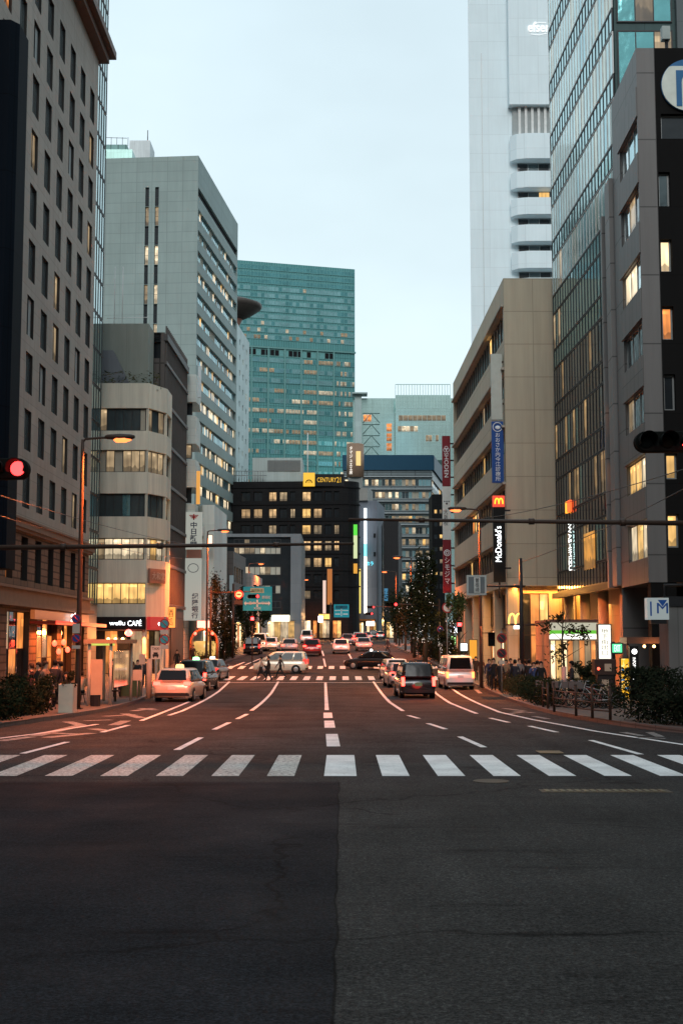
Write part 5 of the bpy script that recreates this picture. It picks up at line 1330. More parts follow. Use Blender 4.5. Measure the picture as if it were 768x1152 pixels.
# near signals
def near_signal(px, py, pole_px, D, lb):
    b = Vector((X(pole_px, 700, D), D, zg(D))); b.z += H_; t = thing('traffic_light', lb, 'traffic light', b)
    c = W(px, py, D); mb = MB(); mb.tube([b, (b.x, D, c.z + .7)], [.15, .11], 10); mb.build('pole', [brown_metal], t)
    for za_, zb__, r_ in ((0, 0, .045), (.35, .05, .03)): mb = MB(); mb.tube([(b.x, D, c.z + za_), (c.x + (-1.25 if b.x < c.x else .15), D, c.z + zb__)], r_, 8); mb.build('arm', [brown_metal], t)
    signal(t, c, 1.28); lamp(t, c + Vector((0, -.8, 0)), (1, .03, .02), 9, None, .15); return t
near_signal(22, 528, -198, 32.2, 'glowing red traffic light at the left edge in front of the stone hotel')
near_signal(772, 497.5, 868, 32.4, 'traffic light seen edge-on at the right edge before the grey panelled corner')
# signals beyond the cross street
D = 112
t = mast(0, D, 'red traffic light on an arm with a round sign before the blue road sign', [W(290, 671, D)], 667, 286, 237)
mb = MB(); c = W(269, 669, D); mb.rings([[c + Vector((rr*math.cos(a*.3927), y, rr*math.sin(a*.3927))) for a in range(16)] for rr, y in ((.40, -.2), (.40, -.24))]); rs = mb.build('round_sign', [solid('sign_rim_red', (.35, .03, .03), .5)], t)
mb = MB(); mb.rings([[c + Vector((rr*math.cos(a*.3927), y, rr*math.sin(a*.3927))) for a in range(16)] for rr, y in ((.27, -.242), (.27, -.25))]); mb.build('face', [solid('sign_face', (.6, .55, .5), .5)], rs)
mb = MB(); mb.box(c.x - .18, c.x + .18, D - .262, D - .253, c.z - .05, c.z + .07); mb.box(c.x - .36, c.x + .36, D - .26, D - .22, c.z - .85, c.z - .5); mb.build('mark', [black_metal], rs)
mast(0, D, 'red traffic light on the arm over the right lanes beyond the cross street', [W(445, 680, D)], 681, 440, 494)
D = 178
mast(0, D, 'twin far red traffic light small on its arm under the light column', [W(420, 683, D), W(418, 690.5, D)], 683, 412, 452)
def ped_signal(px, py, D, lb, on=True, pole_px=None):
    b = Vector((X(pole_px or px, 700, D), D, zg(D) + H_)); t = thing('pedestrian_light', lb, 'pedestrian light', b); c = W(px, py, D)
    mb = MB(); mb.tube([b, (b.x, D, c.z + .6)], .055, 8); mb.tube([(b.x, D, c.z + .2), (c.x, D, c.z + .2)], .03, 6); mb.build('pole', [brown_metal], t)
    mb = MB(); mb.box(c.x - .19, c.x + .19, D - .12, D + .12, c.z - .56, c.z + .22); h = mb.build('housing', [hood], t)
    for dz, m in ((.0, emit('ped_red', (1, .03, .03), 14) if on else off_lens('lens_red_off', (.008, .004, .004))), (-.36, off_lens('lens_green_off', (.005, .007, .007)))):
        mb = MB(); mb.box(c.x - .14, c.x + .14, D - .14, D - .122, c.z + dz - .13, c.z + dz + .13); mb.build('lens', [m], h)
    mb = MB(); mb.box(c.x - .19, c.x + .19, D - .3, D - .12, c.z + .222, c.z + .24); mb.build('visor', [hood], h)
ped_signal(284, 696, 114, 'red pedestrian light low on the left pavement below the blue road sign')
ped_signal(516.5, 702.5, 97, 'red pedestrian light on the right pavement below the red banners')
ped_signal(552.5, 716, 74, 'unlit black pedestrian light hung before the yellow lit column', False, 541)
# blue road signs
def road_sign(x0, y0, x1, y1, D, lb, far=False, pole_px=None):
    a, b = W(x0, y1, D), W(x1, y0, D); t = thing('road_sign', lb, 'road sign', (X(pole_px, 700, D), D, zg(D) + H_))
    mb = MB(); mb.box(a.x, b.x, D - .05, D + .05, a.z, b.z); mb.build('panel', [solid('sign_teal', (.02, .36, .44), .4)], t)
    ws = solid('sign_mark_white', (.62, .66, .6), .5); w, h = b.x - a.x, b.z - a.z
    def bar(u0, u1, v0, v1, m=ws, nm='mark'): mb = MB(); mb.box(a.x + u0*w, a.x + u1*w, D - .07, D - .054, a.z + v0*h, a.z + v1*h); return mb.build(nm, [m], t)
    if not far:
        bar(.25, .72, .74, .94, solid('sign_cream', (.5, .48, .3), .5), 'name_plate'); letters(t, '梅田新道', W((x0 + x1)/2 - .5, y0 + 4.4, D - .08), 1, solid('sign_green_letter', (.03, .16, .10), .5), fit=(w*.4, h*.13))
        letters(t, '野崎町', W(x0 + 26, y0 + 12, D - .08), 1, ws, fit=(w*.3, h*.14)); letters(t, '神戸', W(x0 + 8, y0 + 12, D - .08), 1, ws, fit=(w*.24, h*.14))
        bar(.1, .88, .275, .335); bar(.46, .52, .16, .45)
        letters(t, '豊中', W(x0 + 10, y0 + 18.3, D - .1), 1, ws, fit=(w*.22, h*.13)); letters(t, '守口', W(x0 + 24, y0 + 18.3, D - .1), 1, ws, fit=(w*.22, h*.13)); letters(t, '大阪駅', W(x0 + 16, y1 - 2.6, D - .08), 1, ws, fit=(w*.26, h*.11))
        for u, s in ((.1, -1), (.88, 1)):
            mb = MB(); mb.quad([(a.x + u*w, D - .071, a.z + .4*h), (a.x + (u + s*.07)*w, D - .071, a.z + .305*h), (a.x + u*w, D - .071, a.z + .21*h)][::-s]); mb.build('arrow', [ws], t)
    else:
        bar(.05, .95, .5, .56); bar(.47, .52, .1, .9); bar(.08, .4, .2, .3); bar(.6, .92, .2, .3); bar(.1, .9, .66, .92, solid('sign_deep_teal', (.01, .10, .14), .5), 'name_plate')
    pb = X(pole_px, 700, D)
    mb = MB(); zc_ = (a.z + b.z)/2; mb.tube([(pb, D + .2, zg(D) + H_), (pb, D + .2, b.z + .3)], .11, 8)
    for z in (a.z + h*.25, a.z + h*.75): mb.tube([(pb, D + .2, z), (b.x if pb < a.x else a.x, D + .12, z)], .05, 6)
    mb.build('pole', [brown_metal], t)
road_sign(273.5, 660, 306, 687, 121, 'blue green road sign with white Japanese lettering and arrows, the nearer one', False, 262)
road_sign(375.5, 680, 392.5, 694.5, 205, 'small far blue road sign before the black office block', True, 372)
# tall dark pole with white framed sign on an arm
D = 70; b = at(587, D); t = thing('sign_pole', 'tall dark pole holding a framed pale sign on an arm beside the amber shop', 'sign pole', b)
mb = MB(); mb.tube([b, (b.x, D, Z(628, D))], [.15, .09], 10); mb.build('pole', [black_metal], t)
za = Z(659.5, D)
for p_, q_, r_ in (((b.x + .25, D, za), (X(545, 660, D), D, za), .05), ((b.x - .4, D, za), (b.x + .1, D, za), .09), ((b.x - .9, D, Z(703, D)), (b.x + .9, D, Z(703.5, D)), .03)): mb = MB(); mb.tube([p_, q_], r_, 8); mb.build('arm', [black_metal], t)
a_, b_ = W(524.5, 669.5, D), W(546.5, 647, D)
mb = MB(); mb.box(a_.x, b_.x, D - .08, D + .08, a_.z, b_.z); sg = mb.build('sign_panel', [solid('sign_frame_grey', (.34, .38, .37), .5)], t)
mb = MB(); mb.box(a_.x + .1, b_.x - .1, D - .1, D - .083, a_.z + .1, b_.z - .1); mb.build('dark_field', [solid('sign_dark_field', (.11, .13, .14), .5)], sg)
mb = MB(); mx_ = (a_.x + b_.x)/2 + .03; mb.box(mx_ - .17, mx_ + .17, D - .115, D - .103, a_.z + .12, b_.z - .12); mb.build('white_strip', [solid('sign_strip', (.42, .45, .43), .5)], sg)
letters(sg, stack('曽根崎'), (mx_, D - .12, (a_.z + b_.z)/2), 1, solid('dark_lettering', (.05, .05, .06), .5), fit=(.22, .75))
# no-parking and parking discs
def disc_part(t, c, r, m, name, y=0, th=.02, n=20):
    mb = MB(); mb.rings([[Vector(c) + Vector((r*math.cos(2*math.pi*a/n), y + d, r*math.sin(2*math.pi*a/n))) for a in range(n)] for d in (0, -th)], smooth=False); return mb.build(name, [m], t)
rim = solid('disc_red', (.32, .03, .03), .45); blu = solid('disc_blue', (.02, .05, .22), .45); teal_d = solid('disc_teal', (.04, .28, .33), .45)
def disc_sign(px, D, ys, lb, fac=blu, r=.29, plates=(), pole_px=None, name='parking_sign', polem=grey_metal, pole=True, grp=None):
    b = at(pole_px or px, D); t = thing(name, lb, 'parking sign', b, 0, grp)
    if pole: mb = MB(); mb.tube([b, (b.x, D, Z(min(ys) - 8, D))], .04, 8); mb.build('pole', [polem], t)
    for y in ys:
        c = W(px, y, D - .07); o = disc_part(t, c, r, rim, 'disc'); disc_part(o, c, r*.76, fac, 'face', -.021, .006)
        mb = MB(); mb.tube([c + Vector((-r*.55, -.03, r*.55)), c + Vector((r*.55, -.03, -r*.55))], .022, 5); mb.build('bar', [rim], o)
    for y, w, h in plates:
        c = W(px, y, D - .07); mb = MB(); mb.box(c.x - w/2, c.x + w/2, c.y - .02, c.y, c.z - h/2, c.z + h/2); mb.build('plate', [solid('pale_plate', (.42, .38, .33), .5)], t)
    return t
disc_sign(86, 46.2, (696, 718), 'pair of dark blue no parking discs on the near left lamp post', blu, .165, ((707, .26, .34), (728, .3, .12)), pole=False)
disc_sign(185, 63.5, (702, 719.5), 'pair of teal no parking discs with red rims above the taxi sign', teal_d, .25, ((711, .42, .22), (728, .42, .2)))
disc_sign(564, 66, (718, 735), 'pair of dark discs seen from behind near the yellow column', solid('disc_dark', (.03, .03, .035), .5), .26, ((745, .3, .2),))
disc_sign(495, 104, (708,), 'blue no parking disc with plates at the foot of the lit trees', blu, .27, ((716, .4, .3), (725, .4, .3)))
disc_sign(503, 100, (683.5,), 'round red-rimmed no turn disc below the katakana banner', solid('sign_face', (.6, .55, .5), .5), .42)
# taxi stand sign
D = 61; b = at(175.5, D); t = thing('taxi_sign', 'white taxi stand sign with a black car pictogram on a post', 'sign', b)
a_, b_ = W(169.8, 741.5, D), W(181, 726.5, D); mb = MB(); mb.box(a_.x, b_.x, D - .03, D, a_.z, b_.z); pn = mb.build('panel', [solid('taxi_panel', (.55, .48, .40), .5)], t)
bl_ = solid('taxi_black', (.02, .02, .02), .5); mxx = (a_.x + b_.x)/2
letters(pn, 'TAXI', (mxx, D - .04, b_.z - .13), 1, bl_, fit=(.34, .12))
mb = MB(); zc_ = a_.z + .12; mb.box(mxx - .14, mxx + .14, D - .045, D - .032, zc_, zc_ + .11); mb.box(mxx - .10, mxx + .10, D - .045, D - .032, zc_ + .112, zc_ + .2); mb.box(mxx - .12, mxx - .06, D - .045, D - .032, zc_ - .05, zc_ - .003); mb.box(mxx + .06, mxx + .12, D - .045, D - .032, zc_ - .05, zc_ - .003); mb.build('car_pictogram', [bl_], pn)
mb = MB(); mb.tube([b, (b.x, D, a_.z)], .035, 8); mb.build('post', [grey_metal], t)
D = 59; b = at(168, D); mb = MB(); mb.tube([b, (b.x, D, b.z + 1.75)], .13, 12); mb.ball((b.x, D, b.z + 1.75), .13, 12, 6, sc=(1, 1, .4)); o = mb.build('bollard_post', [solid('beige_post', (.36, .28, .21), .6)], None, b); tag(o, 'thick beige kerbside post left of the white hatchback taxi', 'post')
# green cabinet, white boards
D = 60.5; b = at(146, D); t = thing('utility_cabinet', 'dark green utility cabinet on the left pavement behind white notice boards', 'cabinet', b)
mb = MB(); mb.box(b.x - .47, b.x + .47, D, D + .5, b.z + .06, b.z + .88); mb.build('body', [solid('cabinet_green', (.035, .06, .03), .5)], t)
mb = MB(); mb.box(b.x - .5, b.x + .5, D - .03, D + .53, b.z + .883, b.z + .93); mb.build('lid', [solid('cabinet_green', (.035, .06, .03), .5)], t)
mb = MB(); mb.box(b.x - .45, b.x + .45, D + .03, D + .47, b.z, b.z + .058); mb.build('plinth', [kerbm], t)
for px, D, h, w, lb in ((155, 58.5, 1.3, .42, 'pale notice board on a thin post before the green cabinet'), (160, 62, 2.0, .3, 'taller narrow notice board on a post right of the green cabinet')):
    b = at(px, D); t = thing('notice_board', lb, 'notice board', b); mb = MB(); mb.tube([b, b + Vector((0, 0, h - .3))], .025, 6); mb.build('post', [grey_metal], t)
    mb = MB(); mb.box(b.x - w/2, b.x + w/2, D - .05, D - .026, b.z + h - .48, b.z + h); mb.build('board', [solid('notice_pale', (.45, .36, .27), .6)], t)
# taxi shelter
D0, D1 = 50.5, 54.5; p0, p1 = at(97, D0), at(128, D1)
t = thing('taxi_shelter', 'small taxi shelter with a flat roof and beige side panel on the left pavement', 'shelter', at(110, 52.5))
zz0 = zg(52) + H_; x0, x1 = X(99, 760, D0), X(126, 760, D0)
zr = zz0 + 2.42
mb = MB(); mb.prism([(x0 - .15, D0 - .2), (x1 + .2, D0 - .2), (x1 + .3, D1 + .2), (x0 - .35, D1 + .2)], zr, zr + .16); mb.build('roof', [solid('shelter_roof', (.30, .22, .15), .5)], t)
mb = MB(); mb.box(x0 + .1, x1 + .05, D0 + .1, D0 + .22, zr - .08, zr - .003); mb.build('light_strip', [emit('shelter_light', (.75, .85, .15), .9)], t)
for px, py in ((x0 + .05, D0), (x1 - .05, D0), (x0 - .1, D1), (x1 + .1, D1)):
    mb = MB(); mb.tube([(px, py, zz0), (px, py, zr - .003)], .06, 8); mb.build('post', [solid('shelter_post', (.55, .45, .36), .5)], t)
mb = MB(); mb.box(x0 + .12, x0 + .58, D0 - .02, D0 + .03, zz0 + .25, zr - .62); mb.build('side_panel', [solid('beige_board', (.42, .31, .22), .6)], t)
mb = MB(); mb.box(x1 - .0, x1 + .05, D0 + .3, D1 - .2, zz0 + .7, zr - .3); mb.build('poster_panel', [lit('poster_glow', (1, .55, .25), .55, 3, .6)], t)
mb = MB(); mb.box(x0 + .3, x1 - .3, D1 - .7, D1 - .3, zz0 + .42, zz0 + .48); mb.tube([(x0 + .5, D1 - .5, zz0), (x0 + .5, D1 - .5, zz0 + .42)], .03, 6); mb.tube([(x1 - .5, D1 - .5, zz0), (x1 - .5, D1 - .5, zz0 + .42)], .03, 6); mb.build('bench', [brown_metal], t)
b = at(108, 49.6); mb = MB(); mb.prism([(b.x + .2*math.cos(k*.785), b.y + .2*math.sin(k*.785)) for k in range(8)], b.z, b.z + .42); o = mb.build('waste_tub', [black_metal], None, b); tag(o, 'small black tub standing before the taxi shelter', 'tub')
# ---- white pylon sign with newspaper and bank names
D = 118.5; xa, xb_ = X(208.5, 640, D), X(226.5, 640, D)
t = thing('white_pylon_sign', 'tall white vertical sign with a red wing emblem and black Japanese lettering', 'sign', ((xa + xb_)/2, D, Z(698, D)))
wsgn = emit('pylon_white', (.62, .64, .56), .55)
mb = MB(); mb.box(xa, xb_, D, D + .4, Z(618, D), Z(576, D)); mb.build('upper_panel', [wsgn], t)
mb = MB(); mb.box(xa - .1, xb_, D, D + .4, Z(698, D), Z(628, D)); mb.build('lower_panel', [wsgn], t)
mb = MB(); mb.box(xa + .1, xb_ - .05, D + .1, D + .4, Z(627.9, D), Z(618.1, D)); mb.build('spacer', [solid('rust_sign', (.30, .15, .11), .5)], t)
nb = solid('navy_lettering', (.03, .04, .08), .5); xm = (xa + xb_)/2
letters(t, stack('中日新聞'), (xm, D - .02, Z(601.5, D)), 1, nb, fit=(.66, 2.4), bold=.022); letters(t, stack('紀陽銀行'), (xm + .2, D - .02, Z(681.5, D)), 1, nb, fit=(.62, 2.35), bold=.022)
mb = MB(); rc = Vector((xm, D - .02, Z(581.5, D))); re = solid('emblem_red', (.42, .03, .03), .5)
for k in range(3):
    for s in (-1, 1): mb.box(rc.x + s*.08 if s > 0 else rc.x - .42 + k*.09, rc.x + .42 - k*.09 if s > 0 else rc.x - .08, D - .03, D - .003, rc.z + .1 - .12*k, rc.z + .18 - .12*k)
mb.tube([rc + Vector((0, 0, -.28)), rc + Vector((0, 0, .26))], .07, 6); mb.ball(rc + Vector((0, 0, .0)), .13, 8, 6, sc=(1, .2, 1)); mb.build('wing_emblem', [re], t)
mb = MB(); rc = Vector((xm, D - .02, Z(639, D))); mb.tube([rc + Vector((.48*math.cos(a), 0, .40*math.sin(a))) for a in [k*math.pi/12 for k in range(25)]], .03, 5, cap=False); mb.build('ring_emblem', [nb], t)
# narrow white building behind the pylon
fp = [(X(226.5, 640, 121), 121.5), (X(240, 640, 121), 121.5), (X(240, 640, 121) + .3, 131.4), (X(226.5, 640, 121) - 6, 131.4)]
t = thing('white_annex_building', 'narrow plain white building right behind the white vertical sign', 'building', (X(233, 640, 121.5), 121.5, zg(121)))
fs = faces(fp); op = (.1, fs[0].W - .1, zg(121) + .1, zg(121) + 3.2)
shell(t, fp, zg(121) - .2, Z(568, 121.5), {0: [op]}, panel('annex_white', (.6, .66, .63), 1.2, 3.2, .9), .2, .3)
window(t, fs[0], op, .2, [lit_hi, lit_o], frame_dark, 2, 1, .08, 'shop_front')
mb = MB(); mb.box(X(226, 600, 121), X(229, 600, 121), 121.0, 121.45, Z(603, 121), Z(592, 121)); mb.build('air_unit', [white_metal], t)
# lit signs along the left pavement
def lit_sign(x0, y0, x1, y1, D, col, st, lb, name='lit_sign', th=.2, text=None, tcol=None, post=True):
    a, b = W(x0, y1, D), W(x1, y0, D); g = zg(D) + H_
    t = thing(name, lb, 'sign', ((a.x + b.x)/2, D, a.z))
    mb = MB(); mb.box(a.x, b.x, D, D + th, a.z, b.z); mb.build('light_panel', [emit('%s_%d_%d' % (name, x0, y0), col, st)], t)
    mb = MB(); e = .05; mb.box(a.x - e, a.x - .003, D + .01, D + th, a.z - e, b.z + e); mb.box(b.x + .003, b.x + e, D + .01, D + th, a.z - e, b.z + e); mb.box(a.x, b.x, D + .01, D + th, a.z - e, a.z - .003); mb.box(a.x, b.x, D + .01, D + th, b.z + .003, b.z + e); mb.box(a.x, b.x, D + th + .003, D + th + .04, a.z, b.z); mb.build('frame', [frame_dark], t)
    if post: mb = MB(); mb.tube([((a.x + b.x)/2, D + th/2, g), ((a.x + b.x)/2, D + th/2, a.z - .05)], .04, 6); mb.build('post', [frame_dark], t)
    if text: letters(t, text, ((a.x + b.x)/2, D - .02, (a.z + b.z)/2), 1, tcol or black_metal, fit=((b.x - a.x)*.62, (b.z - a.z)*.78))
    return t
lit_sign(186, 683, 197.5, 706, 104, (1, .32, .06), 1.6, 'glowing orange lantern box sign above the no parking discs', 'lantern_sign', .6, stack('酒処'), solid('lantern_ink', (.15, .02, .01), .6), True)
lit_sign(200, 699, 213, 706, 126, (1, .75, .40), 3, 'bright cream strip sign below the white bank sign', 'strip_sign', .2, None)
lit_sign(213.5, 705, 218.5, 728, 127, (.85, .95, 1), 4, 'narrow cold white vertical sign left of the arched arcade front', 'cold_white_sign')
lit_sign(243, 651, 252, 669, 133, (1, .92, .88), 4, 'bright white square sign above the columnar left trees', 'square_sign')
lit_sign(258, 647, 263, 666, 136, (.35, .45, .48), .35, 'pale grey banner sign between the square white sign and the framed office', 'banner_sign')
lit_sign(258, 688, 263.5, 697, 138, (.9, .95, 1), 5, 'small white sign glowing behind the left trees', 'small_white_sign')
lit_sign(234, 602, 239, 614, 119.5, (1, .72, .55), 1.6, 'small pinkish lit sign just under the lamp arm by the bank sign', 'pink_sign', .2, None, None, False)
lit_sign(363, 653, 366.5, 690, 236.0 - 2, (1, .70, .58), .9, 'slim vertical white sign before the black office block', 'slim_sign')
lit_sign(368, 640, 373.5, 680, 233.0, (1, .30, .03), .45, 'tall amber vertical sign before the black office block', 'amber_sign')
lit_sign(358, 693, 363, 700, 190, (1, .85, .9), 5, 'little white square sign left of the far blue road sign', 'little_sign')
lit_sign(412, 699, 421, 704, 258, (1, .9, .85), 5, 'far white strip sign at the foot of the light column', 'far_strip_sign')
lit_sign(403, 640, 405.5, 690, 259, (1, .72, .15), 1.4, 'thin amber light strip left of the white light column', 'thin_amber_strip')
lit_sign(432, 662, 436, 676, 249.5, (.05, .3, .55), .6, 'dim blue vertical sign on the black narrow building', 'dim_blue_sign', .2, None, None, False)
lit_sign(506, 703, 514, 712, 108, (.85, .92, 1), 2.6, 'white parking sign with letter P by the right tree row', 'parking_board', .2, 'P', emit('p_blue', (.05, .15, .6), .5))
lit_sign(507, 716, 512, 726, 109, (.45, 1, .35), 1.6, 'small green lit panel under the parking sign', 'green_light_sign')
lit_sign(518, 724, 525, 732, 96, (.75, .95, 1), 3.0, 'cold white standing sign behind the white van', 'cold_sign')
lit_sign(528, 720, 536, 741, 92, (1, .42, .03), .9, 'yellow standing panel right of the white van', 'yellow_panel', .15)
# arched arcade front, glowing
D = 112; c = at(229, D); t = thing('arcade_kiosk', 'glowing rounded kiosk with orange arch ribs and yellow drum beside the left lamp post', 'kiosk', c)
mb = MB(); mb.rings([[Vector((c.x + rr*math.cos(a*.3927), D + 1 + rr*math.sin(a*.3927), z)) for a in range(16)] for z, rr in ((c.z + .3, .75), (c.z + .8, .95), (c.z + 1.9, 1.0), (c.z + 2.0, .8))]); mb.build('drum', [lit('drum_yellow', (1, .60, .16), 1.3, 2, .3)], t)
mb = MB(); mb.rings([[Vector((c.x + .7*math.cos(a*.3927), D + 1 + .7*math.sin(a*.3927), z)) for a in range(16)] for z in (c.z, c.z + .298)]); mb.build('plinth', [brown_metal], t)
for dy, m in ((0, solid('arch_orange', (.40, .13, .05), .5)), (.9, solid('arch_grey', (.2, .22, .26), .5))):
    mb = MB(); mb.tube([(c.x - 1.15, D + dy, c.z)] + [(c.x + 1.15*math.cos(a), D + dy, c.z + 1.9 + 1.1*math.sin(a)) for a in [math.pi*(1 - k/10) for k in range(11)]] + [(c.x + 1.15, D + dy, c.z)], .11, 8); mb.build('arch', [m], t)
mb = MB(); mb.box(c.x - .6, c.x + .5, D + .02, D + .15, c.z + 3.15, c.z + 3.75); mb.build('sign', [emit('kiosk_sign', (1, .35, .25), 3)], t)
for q in (-.75, .2, .75): mb = MB(); mb.ball((c.x + q, D - .1, c.z + 2.65), .14); mb.build('bulb', [emit('red_bulb', (1, .1, .06), 6)], t)
# ---- right foreground: shop kiosk with green stripe
D = 66; x0, x1 = X(619, 740, D), X(672, 740, D); g = zg(D) + H_
t = thing('green_stripe_store', 'small glazed store front with a glowing white and green fascia', 'store', ((x0 + x1)/2, D, g))
zt_, zf0 = Z(699.5, D), Z(719, D)
mb = MB(); mb.box(x0, x1, D + .35, D + 5, g, zt_); mb.build('wall', [panel('store_wall', (.36, .28, .20), 1.2, 2.4)], t)
mb = MB(); mb.box(x0 - .05, x1 + .05, D - .1, D + 5.05, zt_ + .002, zt_ + .12); mb.build('roof', [solid('store_roof', (.14, .06, .05), .5)], t)
zb1 = Z(709, D); zb2 = Z(713, D)
for z0_, z1_, cc, ss in ((zb1, zt_ - .05, (.95, .90, .68), .55), (zb2, zb1 - .005, (.18, .75, .05), .75), (zf0, zb2 - .005, (1, .98, .85), 1.6)):
    mb = MB(); mb.box(x0, x1, D - .06, D + .3, z0_, z1_); mb.build('fascia', [emit('fascia_%d' % int(z0_*100), cc, ss)], t)
Fk = Face((x0, D + .3), (x1, D + .3))
window(t, Fk, (0, Fk.W, g + .05, zf0 - .02), -.02, [lit_hi, lit_y, lit_hi, lit_o, lit_dim, lit_o, lit_dim, lit_o], solid('store_frame', (.2, .15, .11), .5), 8, 1, .06, 'glazing')
area(t, ((x0 + x1)/2, D - .2, zf0), (1, .80, .45), 45, 2.4, .3, (0, -.6, -1), 'fascia_light')
lit_sign(673.5, 703, 686, 741, 58, (1, .97, .85), 1.5, 'white lit vertical sign right of the green striped store', 'white_box_sign', .3, stack('地下街出口'), solid('sign_grey_ink', (.35, .33, .28), .5))
lit_sign(688.5, 724.5, 699, 734, 57, (.10, .85, .35), 1.5, 'small green lit exit sign beside the white vertical sign', 'exit_sign', .2, 'EXIT', emit('exit_white', (.9, 1, .9), 1.5), False)
D = 57.6; b = at(690, D); mb = MB(); mb.tube([b, (b.x, D, Z(722, D))], .07, 8); mb.tube([(b.x, D, Z(735, D)), (X(699, 735, D), D, Z(735, D))], .03, 6); o = mb.build('sign_post', [black_metal], None, b); tag(o, 'thin black post carrying the green exit sign', 'post')
# ticket machine with red lamp
D = 53; b = at(680, D); t = thing('ticket_machine', 'dark ticket machine with a red lamp near the bicycle rail', 'machine', b)
zb_ = b.z; mb = MB(); mb.box(b.x - .3, b.x + .32, D, D + .5, zb_, zb_ + 1.15); mb.build('body', [solid('machine_dark', (.03, .025, .025), .5)], t)
mb = MB(); mb.box(b.x - .42, b.x + .45, D - .05, D + .55, zb_ + 1.153, zb_ + 1.78); mb.build('head', [solid('machine_brown', (.05, .03, .025), .5)], t)
mb = MB(); mb.ball((b.x - .27, D - .06, zb_ + 1.4), .06, sc=(1, .4, 1)); mb.build('red_lamp', [emit('machine_red', (1, .08, .04), 5)], t)
mb = MB(); mb.box(b.x - .02, b.x + .26, D - .065, D - .052, zb_ + 1.3, zb_ + 1.6); mb.box(b.x - .15, b.x + .15, D - .015, D - .003, zb_ + .3, zb_ + .95); mb.build('notice', [solid('notice_pale', (.45, .36, .27), .6)], t)
# information totem, poster, brown kiosk
D = 58; b = at(713, D); t = thing('information_totem', 'black totem with white sideways INFORMATION lettering under a glowing round i mark', 'totem', b)
mb = MB(); mb.box(X(708, 750, D), X(718, 750, D), D, D + .25, b.z, Z(727, D)); mb.build('panel', [solid('totem_black', (.012, .012, .013), .3)], t)
c = W(713, 733, D - .03); disc_part(t, c, .12, emit('i_disc', (1, .98, .95), 3), 'round_mark', 0, .02); letters(t, 'i', c + Vector((0, -.03, 0)), 1, black_metal, fit=(.03, .13))
letters(t, 'INFORMATION', W(713, 752, D - .03), 1, emit('info_white', (1, .98, .95), 2), 0, R(-90), fit=(.98, .13))
D = 58.6; b = at(704, D); t = thing('poster_case', 'yellow and blue lit poster case left of the black totem', 'poster', b)
a_, b_ = W(699, 786, D), W(709.3, 741, D); mb = MB(); mb.box(a_.x - .04, b_.x + .04, D + .01, D + .2, b.z, b_.z + .05); mb.build('case', [black_metal], t)
m, tt_, pp = _new('poster_face'); cc = tt_.nodes.new('ShaderNodeTexCoord').outputs['Object']; nn = tt_.nodes.new('ShaderNodeTexNoise'); nn.inputs['Scale'].default_value = 3.2; tt_.links.new(cc, nn.inputs[0])
rp = tt_.nodes.new('ShaderNodeValToRGB'); rp.color_ramp.interpolation = 'CONSTANT'
for i, (ps, cl) in enumerate(((0, (.05, .25, .55, 1)), (.42, (1, .50, .02, 1)), (.56, (1, .75, .25, 1)), (.66, (.85, .2, .05, 1)))):
    if i < 2: el = rp.color_ramp.elements[i]; el.position = ps
    else: el = rp.color_ramp.elements.new(ps)
    el.color = cl
tt_.links.new(nn.outputs[0], rp.inputs[0]); tt_.links.new(rp.outputs[0], pp.inputs['Emission Color']); pp.inputs['Emission Strength'].default_value = 1.2; pp.inputs['Base Color'].default_value = (.02, .02, .02, 1)
mb = MB(); mb.box(a_.x, b_.x, D - .02, D + .008, a_.z, b_.z); mb.build('poster', [m], t)
D = 60.6; x0, x1 = X(700, 740, D), X(742, 740, D); g = zg(D) + H_; t = thing('brown_canopy', 'low brown entrance canopy with warm lamps behind the information totem', 'canopy', ((x0 + x1)/2, D, g))
mb = MB(); mb.box(x0, x1, D - .9, D + .6, Z(724, D), Z(717, D)); mb.build('roof', [solid('canopy_brown', (.10, .055, .04), .5)], t)
for px in (x0 + .1, x1 - .1): mb = MB(); mb.tube([(px, D - .7, g), (px, D - .7, Z(724, D) - .003)], .06, 8); mb.build('post', [black_metal], t)
for k in range(3): mb = MB(); mb.ball((x0 + .8 + .45*k, D - .95, Z(727, D)), .07); mb.build('lamp', [emit('warm_bulb', (1, .5, .18), 9)], t)
lamp(t, (x0 + 1.2, D - 1.2, Z(730, D)), (1, .4, .12), 40, None, .2)
# metro sign: white box with blue M
D = 49; t = thing('metro_sign', 'white box sign with a blue M hung at the right edge', 'sign', (X(739, 690, D), D, Z(699, D)))
a_, b_ = W(728, 697, D), W(751.5, 672.5, D); mb = MB(); mb.box(a_.x, b_.x, D, D + .45, a_.z, b_.z); mb.build('box', [emit('metro_white', (.62, .72, .72), .42)], t)
letters(t, 'M', ((a_.x + b_.x)/2 + .16, D - .02, (a_.z + b_.z)/2 + .02), 1, solid('metro_blue', (.02, .09, .33), .5), fit=(.42, .40)); 
mb = MB(); mb.quad([(b_.x - .42, D - .005, b_.z - .08), (b_.x - .06, D - .005, b_.z - .08), (b_.x - .24, D - .005, b_.z - .34)][::-1]); mb.box(a_.x + .1, a_.x + .16, D - .012, D - .003, a_.z + .14, b_.z - .14); mb.build('arrow_mark', [solid('metro_blue', (.02, .09, .33), .5)], t)
mb = MB(); mb.tube([(b_.x - .1, D + .2, b_.z), (b_.x - .1, D + .2, b_.z + .5), (b_.x + .9, D + .2, b_.z + .5)], .05, 8); mb.box(a_.x + .15, b_.x - .08, D + .05, D + .4, a_.z - .16, a_.z - .003); mb.build('bracket', [black_metal], t)
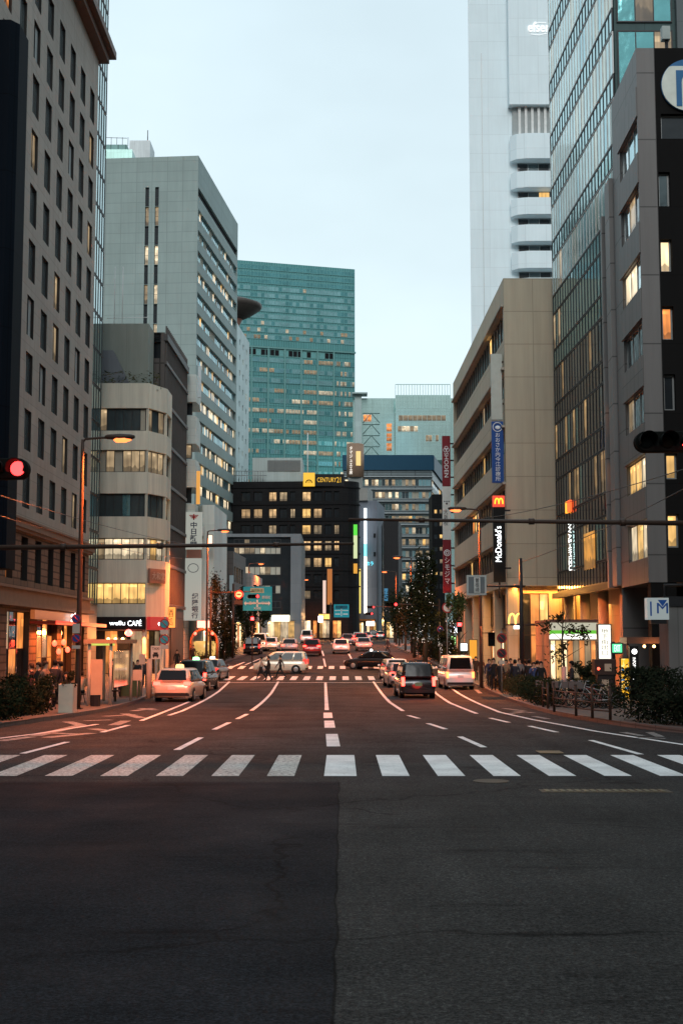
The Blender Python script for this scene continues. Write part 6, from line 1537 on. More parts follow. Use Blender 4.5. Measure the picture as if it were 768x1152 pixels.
# grey concrete pier at the edge
D = 49.4; x0 = X(752, 740, D); g = zg(D) + H_; t = thing('concrete_pier', 'broad grey concrete pier with a black cap at the right edge', 'pier', (x0 + .8, D, g))
mb = MB(); mb.box(x0, x0 + 1.7, D, D + 1.4, g, Z(682, D)); mb.build('shaft', [panel('pier_concrete', (.16, .155, .15), .42, 5, .75, .02, .8)], t)
mb = MB(); mb.box(x0 - .08, x0 + 1.8, D - .08, D + 1.5, Z(682, D) + .002, Z(671, D)); mb.build('cap', [black_metal], t)
# bicycle rail
pts = [G(613, 806), G(637, 811), G(655, 814), G(675, 816)]
def fence(pl, lb, h=.95, n=None, name='guard_rail'):
    t = thing(name, lb, 'guard rail', (*pl[0][:2], zg(pl[0][1]) + H_))
    P = [Vector((p[0], p[1], zg(p[1]) + H_)) for p in pl]
    for p in P: mb = MB(); mb.tube([p, p + Vector((0, 0, h))], .045, 8); mb.ball(p + Vector((0, 0, h)), .05, 8, 5); mb.build('post', [brown_metal], t)
    for z in (.25, .48, .72): mb = MB(); mb.tube([p + Vector((0, 0, z)) for p in P], .022, 6); mb.build('rail', [brown_metal], t)
fence([(p.x + .35, p.y + .3) for p in pts], 'dark low guard rail at the right kerb before the parked bicycles')
fence([(G(x, y).x + .4, G(x, y).y + .3) for x, y in ((600, 800), (605, 802))], 'short dark guard rail left of the wrapped young tree', .9)
# wires
def wire(a, b, sag, lb, r=.012):
    a, b = Vector(a), Vector(b); mb = MB(); mb.tube([a.lerp(b, k/16) - Vector((0, 0, sag*4*(k/16)*(1 - k/16))) for k in range(17)], r, 5); o = mb.build('overhead_wire', [black_metal], None, a); tag(o, lb, 'wire')
wire(W(-40, 545, 36), W(235, 615, 107), .3, 'upper overhead wire falling from the left edge to the second lamp post', .013)
wire(W(-40, 568, 36), W(205, 628, 107), .3, 'lower overhead wire falling from the left edge past the cream building', .013)
wire(W(806, 516, 36), W(541, 583, 75), .25, 'upper overhead wire falling from the right edge to the tall lamp pole', .016)
wire(W(806, 530, 36), W(587, 632, 70), .2, 'lower overhead wire falling from the right edge to the dark sign pole', .016)
# ------------------------------------------------------------------ trees and planting
leaf_dk = leafmat('dark_leaf', (.008, .012, .006), (.026, .03, .012))
leaf_col = leafmat('column_leaf', (.006, .009, .005), (.018, .022, .011))
leaf_warm = leafmat('warm_leaf', (.02, .017, .007), (.07, .05, .02))
bark = solid('bark', (.05, .04, .03), .9, bump=.5)
fairy = emit('fairy_light', (1, .9, .78), 1.8)
def leaves(mb, cen, rx, ry, rz, n, size, seed, lo=.35):
    r = random.Random(seed); clumps = []
    for _ in range(max(5, n // 60)):
        while True:
            v = Vector((r.uniform(-1, 1), r.uniform(-1, 1), r.uniform(-1, 1)))
            if lo < v.length < 1: break
        clumps.append((v, r.uniform(.16, .34)))
    for i in range(n):
        c, s = clumps[r.randrange(len(clumps))]
        v = c + Vector((r.gauss(0, s*.6), r.gauss(0, s*.6), r.gauss(0, s*.6)))
        p = Vector(cen) + Vector((v.x*rx, v.y*ry, v.z*rz))
        q = Vector((r.uniform(-1, 1), r.uniform(-1, 1), r.uniform(-.8, .8))).normalized() * size * r.uniform(.6, 1.3); w = q.orthogonal().normalized() * size * .45
        mb.quad((p - q, p - w, p + q, p + w))
def tree(px, D, lb, h, rx, rz, n, size, m, lights=0, seed=1, trunk_m=None, cz=None, name='street_tree', grp=None, xoff=0):
    b = at(px, D); t = thing(name, lb, 'tree', b, 0, grp); r = random.Random(seed)
    cz = cz or h - rz; c = b + Vector((0, 0, cz))
    mb = MB(); mb.tube([b, b + Vector((.05, 0, h*.3)), b + Vector((-.03, .05, h*.6)), b + Vector((.02, 0, h*.9))], [.02*h, .016*h, .011*h, .004*h], 8)
    for k in range(9):
        z = h*(.34 + .055*k); a = k*2.4; e = Vector((math.cos(a)*rx*.75, math.sin(a)*rx*.75, h*.12)); s = b + Vector((0, 0, z))
        mb.tube([s, s + e*.5 + Vector((0, 0, .1)), s + e], [.008*h, .005*h, .002*h], 5)
    mb.build('trunk', [trunk_m or bark], t)
    mb = MB(); leaves(mb, c, rx, rx, rz, n, size, seed); mb.build('crown', [m], t)
    if lights:
        mb = MB()
        for _ in range(lights):
            a = r.random()*6.28; z = r.uniform(-.95, .7); q = c + Vector((rx*.75*math.cos(a)*math.sqrt(max(.05, 1 - z*z)), -abs(rx*.75*math.sin(a)), rz*z))
            e_ = .02; mb.box(q.x - e_, q.x + e_, q.y - e_, q.y + e_, q.z - e_, q.z + e_)
        mb.build('string_lights', [fairy], t)['kind'] = 'stuff'
    return t
gr = 'street trees hung with string lights'
tree(478, 112, 'tallest dark street tree with string lights before the red banners', 10.8, 1.0, 4.7, 3800, .15, leaf_dk, 44, 3, grp=gr)
tree(502, 104, 'dark street tree with string lights right of the tallest one', 5.0, .9, 2.0, 1800, .13, leaf_dk, 30, 4, grp=gr)
tree(466, 122, 'dark street tree with string lights left of the tallest one', 8.0, .95, 3.3, 2600, .15, leaf_dk, 34, 5, grp=gr)
tree(456, 140, 'dark street tree by the nearer right lamp among the lit trees', 6.2, .95, 2.4, 1700, .15, leaf_dk, 16, 6, grp=gr)
tree(449, 160, 'dark street tree just beyond the nearer right lamp', 6.0, .95, 2.3, 1400, .17, leaf_dk, 10, 7, grp=gr)
tree(444, 188, 'smallest dark street tree at the far end of the right row', 8.5, 1.7, 3.4, 1500, .18, leaf_dk, 6, 8, grp=gr)
tree(516, 100, 'loose mid green tree between the katakana banner and the beige office', 7.0, .9, 1.5, 900, .14, leafmat('green_leaf', (.03, .045, .015), (.07, .09, .03)), 0, 9)
gl_ = 'columnar trees on the left pavement'
tree(242, 113, 'columnar dark tree with string lights right of the bank sign', 7.6, .6, 3.4, 2400, .12, leaf_col, 34, 11, grp=gl_)
tree(252, 117, 'columnar dark tree second from the bank sign', 6.4, .6, 2.9, 2000, .12, leaf_col, 14, 12, grp=gl_)
tree(261, 124, 'columnar dark tree third from the bank sign', 5.8, .6, 2.5, 1800, .13, leaf_col, 6, 13, grp=gl_)
tree(276, 134, 'dark tree below the left half of the blue road sign', 6.6, .9, 2.8, 1000, .22, leaf_dk, 0, 14, grp=gl_)
tree(292, 146, 'dark tree below the right half of the blue road sign', 7.2, 1.0, 2.7, 900, .24, leaf_dk, 0, 15, grp=gl_)
# young tree with wrapped trunk
D = 50; b = at(633.5, D); t = thing('young_tree', 'young sparse tree with its trunk wrapped in pink cloth by the rail', 'tree', b)
mb = MB(); mb.tube([b, b + Vector((.02, 0, 1.5))], [.10, .10], 10); mb.build('trunk_wrap', [solid('pink_wrap', (.55, .30, .25), .8)], t)
mb = MB(); mb.tube([b + Vector((.02, 0, 1.5)), b + Vector((-.03, 0, 2.6)), b + Vector((.03, 0, 3.7))], [.05, .035, .012], 7)
for k in range(10):
    s = b + Vector((0, 0, 1.8 + .17*k)); a = k*2.2; e = Vector((math.cos(a)*(.75 - .045*k), math.sin(a)*.6, .45)); mb.tube([s, s + e*.55, s + e], [.02, .012, .005], 5)
mb.build('trunk', [bark], t)
mb = MB(); leaves(mb, b + Vector((0, 0, 2.75)), .85, .7, 1.0, 420, .09, 21); mb.build('crown', [leaf_warm], t)
# hedges and shrubs
def hedge(lb, pl, w, h, n, size, m, seed, cat='hedge', name='hedge', stems=True):
    """a clipped row that follows the ground points"""
    r = random.Random(seed); b = (pl[0][0], pl[0][1], zg(pl[0][1]) + H_); t = thing(name, lb, cat, b)
    rp = refine(pl, .5); mb = MB()
    for i in range(n):
        p = rp[r.randrange(len(rp))]; q = Vector((p[0] + r.gauss(0, w*.38), p[1] + r.gauss(0, w*.38), 0)); g = zg(q.y) + H_
        hh = h * (.8 + .3*math.sin(q.x*2.3 + q.y*1.7)); q.z = g + hh * (1 - r.random()**2 * .95) + r.gauss(0, .05)
        d = Vector((r.uniform(-1, 1), r.uniform(-1, 1), r.uniform(-.6, 1))).normalized() * size * r.uniform(.6, 1.4); w_ = d.orthogonal().normalized() * size * .45
        mb.quad((q - d, q - w_, q + d, q + w_))
    mb.build('foliage', [m], t)
    mb = MB()
    for k in range(max(3, len(rp) // 2)):
        p = rp[min(len(rp) - 1, k*2)]; g = Vector((p[0], p[1], zg(p[1]) + H_)); mb.tube([g, g + Vector((.06, .02, h*.45)), g + Vector((-.05, 0, h*.8))], [.03, .02, .008], 5)
    mb.build('stems', [bark], t)
    return t
def gpts(*px, dx=0): return [(G(x, y).x + dx, G(x, y).y) for x, y in px]
hedge('dark rounded hedge at the left edge, the one nearest the road', gpts((-60, 828), (-20, 820), (12, 816), (34, 813), dx=-.55), .7, 1.25, 9657, 0.0647, leaf_dk, 31)
hedge('dark hedge between the near left hedge and the white planter', gpts((40, 810), (66, 806), dx=-.6), .6, 1.1, 5571, 0.0647, leaf_dk, 32)
hedge('dark hedge filling the bottom right corner before the concrete pier', gpts((694, 816), (730, 820), (770, 824), (800, 829), dx=.6), .8, 1.35, 10400, 0.0647, leaf_col, 33)
hedge('low shrubs at the right kerb beside the white van', gpts((540, 774), (556, 781), (568, 787), dx=.8), .7, .85, 5571, 0.0647, leaf_warm, 34)
hedge('dark shrubs at the right kerb between the van and the guard rail', gpts((573, 789), (588, 795), (598, 799), dx=.8), .7, .9, 5943, 0.0647, leaf_dk, 35)
hedge('long dark hedge under the right tree row toward the crossing', gpts((462, 737), (476, 742.5), (494, 751), (512, 760), dx=.9), .8, 1.5, 8914, 0.0908, leaf_dk, 36)
hedge('dark hedge under the left columnar trees', gpts((240, 750), (256, 744), (273, 739), dx=-.9), .8, 1.2, 5571, 0.0845, leaf_dk, 37)
hedge('dark shrubs in front of the green striped store', gpts((622, 796), (648, 799), (668, 801), dx=.9), .5, .9, 3343, 0.0584, leaf_dk, 38)
D = 43.4; b = at(76, D); t = thing('white_planter', 'tall white box planter beside the near left lamp post', 'planter', b)
mb = MB(); mb.prism([(b.x - .24, D - .2), (b.x + .24, D - .2), (b.x + .28, D + .3), (b.x - .28, D + .3)], b.z, b.z + .95); mb.build('box', [solid('planter_white', (.72, .58, .45), .6)], t)
mb = MB(); leaves(mb, b + Vector((0, .05, 1.1)), .3, .3, .28, 320, .07, 41, 0); mb.build('plant', [leaf_warm], t)
for k, (px, D, lb) in enumerate(((652, 58, 'round clipped dark shrub before the green striped store, the left one'), (664, 60, 'round clipped dark shrub before the green striped store, the right one'))):
    b = at(px, D); t = thing('shrub', lb, 'shrub', b); mb = MB(); leaves(mb, b + Vector((0, 0, 1.1 - .2*k)), .55, .5, .6, 700, .09, 50 + k, .1); mb.build('foliage', [leaf_dk], t); mb = MB(); mb.tube([b, b + Vector((0, 0, .9))], .03, 6); mb.build('stem', [bark], t)
for px, D, lb in ((14, 41.4, 'small dark stool behind the left edge hedge'), (75, 51.9, 'small dark stool right of the cafe group'), (92, 52.9, 'small dark stool beside the taxi shelter'), (57, 48.9, 'small dark stool amid the cafe group')):
    b = at(px, D); t = thing('stool', lb, 'stool', b); mb = MB(); mb.prism([(b.x + .19*math.cos(k*.524), b.y + .19*math.sin(k*.524)) for k in range(12)], b.z + .34, b.z + .39); mb.build('seat', [brown_metal], t)
    for k in range(3): a = k*2.094; mb = MB(); mb.tube([(b.x + .17*math.cos(a), b.y + .17*math.sin(a), b.z), (b.x + .1*math.cos(a), b.y + .1*math.sin(a), b.z + .34)], .016, 5); mb.build('leg', [brown_metal], t)
# ------------------------------------------------------------------ vehicles (local frame: +y forward, origin on the road under the middle)
rubber = solid('rubber', (.012, .012, .012), .8)
alloy = solid('alloy', (.35, .35, .36), .35, .7)
trim = solid('black_trim', (.015, .015, .016), .5)
cglass = glass('car_glass', (.006, .007, .008), 0, .05, .003); cglass.node_tree.nodes['Principled BSDF'].inputs['Specular IOR Level'].default_value = .2
plate_w = solid('plate_white', (.6, .6, .55), .5); plate_g = solid('plate_green', (.05, .20, .12), .5)
tail_on = emit('tail_lamp_lit', (1, .045, .03), 11); tail_dim = emit('tail_lamp_dim', (1, .03, .02), 2.2); tail_or = emit('tail_lamp_orange', (1, .20, .05), 5)
head_l = solid('headlamp_glass', (.5, .5, .48), .15)
def rrect(w, y0, y1, z, r=.25, n=3):
    """rounded rectangle ring in plan: half width w, from y0 to y1"""
    pts = []
    for cx_, cy_, a0 in ((w - r, y1 - r, 0), (-w + r, y1 - r, 90), (-w + r, y0 + r, 180), (w - r, y0 + r, 270)):
        for k in range(n + 1): a = R(a0 + 90*k/n); pts.append((cx_ + r*math.cos(a), cy_ + r*math.sin(a), z))
    return pts
KINDS = dict(
    hatch=dict(L=4.5, w=.86, h=1.52, belt=.93, hood=.84, cab=(-2.18, 1.15), roof=(-1.75, .25), rl=(.28, .16, .74, .93)),
    taxi=dict(L=4.4, w=.85, h=1.75, belt=1.0, hood=.95, cab=(-2.16, 1.25), roof=(-1.9, .45), rl=(.14, .42, .62, 1.0)),
    minivan=dict(L=4.26, w=.85, h=1.70, belt=1.0, hood=.95, cab=(-2.10, 1.60), roof=(-1.9, .45), rl=(.15, .36, .75, 1.02)),
    van=dict(L=4.7, w=.85, h=1.98, belt=1.10, hood=1.08, cab=(-2.33, 2.20), roof=(-2.22, 1.55), rl=(.13, .36, .68, .98)),
    suv=dict(L=4.5, w=.90, h=1.66, belt=1.0, hood=.98, cab=(-2.15, 1.10), roof=(-1.8, .25), rl=(.34, .14, .86, 1.02)),
    sedan=dict(L=4.7, w=.86, h=1.50, belt=.94, hood=.88, cab=(-1.75, 1.15), roof=(-1.05, .25), rl=(.34, .17, .66, .86)))
def car(kind, label, loc, rot, paintm, rear=tail_on, plate=plate_w, roof_sign=None, detail=True, glow=0, name='parked_car', cat='car', grp='cars and vans on the road', wheels=True):
    K = KINDS[kind]; L, w, h, bz, hz_ = K['L'], K['w'], K['h'], K['belt'], K['hood']; y0, y1 = -L/2, L/2; c0, c1 = K['cab']; r0, r1 = K['roof']
    t = thing(name, label, cat, loc, rot, grp)
    def part(n, mb, m, par=None):
        o = bpy.data.objects.new(n, mb.mesh(n, m)); C.objects.link(o); o.parent = par or t; return o
    # lower body: stations along the length
    st = [(y0 + .0, .80, .36, bz*.62), (y0 + .03, .90, .28, bz*.80), (y0 + .12, .97, .22, bz*.97), (y0 + .45, 1, .20, bz), (c0 + 1.0, 1, .19, bz), (c1 - .5, 1, .19, bz - .01), (c1, .995, .19, hz_ + .02), (y1 - .5, .97, .20, hz_ - .06), (y1 - .15, .88, .24, hz_ - .2), (y1 - .02, .74, .34, hz_ - .36)]
    if kind == 'sedan': st[2] = (y0 + .12, .96, .22, bz*.93); st[3] = (y0 + .45, 1, .20, bz - .02)
    rr = []
    for y, k, zl, zt in st:
        ww = w*k; zm = zl + (zt - zl)*.55
        rr.append([(-ww*.90, y, zl), (-ww*.98, y, zl + .08), (-ww, y, zm), (-ww*.985, y, zt - .06), (-ww*.90, y, zt), (0, y, zt + .025), (ww*.90, y, zt), (ww*.985, y, zt - .06), (ww, y, zm), (ww*.98, y, zl + .08), (ww*.90, y, zl)])
    mb = MB(); mb.rings(rr[::-1], 0); body = part('body', mb, paintm)
    # cabin
    def cring(f, inset=0, drop=0):
        z = bz + .0 + (h - bz)*f; a = c0 + (r0 - c0)*f; b = c1 + (r1 - c1)*f; ww = w*(.955 - .16*f**1.3)
        return rrect(ww - inset, a + inset, b - inset, z - drop, .16 + .05*f)
    mb = MB(); mb.rings([cring(0), cring(.5), cring(.88), cring(.97, .05), cring(1.0, .2)], 0); part('cabin', mb, paintm)
    # glass: panels a little proud of the cabin
    def P(side, u, f):
        a = c0 + (r0 - c0)*f; b = c1 + (r1 - c1)*f; ww = w*(.955 - .16*f**1.3); z = bz + (h - bz)*f
        if side == 'l': return Vector((-ww - .008, a + (b - a)*u, z))
        if side == 'r': return Vector((ww + .008, a + (b - a)*u, z))
        if side == 'b': return Vector(((-1 + 2*u)*ww, a - .010, z))
        return Vector(((-1 + 2*u)*ww, b + .010, z))
    def pane(side, u0, u1, f0=.10, f1=.84, nm='window'):
        mb = MB(); q = [P(side, u0, f0), P(side, u1, f0), P(side, u1*.99 + .0, f1), P(side, u0*1.0, f1)]
        if side in 'lf': q = q[::-1]
        n = (q[1] - q[0]).cross(q[2] - q[0]).normalized() * .02
        b = len(mb.v); mb.v += q + [v - n for v in q]; mb.f += [[0, 1, 2, 3], [7, 6, 5, 4], [0, 4, 5, 1], [1, 5, 6, 2], [2, 6, 7, 3], [3, 7, 4, 0]]; mb.m += [0]*6
        part(nm, mb, cglass)
    pane('b', .10, .90, .12, .86, 'rear_window'); pane('f', .10, .90, .08, .86, 'windscreen')
    cuts = {'sedan': ((.14, .50), (.53, .86)), 'van': ((.07, .34), (.37, .64), (.67, .93))}.get(kind, ((.07, .28), (.31, .60), (.63, .90)))
    for s in 'lr':
        for a, b in cuts: pane(s, a, b)
    # wheels
    if wheels:
        for yy in (y0 + L*.195, y1 - L*.20):
            for s in (-1, 1):
                xo = s*(w - .10)
                def wr(rad, x): return [(x, yy + rad*math.cos(k*math.pi/9), .31 + rad*math.sin(k*math.pi/9)) for k in range(18)]
                mb = MB(); mb.rings([wr(.36, s*(w*.985)), wr(.36, s*(w + .004))] if s < 0 else [wr(.36, s*(w*.985)), wr(.36, s*(w + .004))]); part('wheel_arch', mb, trim)
                mb = MB(); mb.rings([wr(.26, xo - s*.12), wr(.31, xo - s*.10), wr(.31, xo + s*.09), wr(.27, xo + s*.125), wr(.20, xo + s*.125)]); ty = part('wheel', mb, rubber)
                mb = MB(); mb.rings([wr(.20, xo + s*.128), wr(.18, xo + s*.14), wr(.05, xo + s*.125)]); part('rim', mb, alloy, ty)
    # rear: lamps, plate, bumper
    rw, rh, z0, z1 = K['rl'] if len(K['rl']) == 4 else (.2, .2, .8, 1)
    for s in (-1, 1):
        xa, xb = sorted((s*(w*.96), s*(w*.96 - rw))); mb = MB(); zc = z1 - rh/1.0
        mb.box(xa, xb, y0 - .01, y0 + .25, z0 - .0 if rh > .3 else z1 - rh, z1 if rh <= .3 else z0 + rh); part('tail_lamp', mb, rear)
    mb = MB(); mb.box(-.17, .17, y0 - .025, y0 + .06, bz*.62, bz*.62 + .16); part('plate', mb, plate)
    mb = MB(); mb.rings([[(-w*.92, y0 + .06, z), (-w*.80, y0 - .03, z), (w*.80, y0 - .03, z), (w*.92, y0 + .06, z), (w*.9, y0 + .3, z), (-w*.9, y0 + .3, z)] for z in (.30, .44)], smooth=False); part('bumper', mb, trim)
    for s in (-1, 1):
        mb = MB(); mb.box(*sorted((s*w*.50, s*w*.82)), y1 - .28, y1 - .06, hz_ - .30, hz_ - .18); part('headlight', mb, head_l)
        mb = MB(); yy = c1 - .55; mb.ball((s*(w + .13), yy, bz + .1), .1, 8, 6, sc=(1, .6, .8)); part('mirror', mb, paintm)
    if roof_sign:
        m, sy = roof_sign; mb = MB(); mb.rings([rrect(.20, sy - .08, sy + .08, h + .0, .05), rrect(.18, sy - .07, sy + .07, h + .14, .05), rrect(.1, sy - .04, sy + .04, h + .17, .03)], smooth=False); part('roof_sign', mb, m)
    if glow: 
        l = lamp(None, (0, 0, 0), (1, .05, .03), glow, None, .3); l.parent = t; l.location = (0, y0 - .7, .75)
    return t
def cp(name, col, rough=.28): return solid(name, col, rough, .15, .05, 1, .5, .6)
white_c = cp('car_white', (.78, .75, .70)); champ = cp('car_champagne', (.60, .48, .37)); black_c = cp('car_black', (.010, .010, .012), .2); green_c = cp('car_dark_green', (.012, .02, .018), .22); red_c = cp('car_red', (.22, .012, .014)); silver_c = cp('car_silver', (.30, .29, .29)); cream_c = cp('car_cream', (.80, .73, .58)); grey_c = cp('car_grey', (.10, .10, .11))
amber_s = emit('roof_sign_amber', (1, .55, .18), 3); green_s = emit('roof_sign_green', (.35, 1, .45), 4); white_s = emit('roof_sign_white', (1, .92, .85), 4)
def put(px, py, dx=0, dy=0): g = G(px, py); return Vector((g.x + dx, g.y + 2.2 + dy, zg(g.y + 2.2 + dy) + .0))
car('hatch', 'champagne white hatchback taxi with amber roof sign waiting at the left kerb', put(197, 790), R(-4), champ, tail_on, plate_w, (amber_s, -.4), glow=13)
car('taxi', 'black tall taxi with green roof sign waiting ahead of the champagne hatchback', put(219, 778), R(-5), green_c, tail_on, plate_g, (green_s, -.9), glow=8)
car('sedan', 'dark sedan partly hidden ahead of the black tall taxi at the left', put(236, 766), R(-6), grey_c, tail_dim, plate_w, (white_s, -.2), name='sedan_car')
def side(px, py, rot): g = G(px, py); return Vector((g.x, g.y + .85, zg(g.y + .85)))
car('minivan', 'cream white minivan crossing from right to left behind the pedestrians', side(315, 758, 0), R(86), cream_c, tail_dim, name='minivan')
car('sedan', 'black sedan taxi turning across the far crosswalk with red tail lamps', side(419, 753.5, 0), R(72), black_c, tail_on, plate_g, (white_s, .1), name='sedan_taxi')
car('taxi', 'black tall taxi braking in the right lane, its tail lamps glowing red', put(468, 786), R(3), black_c, tail_on, plate_g, None, glow=20, name='tall_taxi')
car('hatch', 'pale hatchback braking just ahead of the black right lane taxi', put(451, 774), R(4), silver_c, tail_on, glow=9, name='hatchback_car')
car('hatch', 'white hatchback second ahead of the black right lane taxi', put(444, 766), R(5), white_c, tail_on, name='hatchback_car')
car('van', 'white boxy van waiting beside the right kerb', put(516, 776), R(2), white_c, tail_or, plate_w, None, glow=8, name='white_van', cat='van')
car('suv', 'red car braking left of the centre line beyond the cross street', put(350.5, 738.5), R(0), red_c, tail_on, glow=13, name='suv_car')
car('hatch', 'white car braking just right of the centre line beyond the cross street', put(383.5, 736), R(0), white_c, tail_on, glow=13, name='hatchback_car')
car('sedan', 'silver sedan braking in the second right lane beyond the cross street', put(409, 733), R(1), silver_c, tail_on, glow=12, name='sedan_car')
car('suv', 'red-lit dark car ahead of the silver sedan', put(406, 727), R(0), red_c, tail_on, name='suv_car')
car('taxi', 'black van at the far left beyond the cross street, under the road sign', put(283, 737), R(0), black_c, tail_dim, name='black_van', cat='van')
car('van', 'small white van at the far left behind the cream minivan', put(292, 733), R(-1), white_c, tail_dim, name='white_van', cat='van')
car('hatch', 'white hatchback at the far left, right of the small white van', put(304, 733), R(-1), white_c, tail_on, name='hatchback_car')
car('sedan', 'silver sedan with red lamps left of the red car', put(325, 735), R(0), silver_c, tail_on, glow=7, name='sedan_car')
car('hatch', 'grey car farther ahead between the red car and the white car', put(391, 726), R(0), grey_c, tail_on, name='hatchback_car')
for px, py, k, m, lb in ((403, 722, 'hatch', white_c, 'far white car with lit tail lamps below the far strip sign'), (413, 720.5, 'sedan', silver_c, 'far silver sedan with lit tail lamps, left of the far dark car'), (420, 719.5, 'taxi', black_c, 'far dark car with lit tail lamps near the end of the street'), (428, 719, 'hatch', white_c, 'farthest white car at the right end of the street'), (345, 724, 'van', white_c, 'far white van with lit lamps left of the centre line')):
    car(k, lb, put(px, py), R(-1), m, tail_on, name='far_car')
# parked bicycles at the rail
def bicycle(loc, rot, label, col):
    t = thing('bicycle', label, 'bicycle', loc, rot, 'bicycles parked behind the guard rail')
    def part(n, mb, m, par=None): o = bpy.data.objects.new(n, mb.mesh(n, m)); C.objects.link(o); o.parent = par or t; return o
    for y in (-.52, .52):
        mb = MB(); mb.tube([(0, y + .32*math.cos(k*math.pi/10), .33 + .32*math.sin(k*math.pi/10)) for k in range(21)], .018, 6, cap=False); wh = part('wheel', mb, rubber)
        mb = MB()
        for k in range(5): a = k*math.pi/5; mb.tube([(0, y + .31*math.cos(a), .33 + .31*math.sin(a)), (0, y - .31*math.cos(a), .33 - .31*math.sin(a))], .004, 4)
        part('spokes', mb, alloy, wh)
    mb = MB()
    for a, b in (((0, -.52, .33), (0, -.05, .30)), ((0, -.05, .30), (0, -.22, .80)), ((0, -.52, .33), (0, -.18, .72)), ((0, -.05, .30), (0, .36, .74)), ((0, -.16, .66), (0, .35, .80)), ((0, .35, .95), (0, .52, .33))): mb.tube([a, b], .017, 6)
    part('frame', mb, col)
    mb = MB(); mb.tube([(-.28, .22, .98), (-.2, .33, 1.0), (0, .36, .96), (.2, .33, 1.0), (.28, .22, .98)], .013, 6); part('handlebar', mb, alloy)
    mb = MB(); mb.ball((0, -.24, .84), .13, 10, 6, sc=(.7, 1, .35)); part('saddle', mb, trim)
    mb = MB(); mb.box(-.17, .17, .42, .68, .72, .96); part('basket', mb, solid('basket_wire', (.10, .10, .10), .5))
bc = [cp('bike_black', (.02, .02, .02)), cp('bike_silver', (.3, .3, .3)), cp('bike_red', (.2, .02, .02))]
for i, (px, D, r, lb) in enumerate(((641, 48.5, 60, 'silver bicycle leaning behind the guard rail by the wrapped young tree'), (652, 48, 72, 'black bicycle in the middle of the parked row'), (661, 47.4, 66, 'red bicycle right of the middle in the parked row'), (669, 47, 75, 'silver bicycle at the right end of the parked row'), (622, 50.5, 58, 'black bicycle left of the wrapped young tree'))):
    bicycle(at(px, D), R(r), lb, bc[(1, 0, 2, 1, 0)[i]])
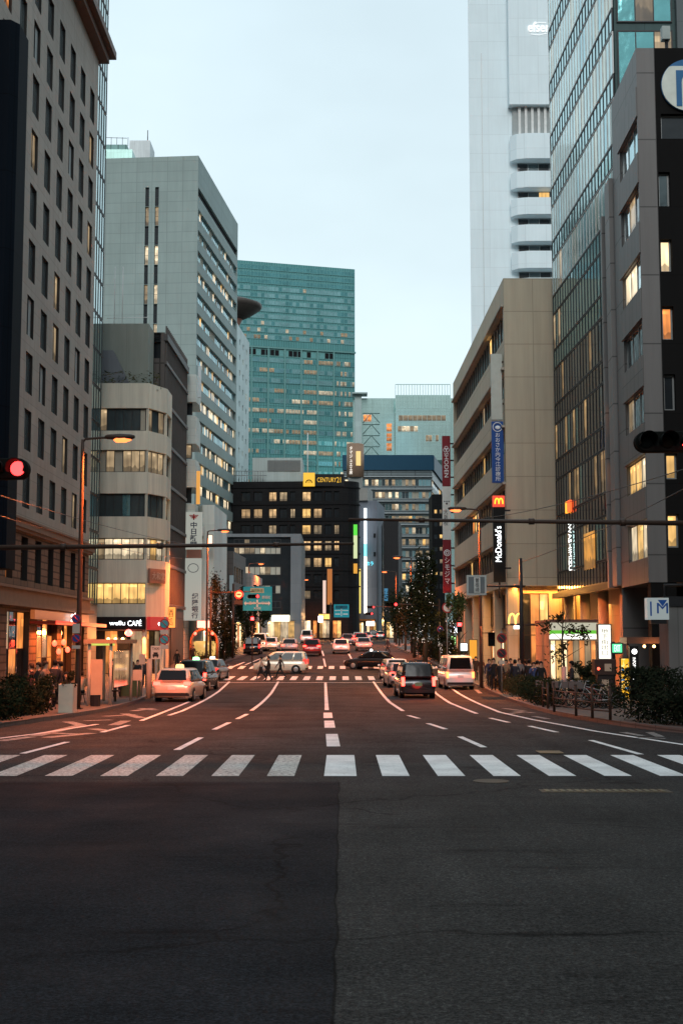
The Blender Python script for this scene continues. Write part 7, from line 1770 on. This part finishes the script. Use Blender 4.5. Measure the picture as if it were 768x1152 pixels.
# ------------------------------------------------------------------ people: one skinned body each, hair as a child
shoe = solid('shoe_leather', (.015, .013, .012), .5)
hairs = [solid('hair_black', (.010, .009, .008), .6), solid('hair_brown', (.045, .025, .015), .6)]
_cl = {}
def cloth(c):
    if c not in _cl: _cl[c] = solid('cloth_%d' % len(_cl), c, .85, 0, .2, 6)
    return _cl[c]
def person(label, loc, rot, h=1.68, pose='stand', top=(.02, .02, .022), bot=(.015, .015, .018), hair=0, coat=False, stride=.0, seed=0, grp=None):
    s = h / 1.70; t = None
    V, E, Rd, Zn = [], [], [], []
    def v(p, r, zone, par=None):
        V.append(Vector(p) * s); Rd.append(r * s); Zn.append(zone)
        if par is not None: E.append((par, len(V) - 1))
        return len(V) - 1
    sit = pose == 'sit'; hz_ = .52 if sit else .90; k = stride
    pel = v((0, 0, hz_), .135, 'b'); wst = v((0, .01, hz_ + .18), .125, 't', pel); ch = v((0, .02, hz_ + .38), .145, 't', wst); nk = v((0, .02, hz_ + .555), .058, 's', ch)
    hd = v((0, .035, hz_ + .65), .083, 's', nk); ht = v((0, .03, hz_ + .74), .078, 's', hd)
    if coat: Rd[0] = .17 * s; Zn[0] = 't'
    for sd in (-1, 1):
        a = k * sd
        hip = v((sd*.085, 0, hz_ - .06), .095, 't' if coat else 'b', pel)
        if sit: kn = (sd*.11, .42, hz_ - .04); an = (sd*.11, .40, .08); toe = (sd*.12, .56, .045)
        else:
            kn = (sd*.095, a*.22 + abs(a)*.05, .49); an = (sd*.09, a*.46 - (.06 if a < 0 else 0), .08 + (.07 if a < -.5 else 0)); toe = (sd*.10, an[1] + .16, .045)
        K_ = v(kn, .066, 'b', hip); m_ = v(tuple((kn[i]*.55 + an[i]*.45) for i in range(3)), .058, 'b', K_); A_ = v(an, .042, 'b', m_); v(toe, .036, 'f', A_)
        sh = v((sd*.165, .015, hz_ + .46), .062, 't', ch)
        b = -k*sd
        if pose == 'phone' and sd > 0: el = (sd*.23, .10, hz_ + .22); wr = (sd*.12, .30, hz_ + .33); hn = (sd*.09, .34, hz_ + .40)
        elif sit: el = (sd*.24, .06, hz_ + .20); wr = (sd*.15, .28, hz_ + .12); hn = (sd*.12, .36, hz_ + .12)
        else: el = (sd*.225, b*.16 - .02, hz_ + .20); wr = (sd*.23, b*.30 + .05, hz_ - .03); hn = (sd*.225, b*.32 + .07, hz_ - .11)
        el_ = v(el, .048, 't', sh); wr_ = v(wr, .034, 't', el_); h_ = v(hn, .036, 's', wr_)
        f = (Vector(hn) - Vector(wr)).normalized()
        for q in (-1.5, -.5, .5, 1.5): v(Vector(hn) + f*(.085 - abs(q)*.008) + Vector((0, q*.020, 0)), .0095, 's', h_)
        v(Vector(hn) + f*.03 + Vector((-sd*.01, .05, 0)), .011, 's', h_)
    me = bpy.data.meshes.new('person'); me.from_pydata(V, E, [])
    o = bpy.data.objects.new('person', me); C.objects.link(o)
    sk = o.modifiers.new('skin', 'SKIN'); sk.use_smooth_shade = True
    for i, d in enumerate(me.skin_vertices[0].data): d.radius = (Rd[i], Rd[i] * (.72 if i in (0, 1, 2) else 1)); d.use_root = (i == 0)
    sb_ = o.modifiers.new('sub', 'SUBSURF'); sb_.levels = 1; sb_.render_levels = 1
    dg = bpy.context.evaluated_depsgraph_get(); dg.update(); m2 = bpy.data.meshes.new_from_object(o.evaluated_get(dg))
    bpy.data.objects.remove(o)
    r = random.Random(seed); m2.materials.clear()
    for m in (cloth(top), cloth(bot), skin, shoe): m2.materials.append(m)
    ix = {'t': 0, 'b': 1, 's': 2, 'f': 3}
    for p in m2.polygons:
        c = p.center; j = min(range(len(V)), key=lambda i: (V[i] - c).length - Rd[i]*.6); p.material_index = ix[Zn[j]]; p.use_smooth = True
    # face: nose ridge from the head vertices that look forward
    for vv in m2.vertices:
        d = vv.co - V[hd]
        if abs(d.x) < .02*s and d.y > .06*s and abs(d.z) < .03*s: vv.co.y += .018*s
    b = bpy.data.objects.new('person', m2); C.objects.link(b); b.location = loc; b.rotation_euler = (0, 0, rot); tag(b, label, 'person', grp)
    mb = MB(); H0 = V[ht] + Vector((0, -.012, .012))*s; rr = []
    for i in range(6):
        th = math.pi*.5*i/5.5; rad = .098*s*math.cos(th); z = H0.z - .02*s + .10*s*math.sin(th); rr.append([(H0.x + rad*math.cos(a), H0.y - .006 + rad*1.12*math.sin(a), z - (.10*s if (i == 0 and math.sin(a) < .35) else 0)) for a in [2*math.pi*q/14 for q in range(14)]])
    mb.rings(rr); ho = bpy.data.objects.new('hair', mb.mesh('hair', hairs[hair])); C.objects.link(ho); ho.parent = b
    return b
gc = 'pedestrians on the far crosswalk'
def pp(x, y, lift=0): g = G(x, y); return Vector((g.x, g.y, zg(g.y) + .012 + lift))
person('person in a pale top and dark trousers striding left, leftmost of the crossing three', pp(294, 765.5), R(95), 1.66, 'stand', (.34, .31, .27), (.02, .02, .022), 0, False, .75, 1, gc)
person('person in a long black coat walking, middle of the crossing three', pp(302, 766.5), R(88), 1.76, 'stand', (.015, .015, .016), (.015, .015, .017), 0, True, .4, 2, gc)
person('person in black with a pale shoulder striding left, rightmost of the crossing three', pp(315.5, 763.5), R(80), 1.72, 'stand', (.05, .05, .052), (.014, .014, .015), 0, False, .8, 3, gc)
person('person in dark clothes walking alone across the road near the far right trees', pp(436, 735.5), R(70), 1.7, 'stand', (.03, .03, .035), (.015, .015, .018), 0, True, .6, 4)
def onp(px, D): return Vector((X(px, 760, D), D, zg(D) + .14))
L_P = [(14, 41.5, 200, 'sit', (.16, .14, .11), 'person in a beige top with dark hair behind the left edge hedge', 1),
 (44, 47, 120, 'phone', (.03, .028, .028), 'person in black standing left of the group at the lantern window', 0), (51, 46, 250, 'stand', (.22, .16, .12), 'person in a tan top in the group before the lantern window', 1),
 (62, 50, 20, 'stand', (.025, .025, .03), 'tall person in a dark coat facing the cafe window', 0), (75, 52, 160, 'sit', (.02, .02, .02), 'person in dark clothes seated right of the cafe group', 0),
 (92, 53, 30, 'sit', (.45, .34, .25), 'person in a pale shirt seated beside the taxi shelter', 0),
 (132, 60, 0, 'stand', (.015, .015, .016), 'person in a long black coat walking away past the taxi shelter', 0), (137.5, 62, 10, 'stand', (.02, .018, .018), 'person in black close behind the walker in the long coat', 0),
 (155, 72, 180, 'stand', (.02, .02, .022), 'person in black walking towards us left of the taxi sign', 0), (163, 76, 170, 'phone', (.04, .035, .035), 'person in dark grey looking at a phone behind the taxi sign', 0),
 (199, 102, 190, 'stand', (.02, .018, .016), 'person in dark clothes walking before the grey shutter on the left', 0), (217, 110, 180, 'stand', (.02, .018, .02), 'person in black standing left of the glowing kiosk', 1),
 (36, 49, 80, 'stand', (.05, .02, .02), 'person in a dark red top at the left of the cafe group', 1), (57, 49, 200, 'sit', (.03, .03, .03), 'person in dark grey seated in the cafe group behind the hedge', 0), (68, 47, 90, 'stand', (.02, .02, .025), 'person in navy standing just left of the white planter', 0), (128, 66, 185, 'stand', (.02, .018, .018), 'person in a dark coat coming towards us beside the green cabinet', 0), (148, 84, 180, 'stand', (.03, .025, .02), 'person in brown far back before the cafe front', 1)]
R_P = [(535, 88, 180, 'stand', (.015, .015, .016), 'person in black walking beside the yellow standing panel', 0), (541, 82, 190, 'stand', (.03, .02, .018), 'person in dark brown left of the tall lamp pole', 0),
 (510, 106, 175, 'stand', (.02, .02, .02), 'person in dark clothes below the lit parking sign', 0), (555, 70, 160, 'phone', (.018, .016, .016), 'person in black with raised hand before the bright shop door', 0),
 (562, 69, 200, 'stand', (.025, .02, .02), 'person in a black coat in the middle of the group by the shop door', 1), (569, 71, 170, 'stand', (.24, .15, .09), 'person in a brown jacket right of the group by the shop door', 0),
 (579, 66, 10, 'stand', (.02, .02, .03), 'person in navy walking away left of the dark sign pole', 0), (595, 64, 0, 'stand', (.02, .018, .018), 'person in black walking away right of the dark sign pole', 0),
 (600, 62, 180, 'phone', (.04, .06, .14), 'person in a dark blue jacket facing the road by the bicycle rail', 0), (608, 60, 190, 'stand', (.014, .014, .015), 'person in black at the left end of the bicycle rail', 0),
 (643, 52, 90, 'stand', (.03, .03, .035), 'person bending over the parked bicycles in a dark jacket', 0), (485, 120, 180, 'stand', (.03, .02, .02), 'person in dark clothes under the tallest lit tree', 1), (472, 124, 170, 'stand', (.05, .03, .03), 'person in a dark red top between the lit trees', 0),
 (550, 74, 185, 'stand', (.025, .035, .08), 'person in dark blue left of the group by the shop door', 0), (574, 73, 175, 'phone', (.02, .02, .02), 'person in black between the shop door group and the dark sign pole', 0), (584, 69, 190, 'stand', (.17, .16, .155), 'person in a grey jacket directly behind the dark sign pole', 1), (590, 72, 20, 'stand', (.03, .02, .02), 'person in dark maroon walking away behind the dark sign pole', 0),
 (604, 66, 5, 'stand', (.02, .02, .02), 'person in black walking away towards the green striped store', 0), (524, 97, 180, 'stand', (.02, .02, .025), 'person in black beside the cold white standing sign', 0), (478, 116, 185, 'stand', (.025, .02, .02), 'person in dark brown walking below the tree row', 1), (464, 133, 180, 'stand', (.03, .03, .03), 'person in dark grey far along the right pavement', 0)]
for i, (px, D, r, ps, top, lb, hr) in enumerate(L_P): person(lb, onp(px, D), R(r), 1.62 + .04*(i % 4), ps, top, (.016, .016, .019), hr, i in (3, 6, 7), .5 if ps == 'stand' else 0, 10 + i, 'people on the left pavement')
for i, (px, D, r, ps, top, lb, hr) in enumerate(R_P): person(lb, onp(px, D), R(r), 1.62 + .04*(i % 4), ps, top, (.016, .016, .019), hr, i in (0, 4, 7), .45 if ps == 'stand' else 0, 40 + i, 'people on the right pavement')
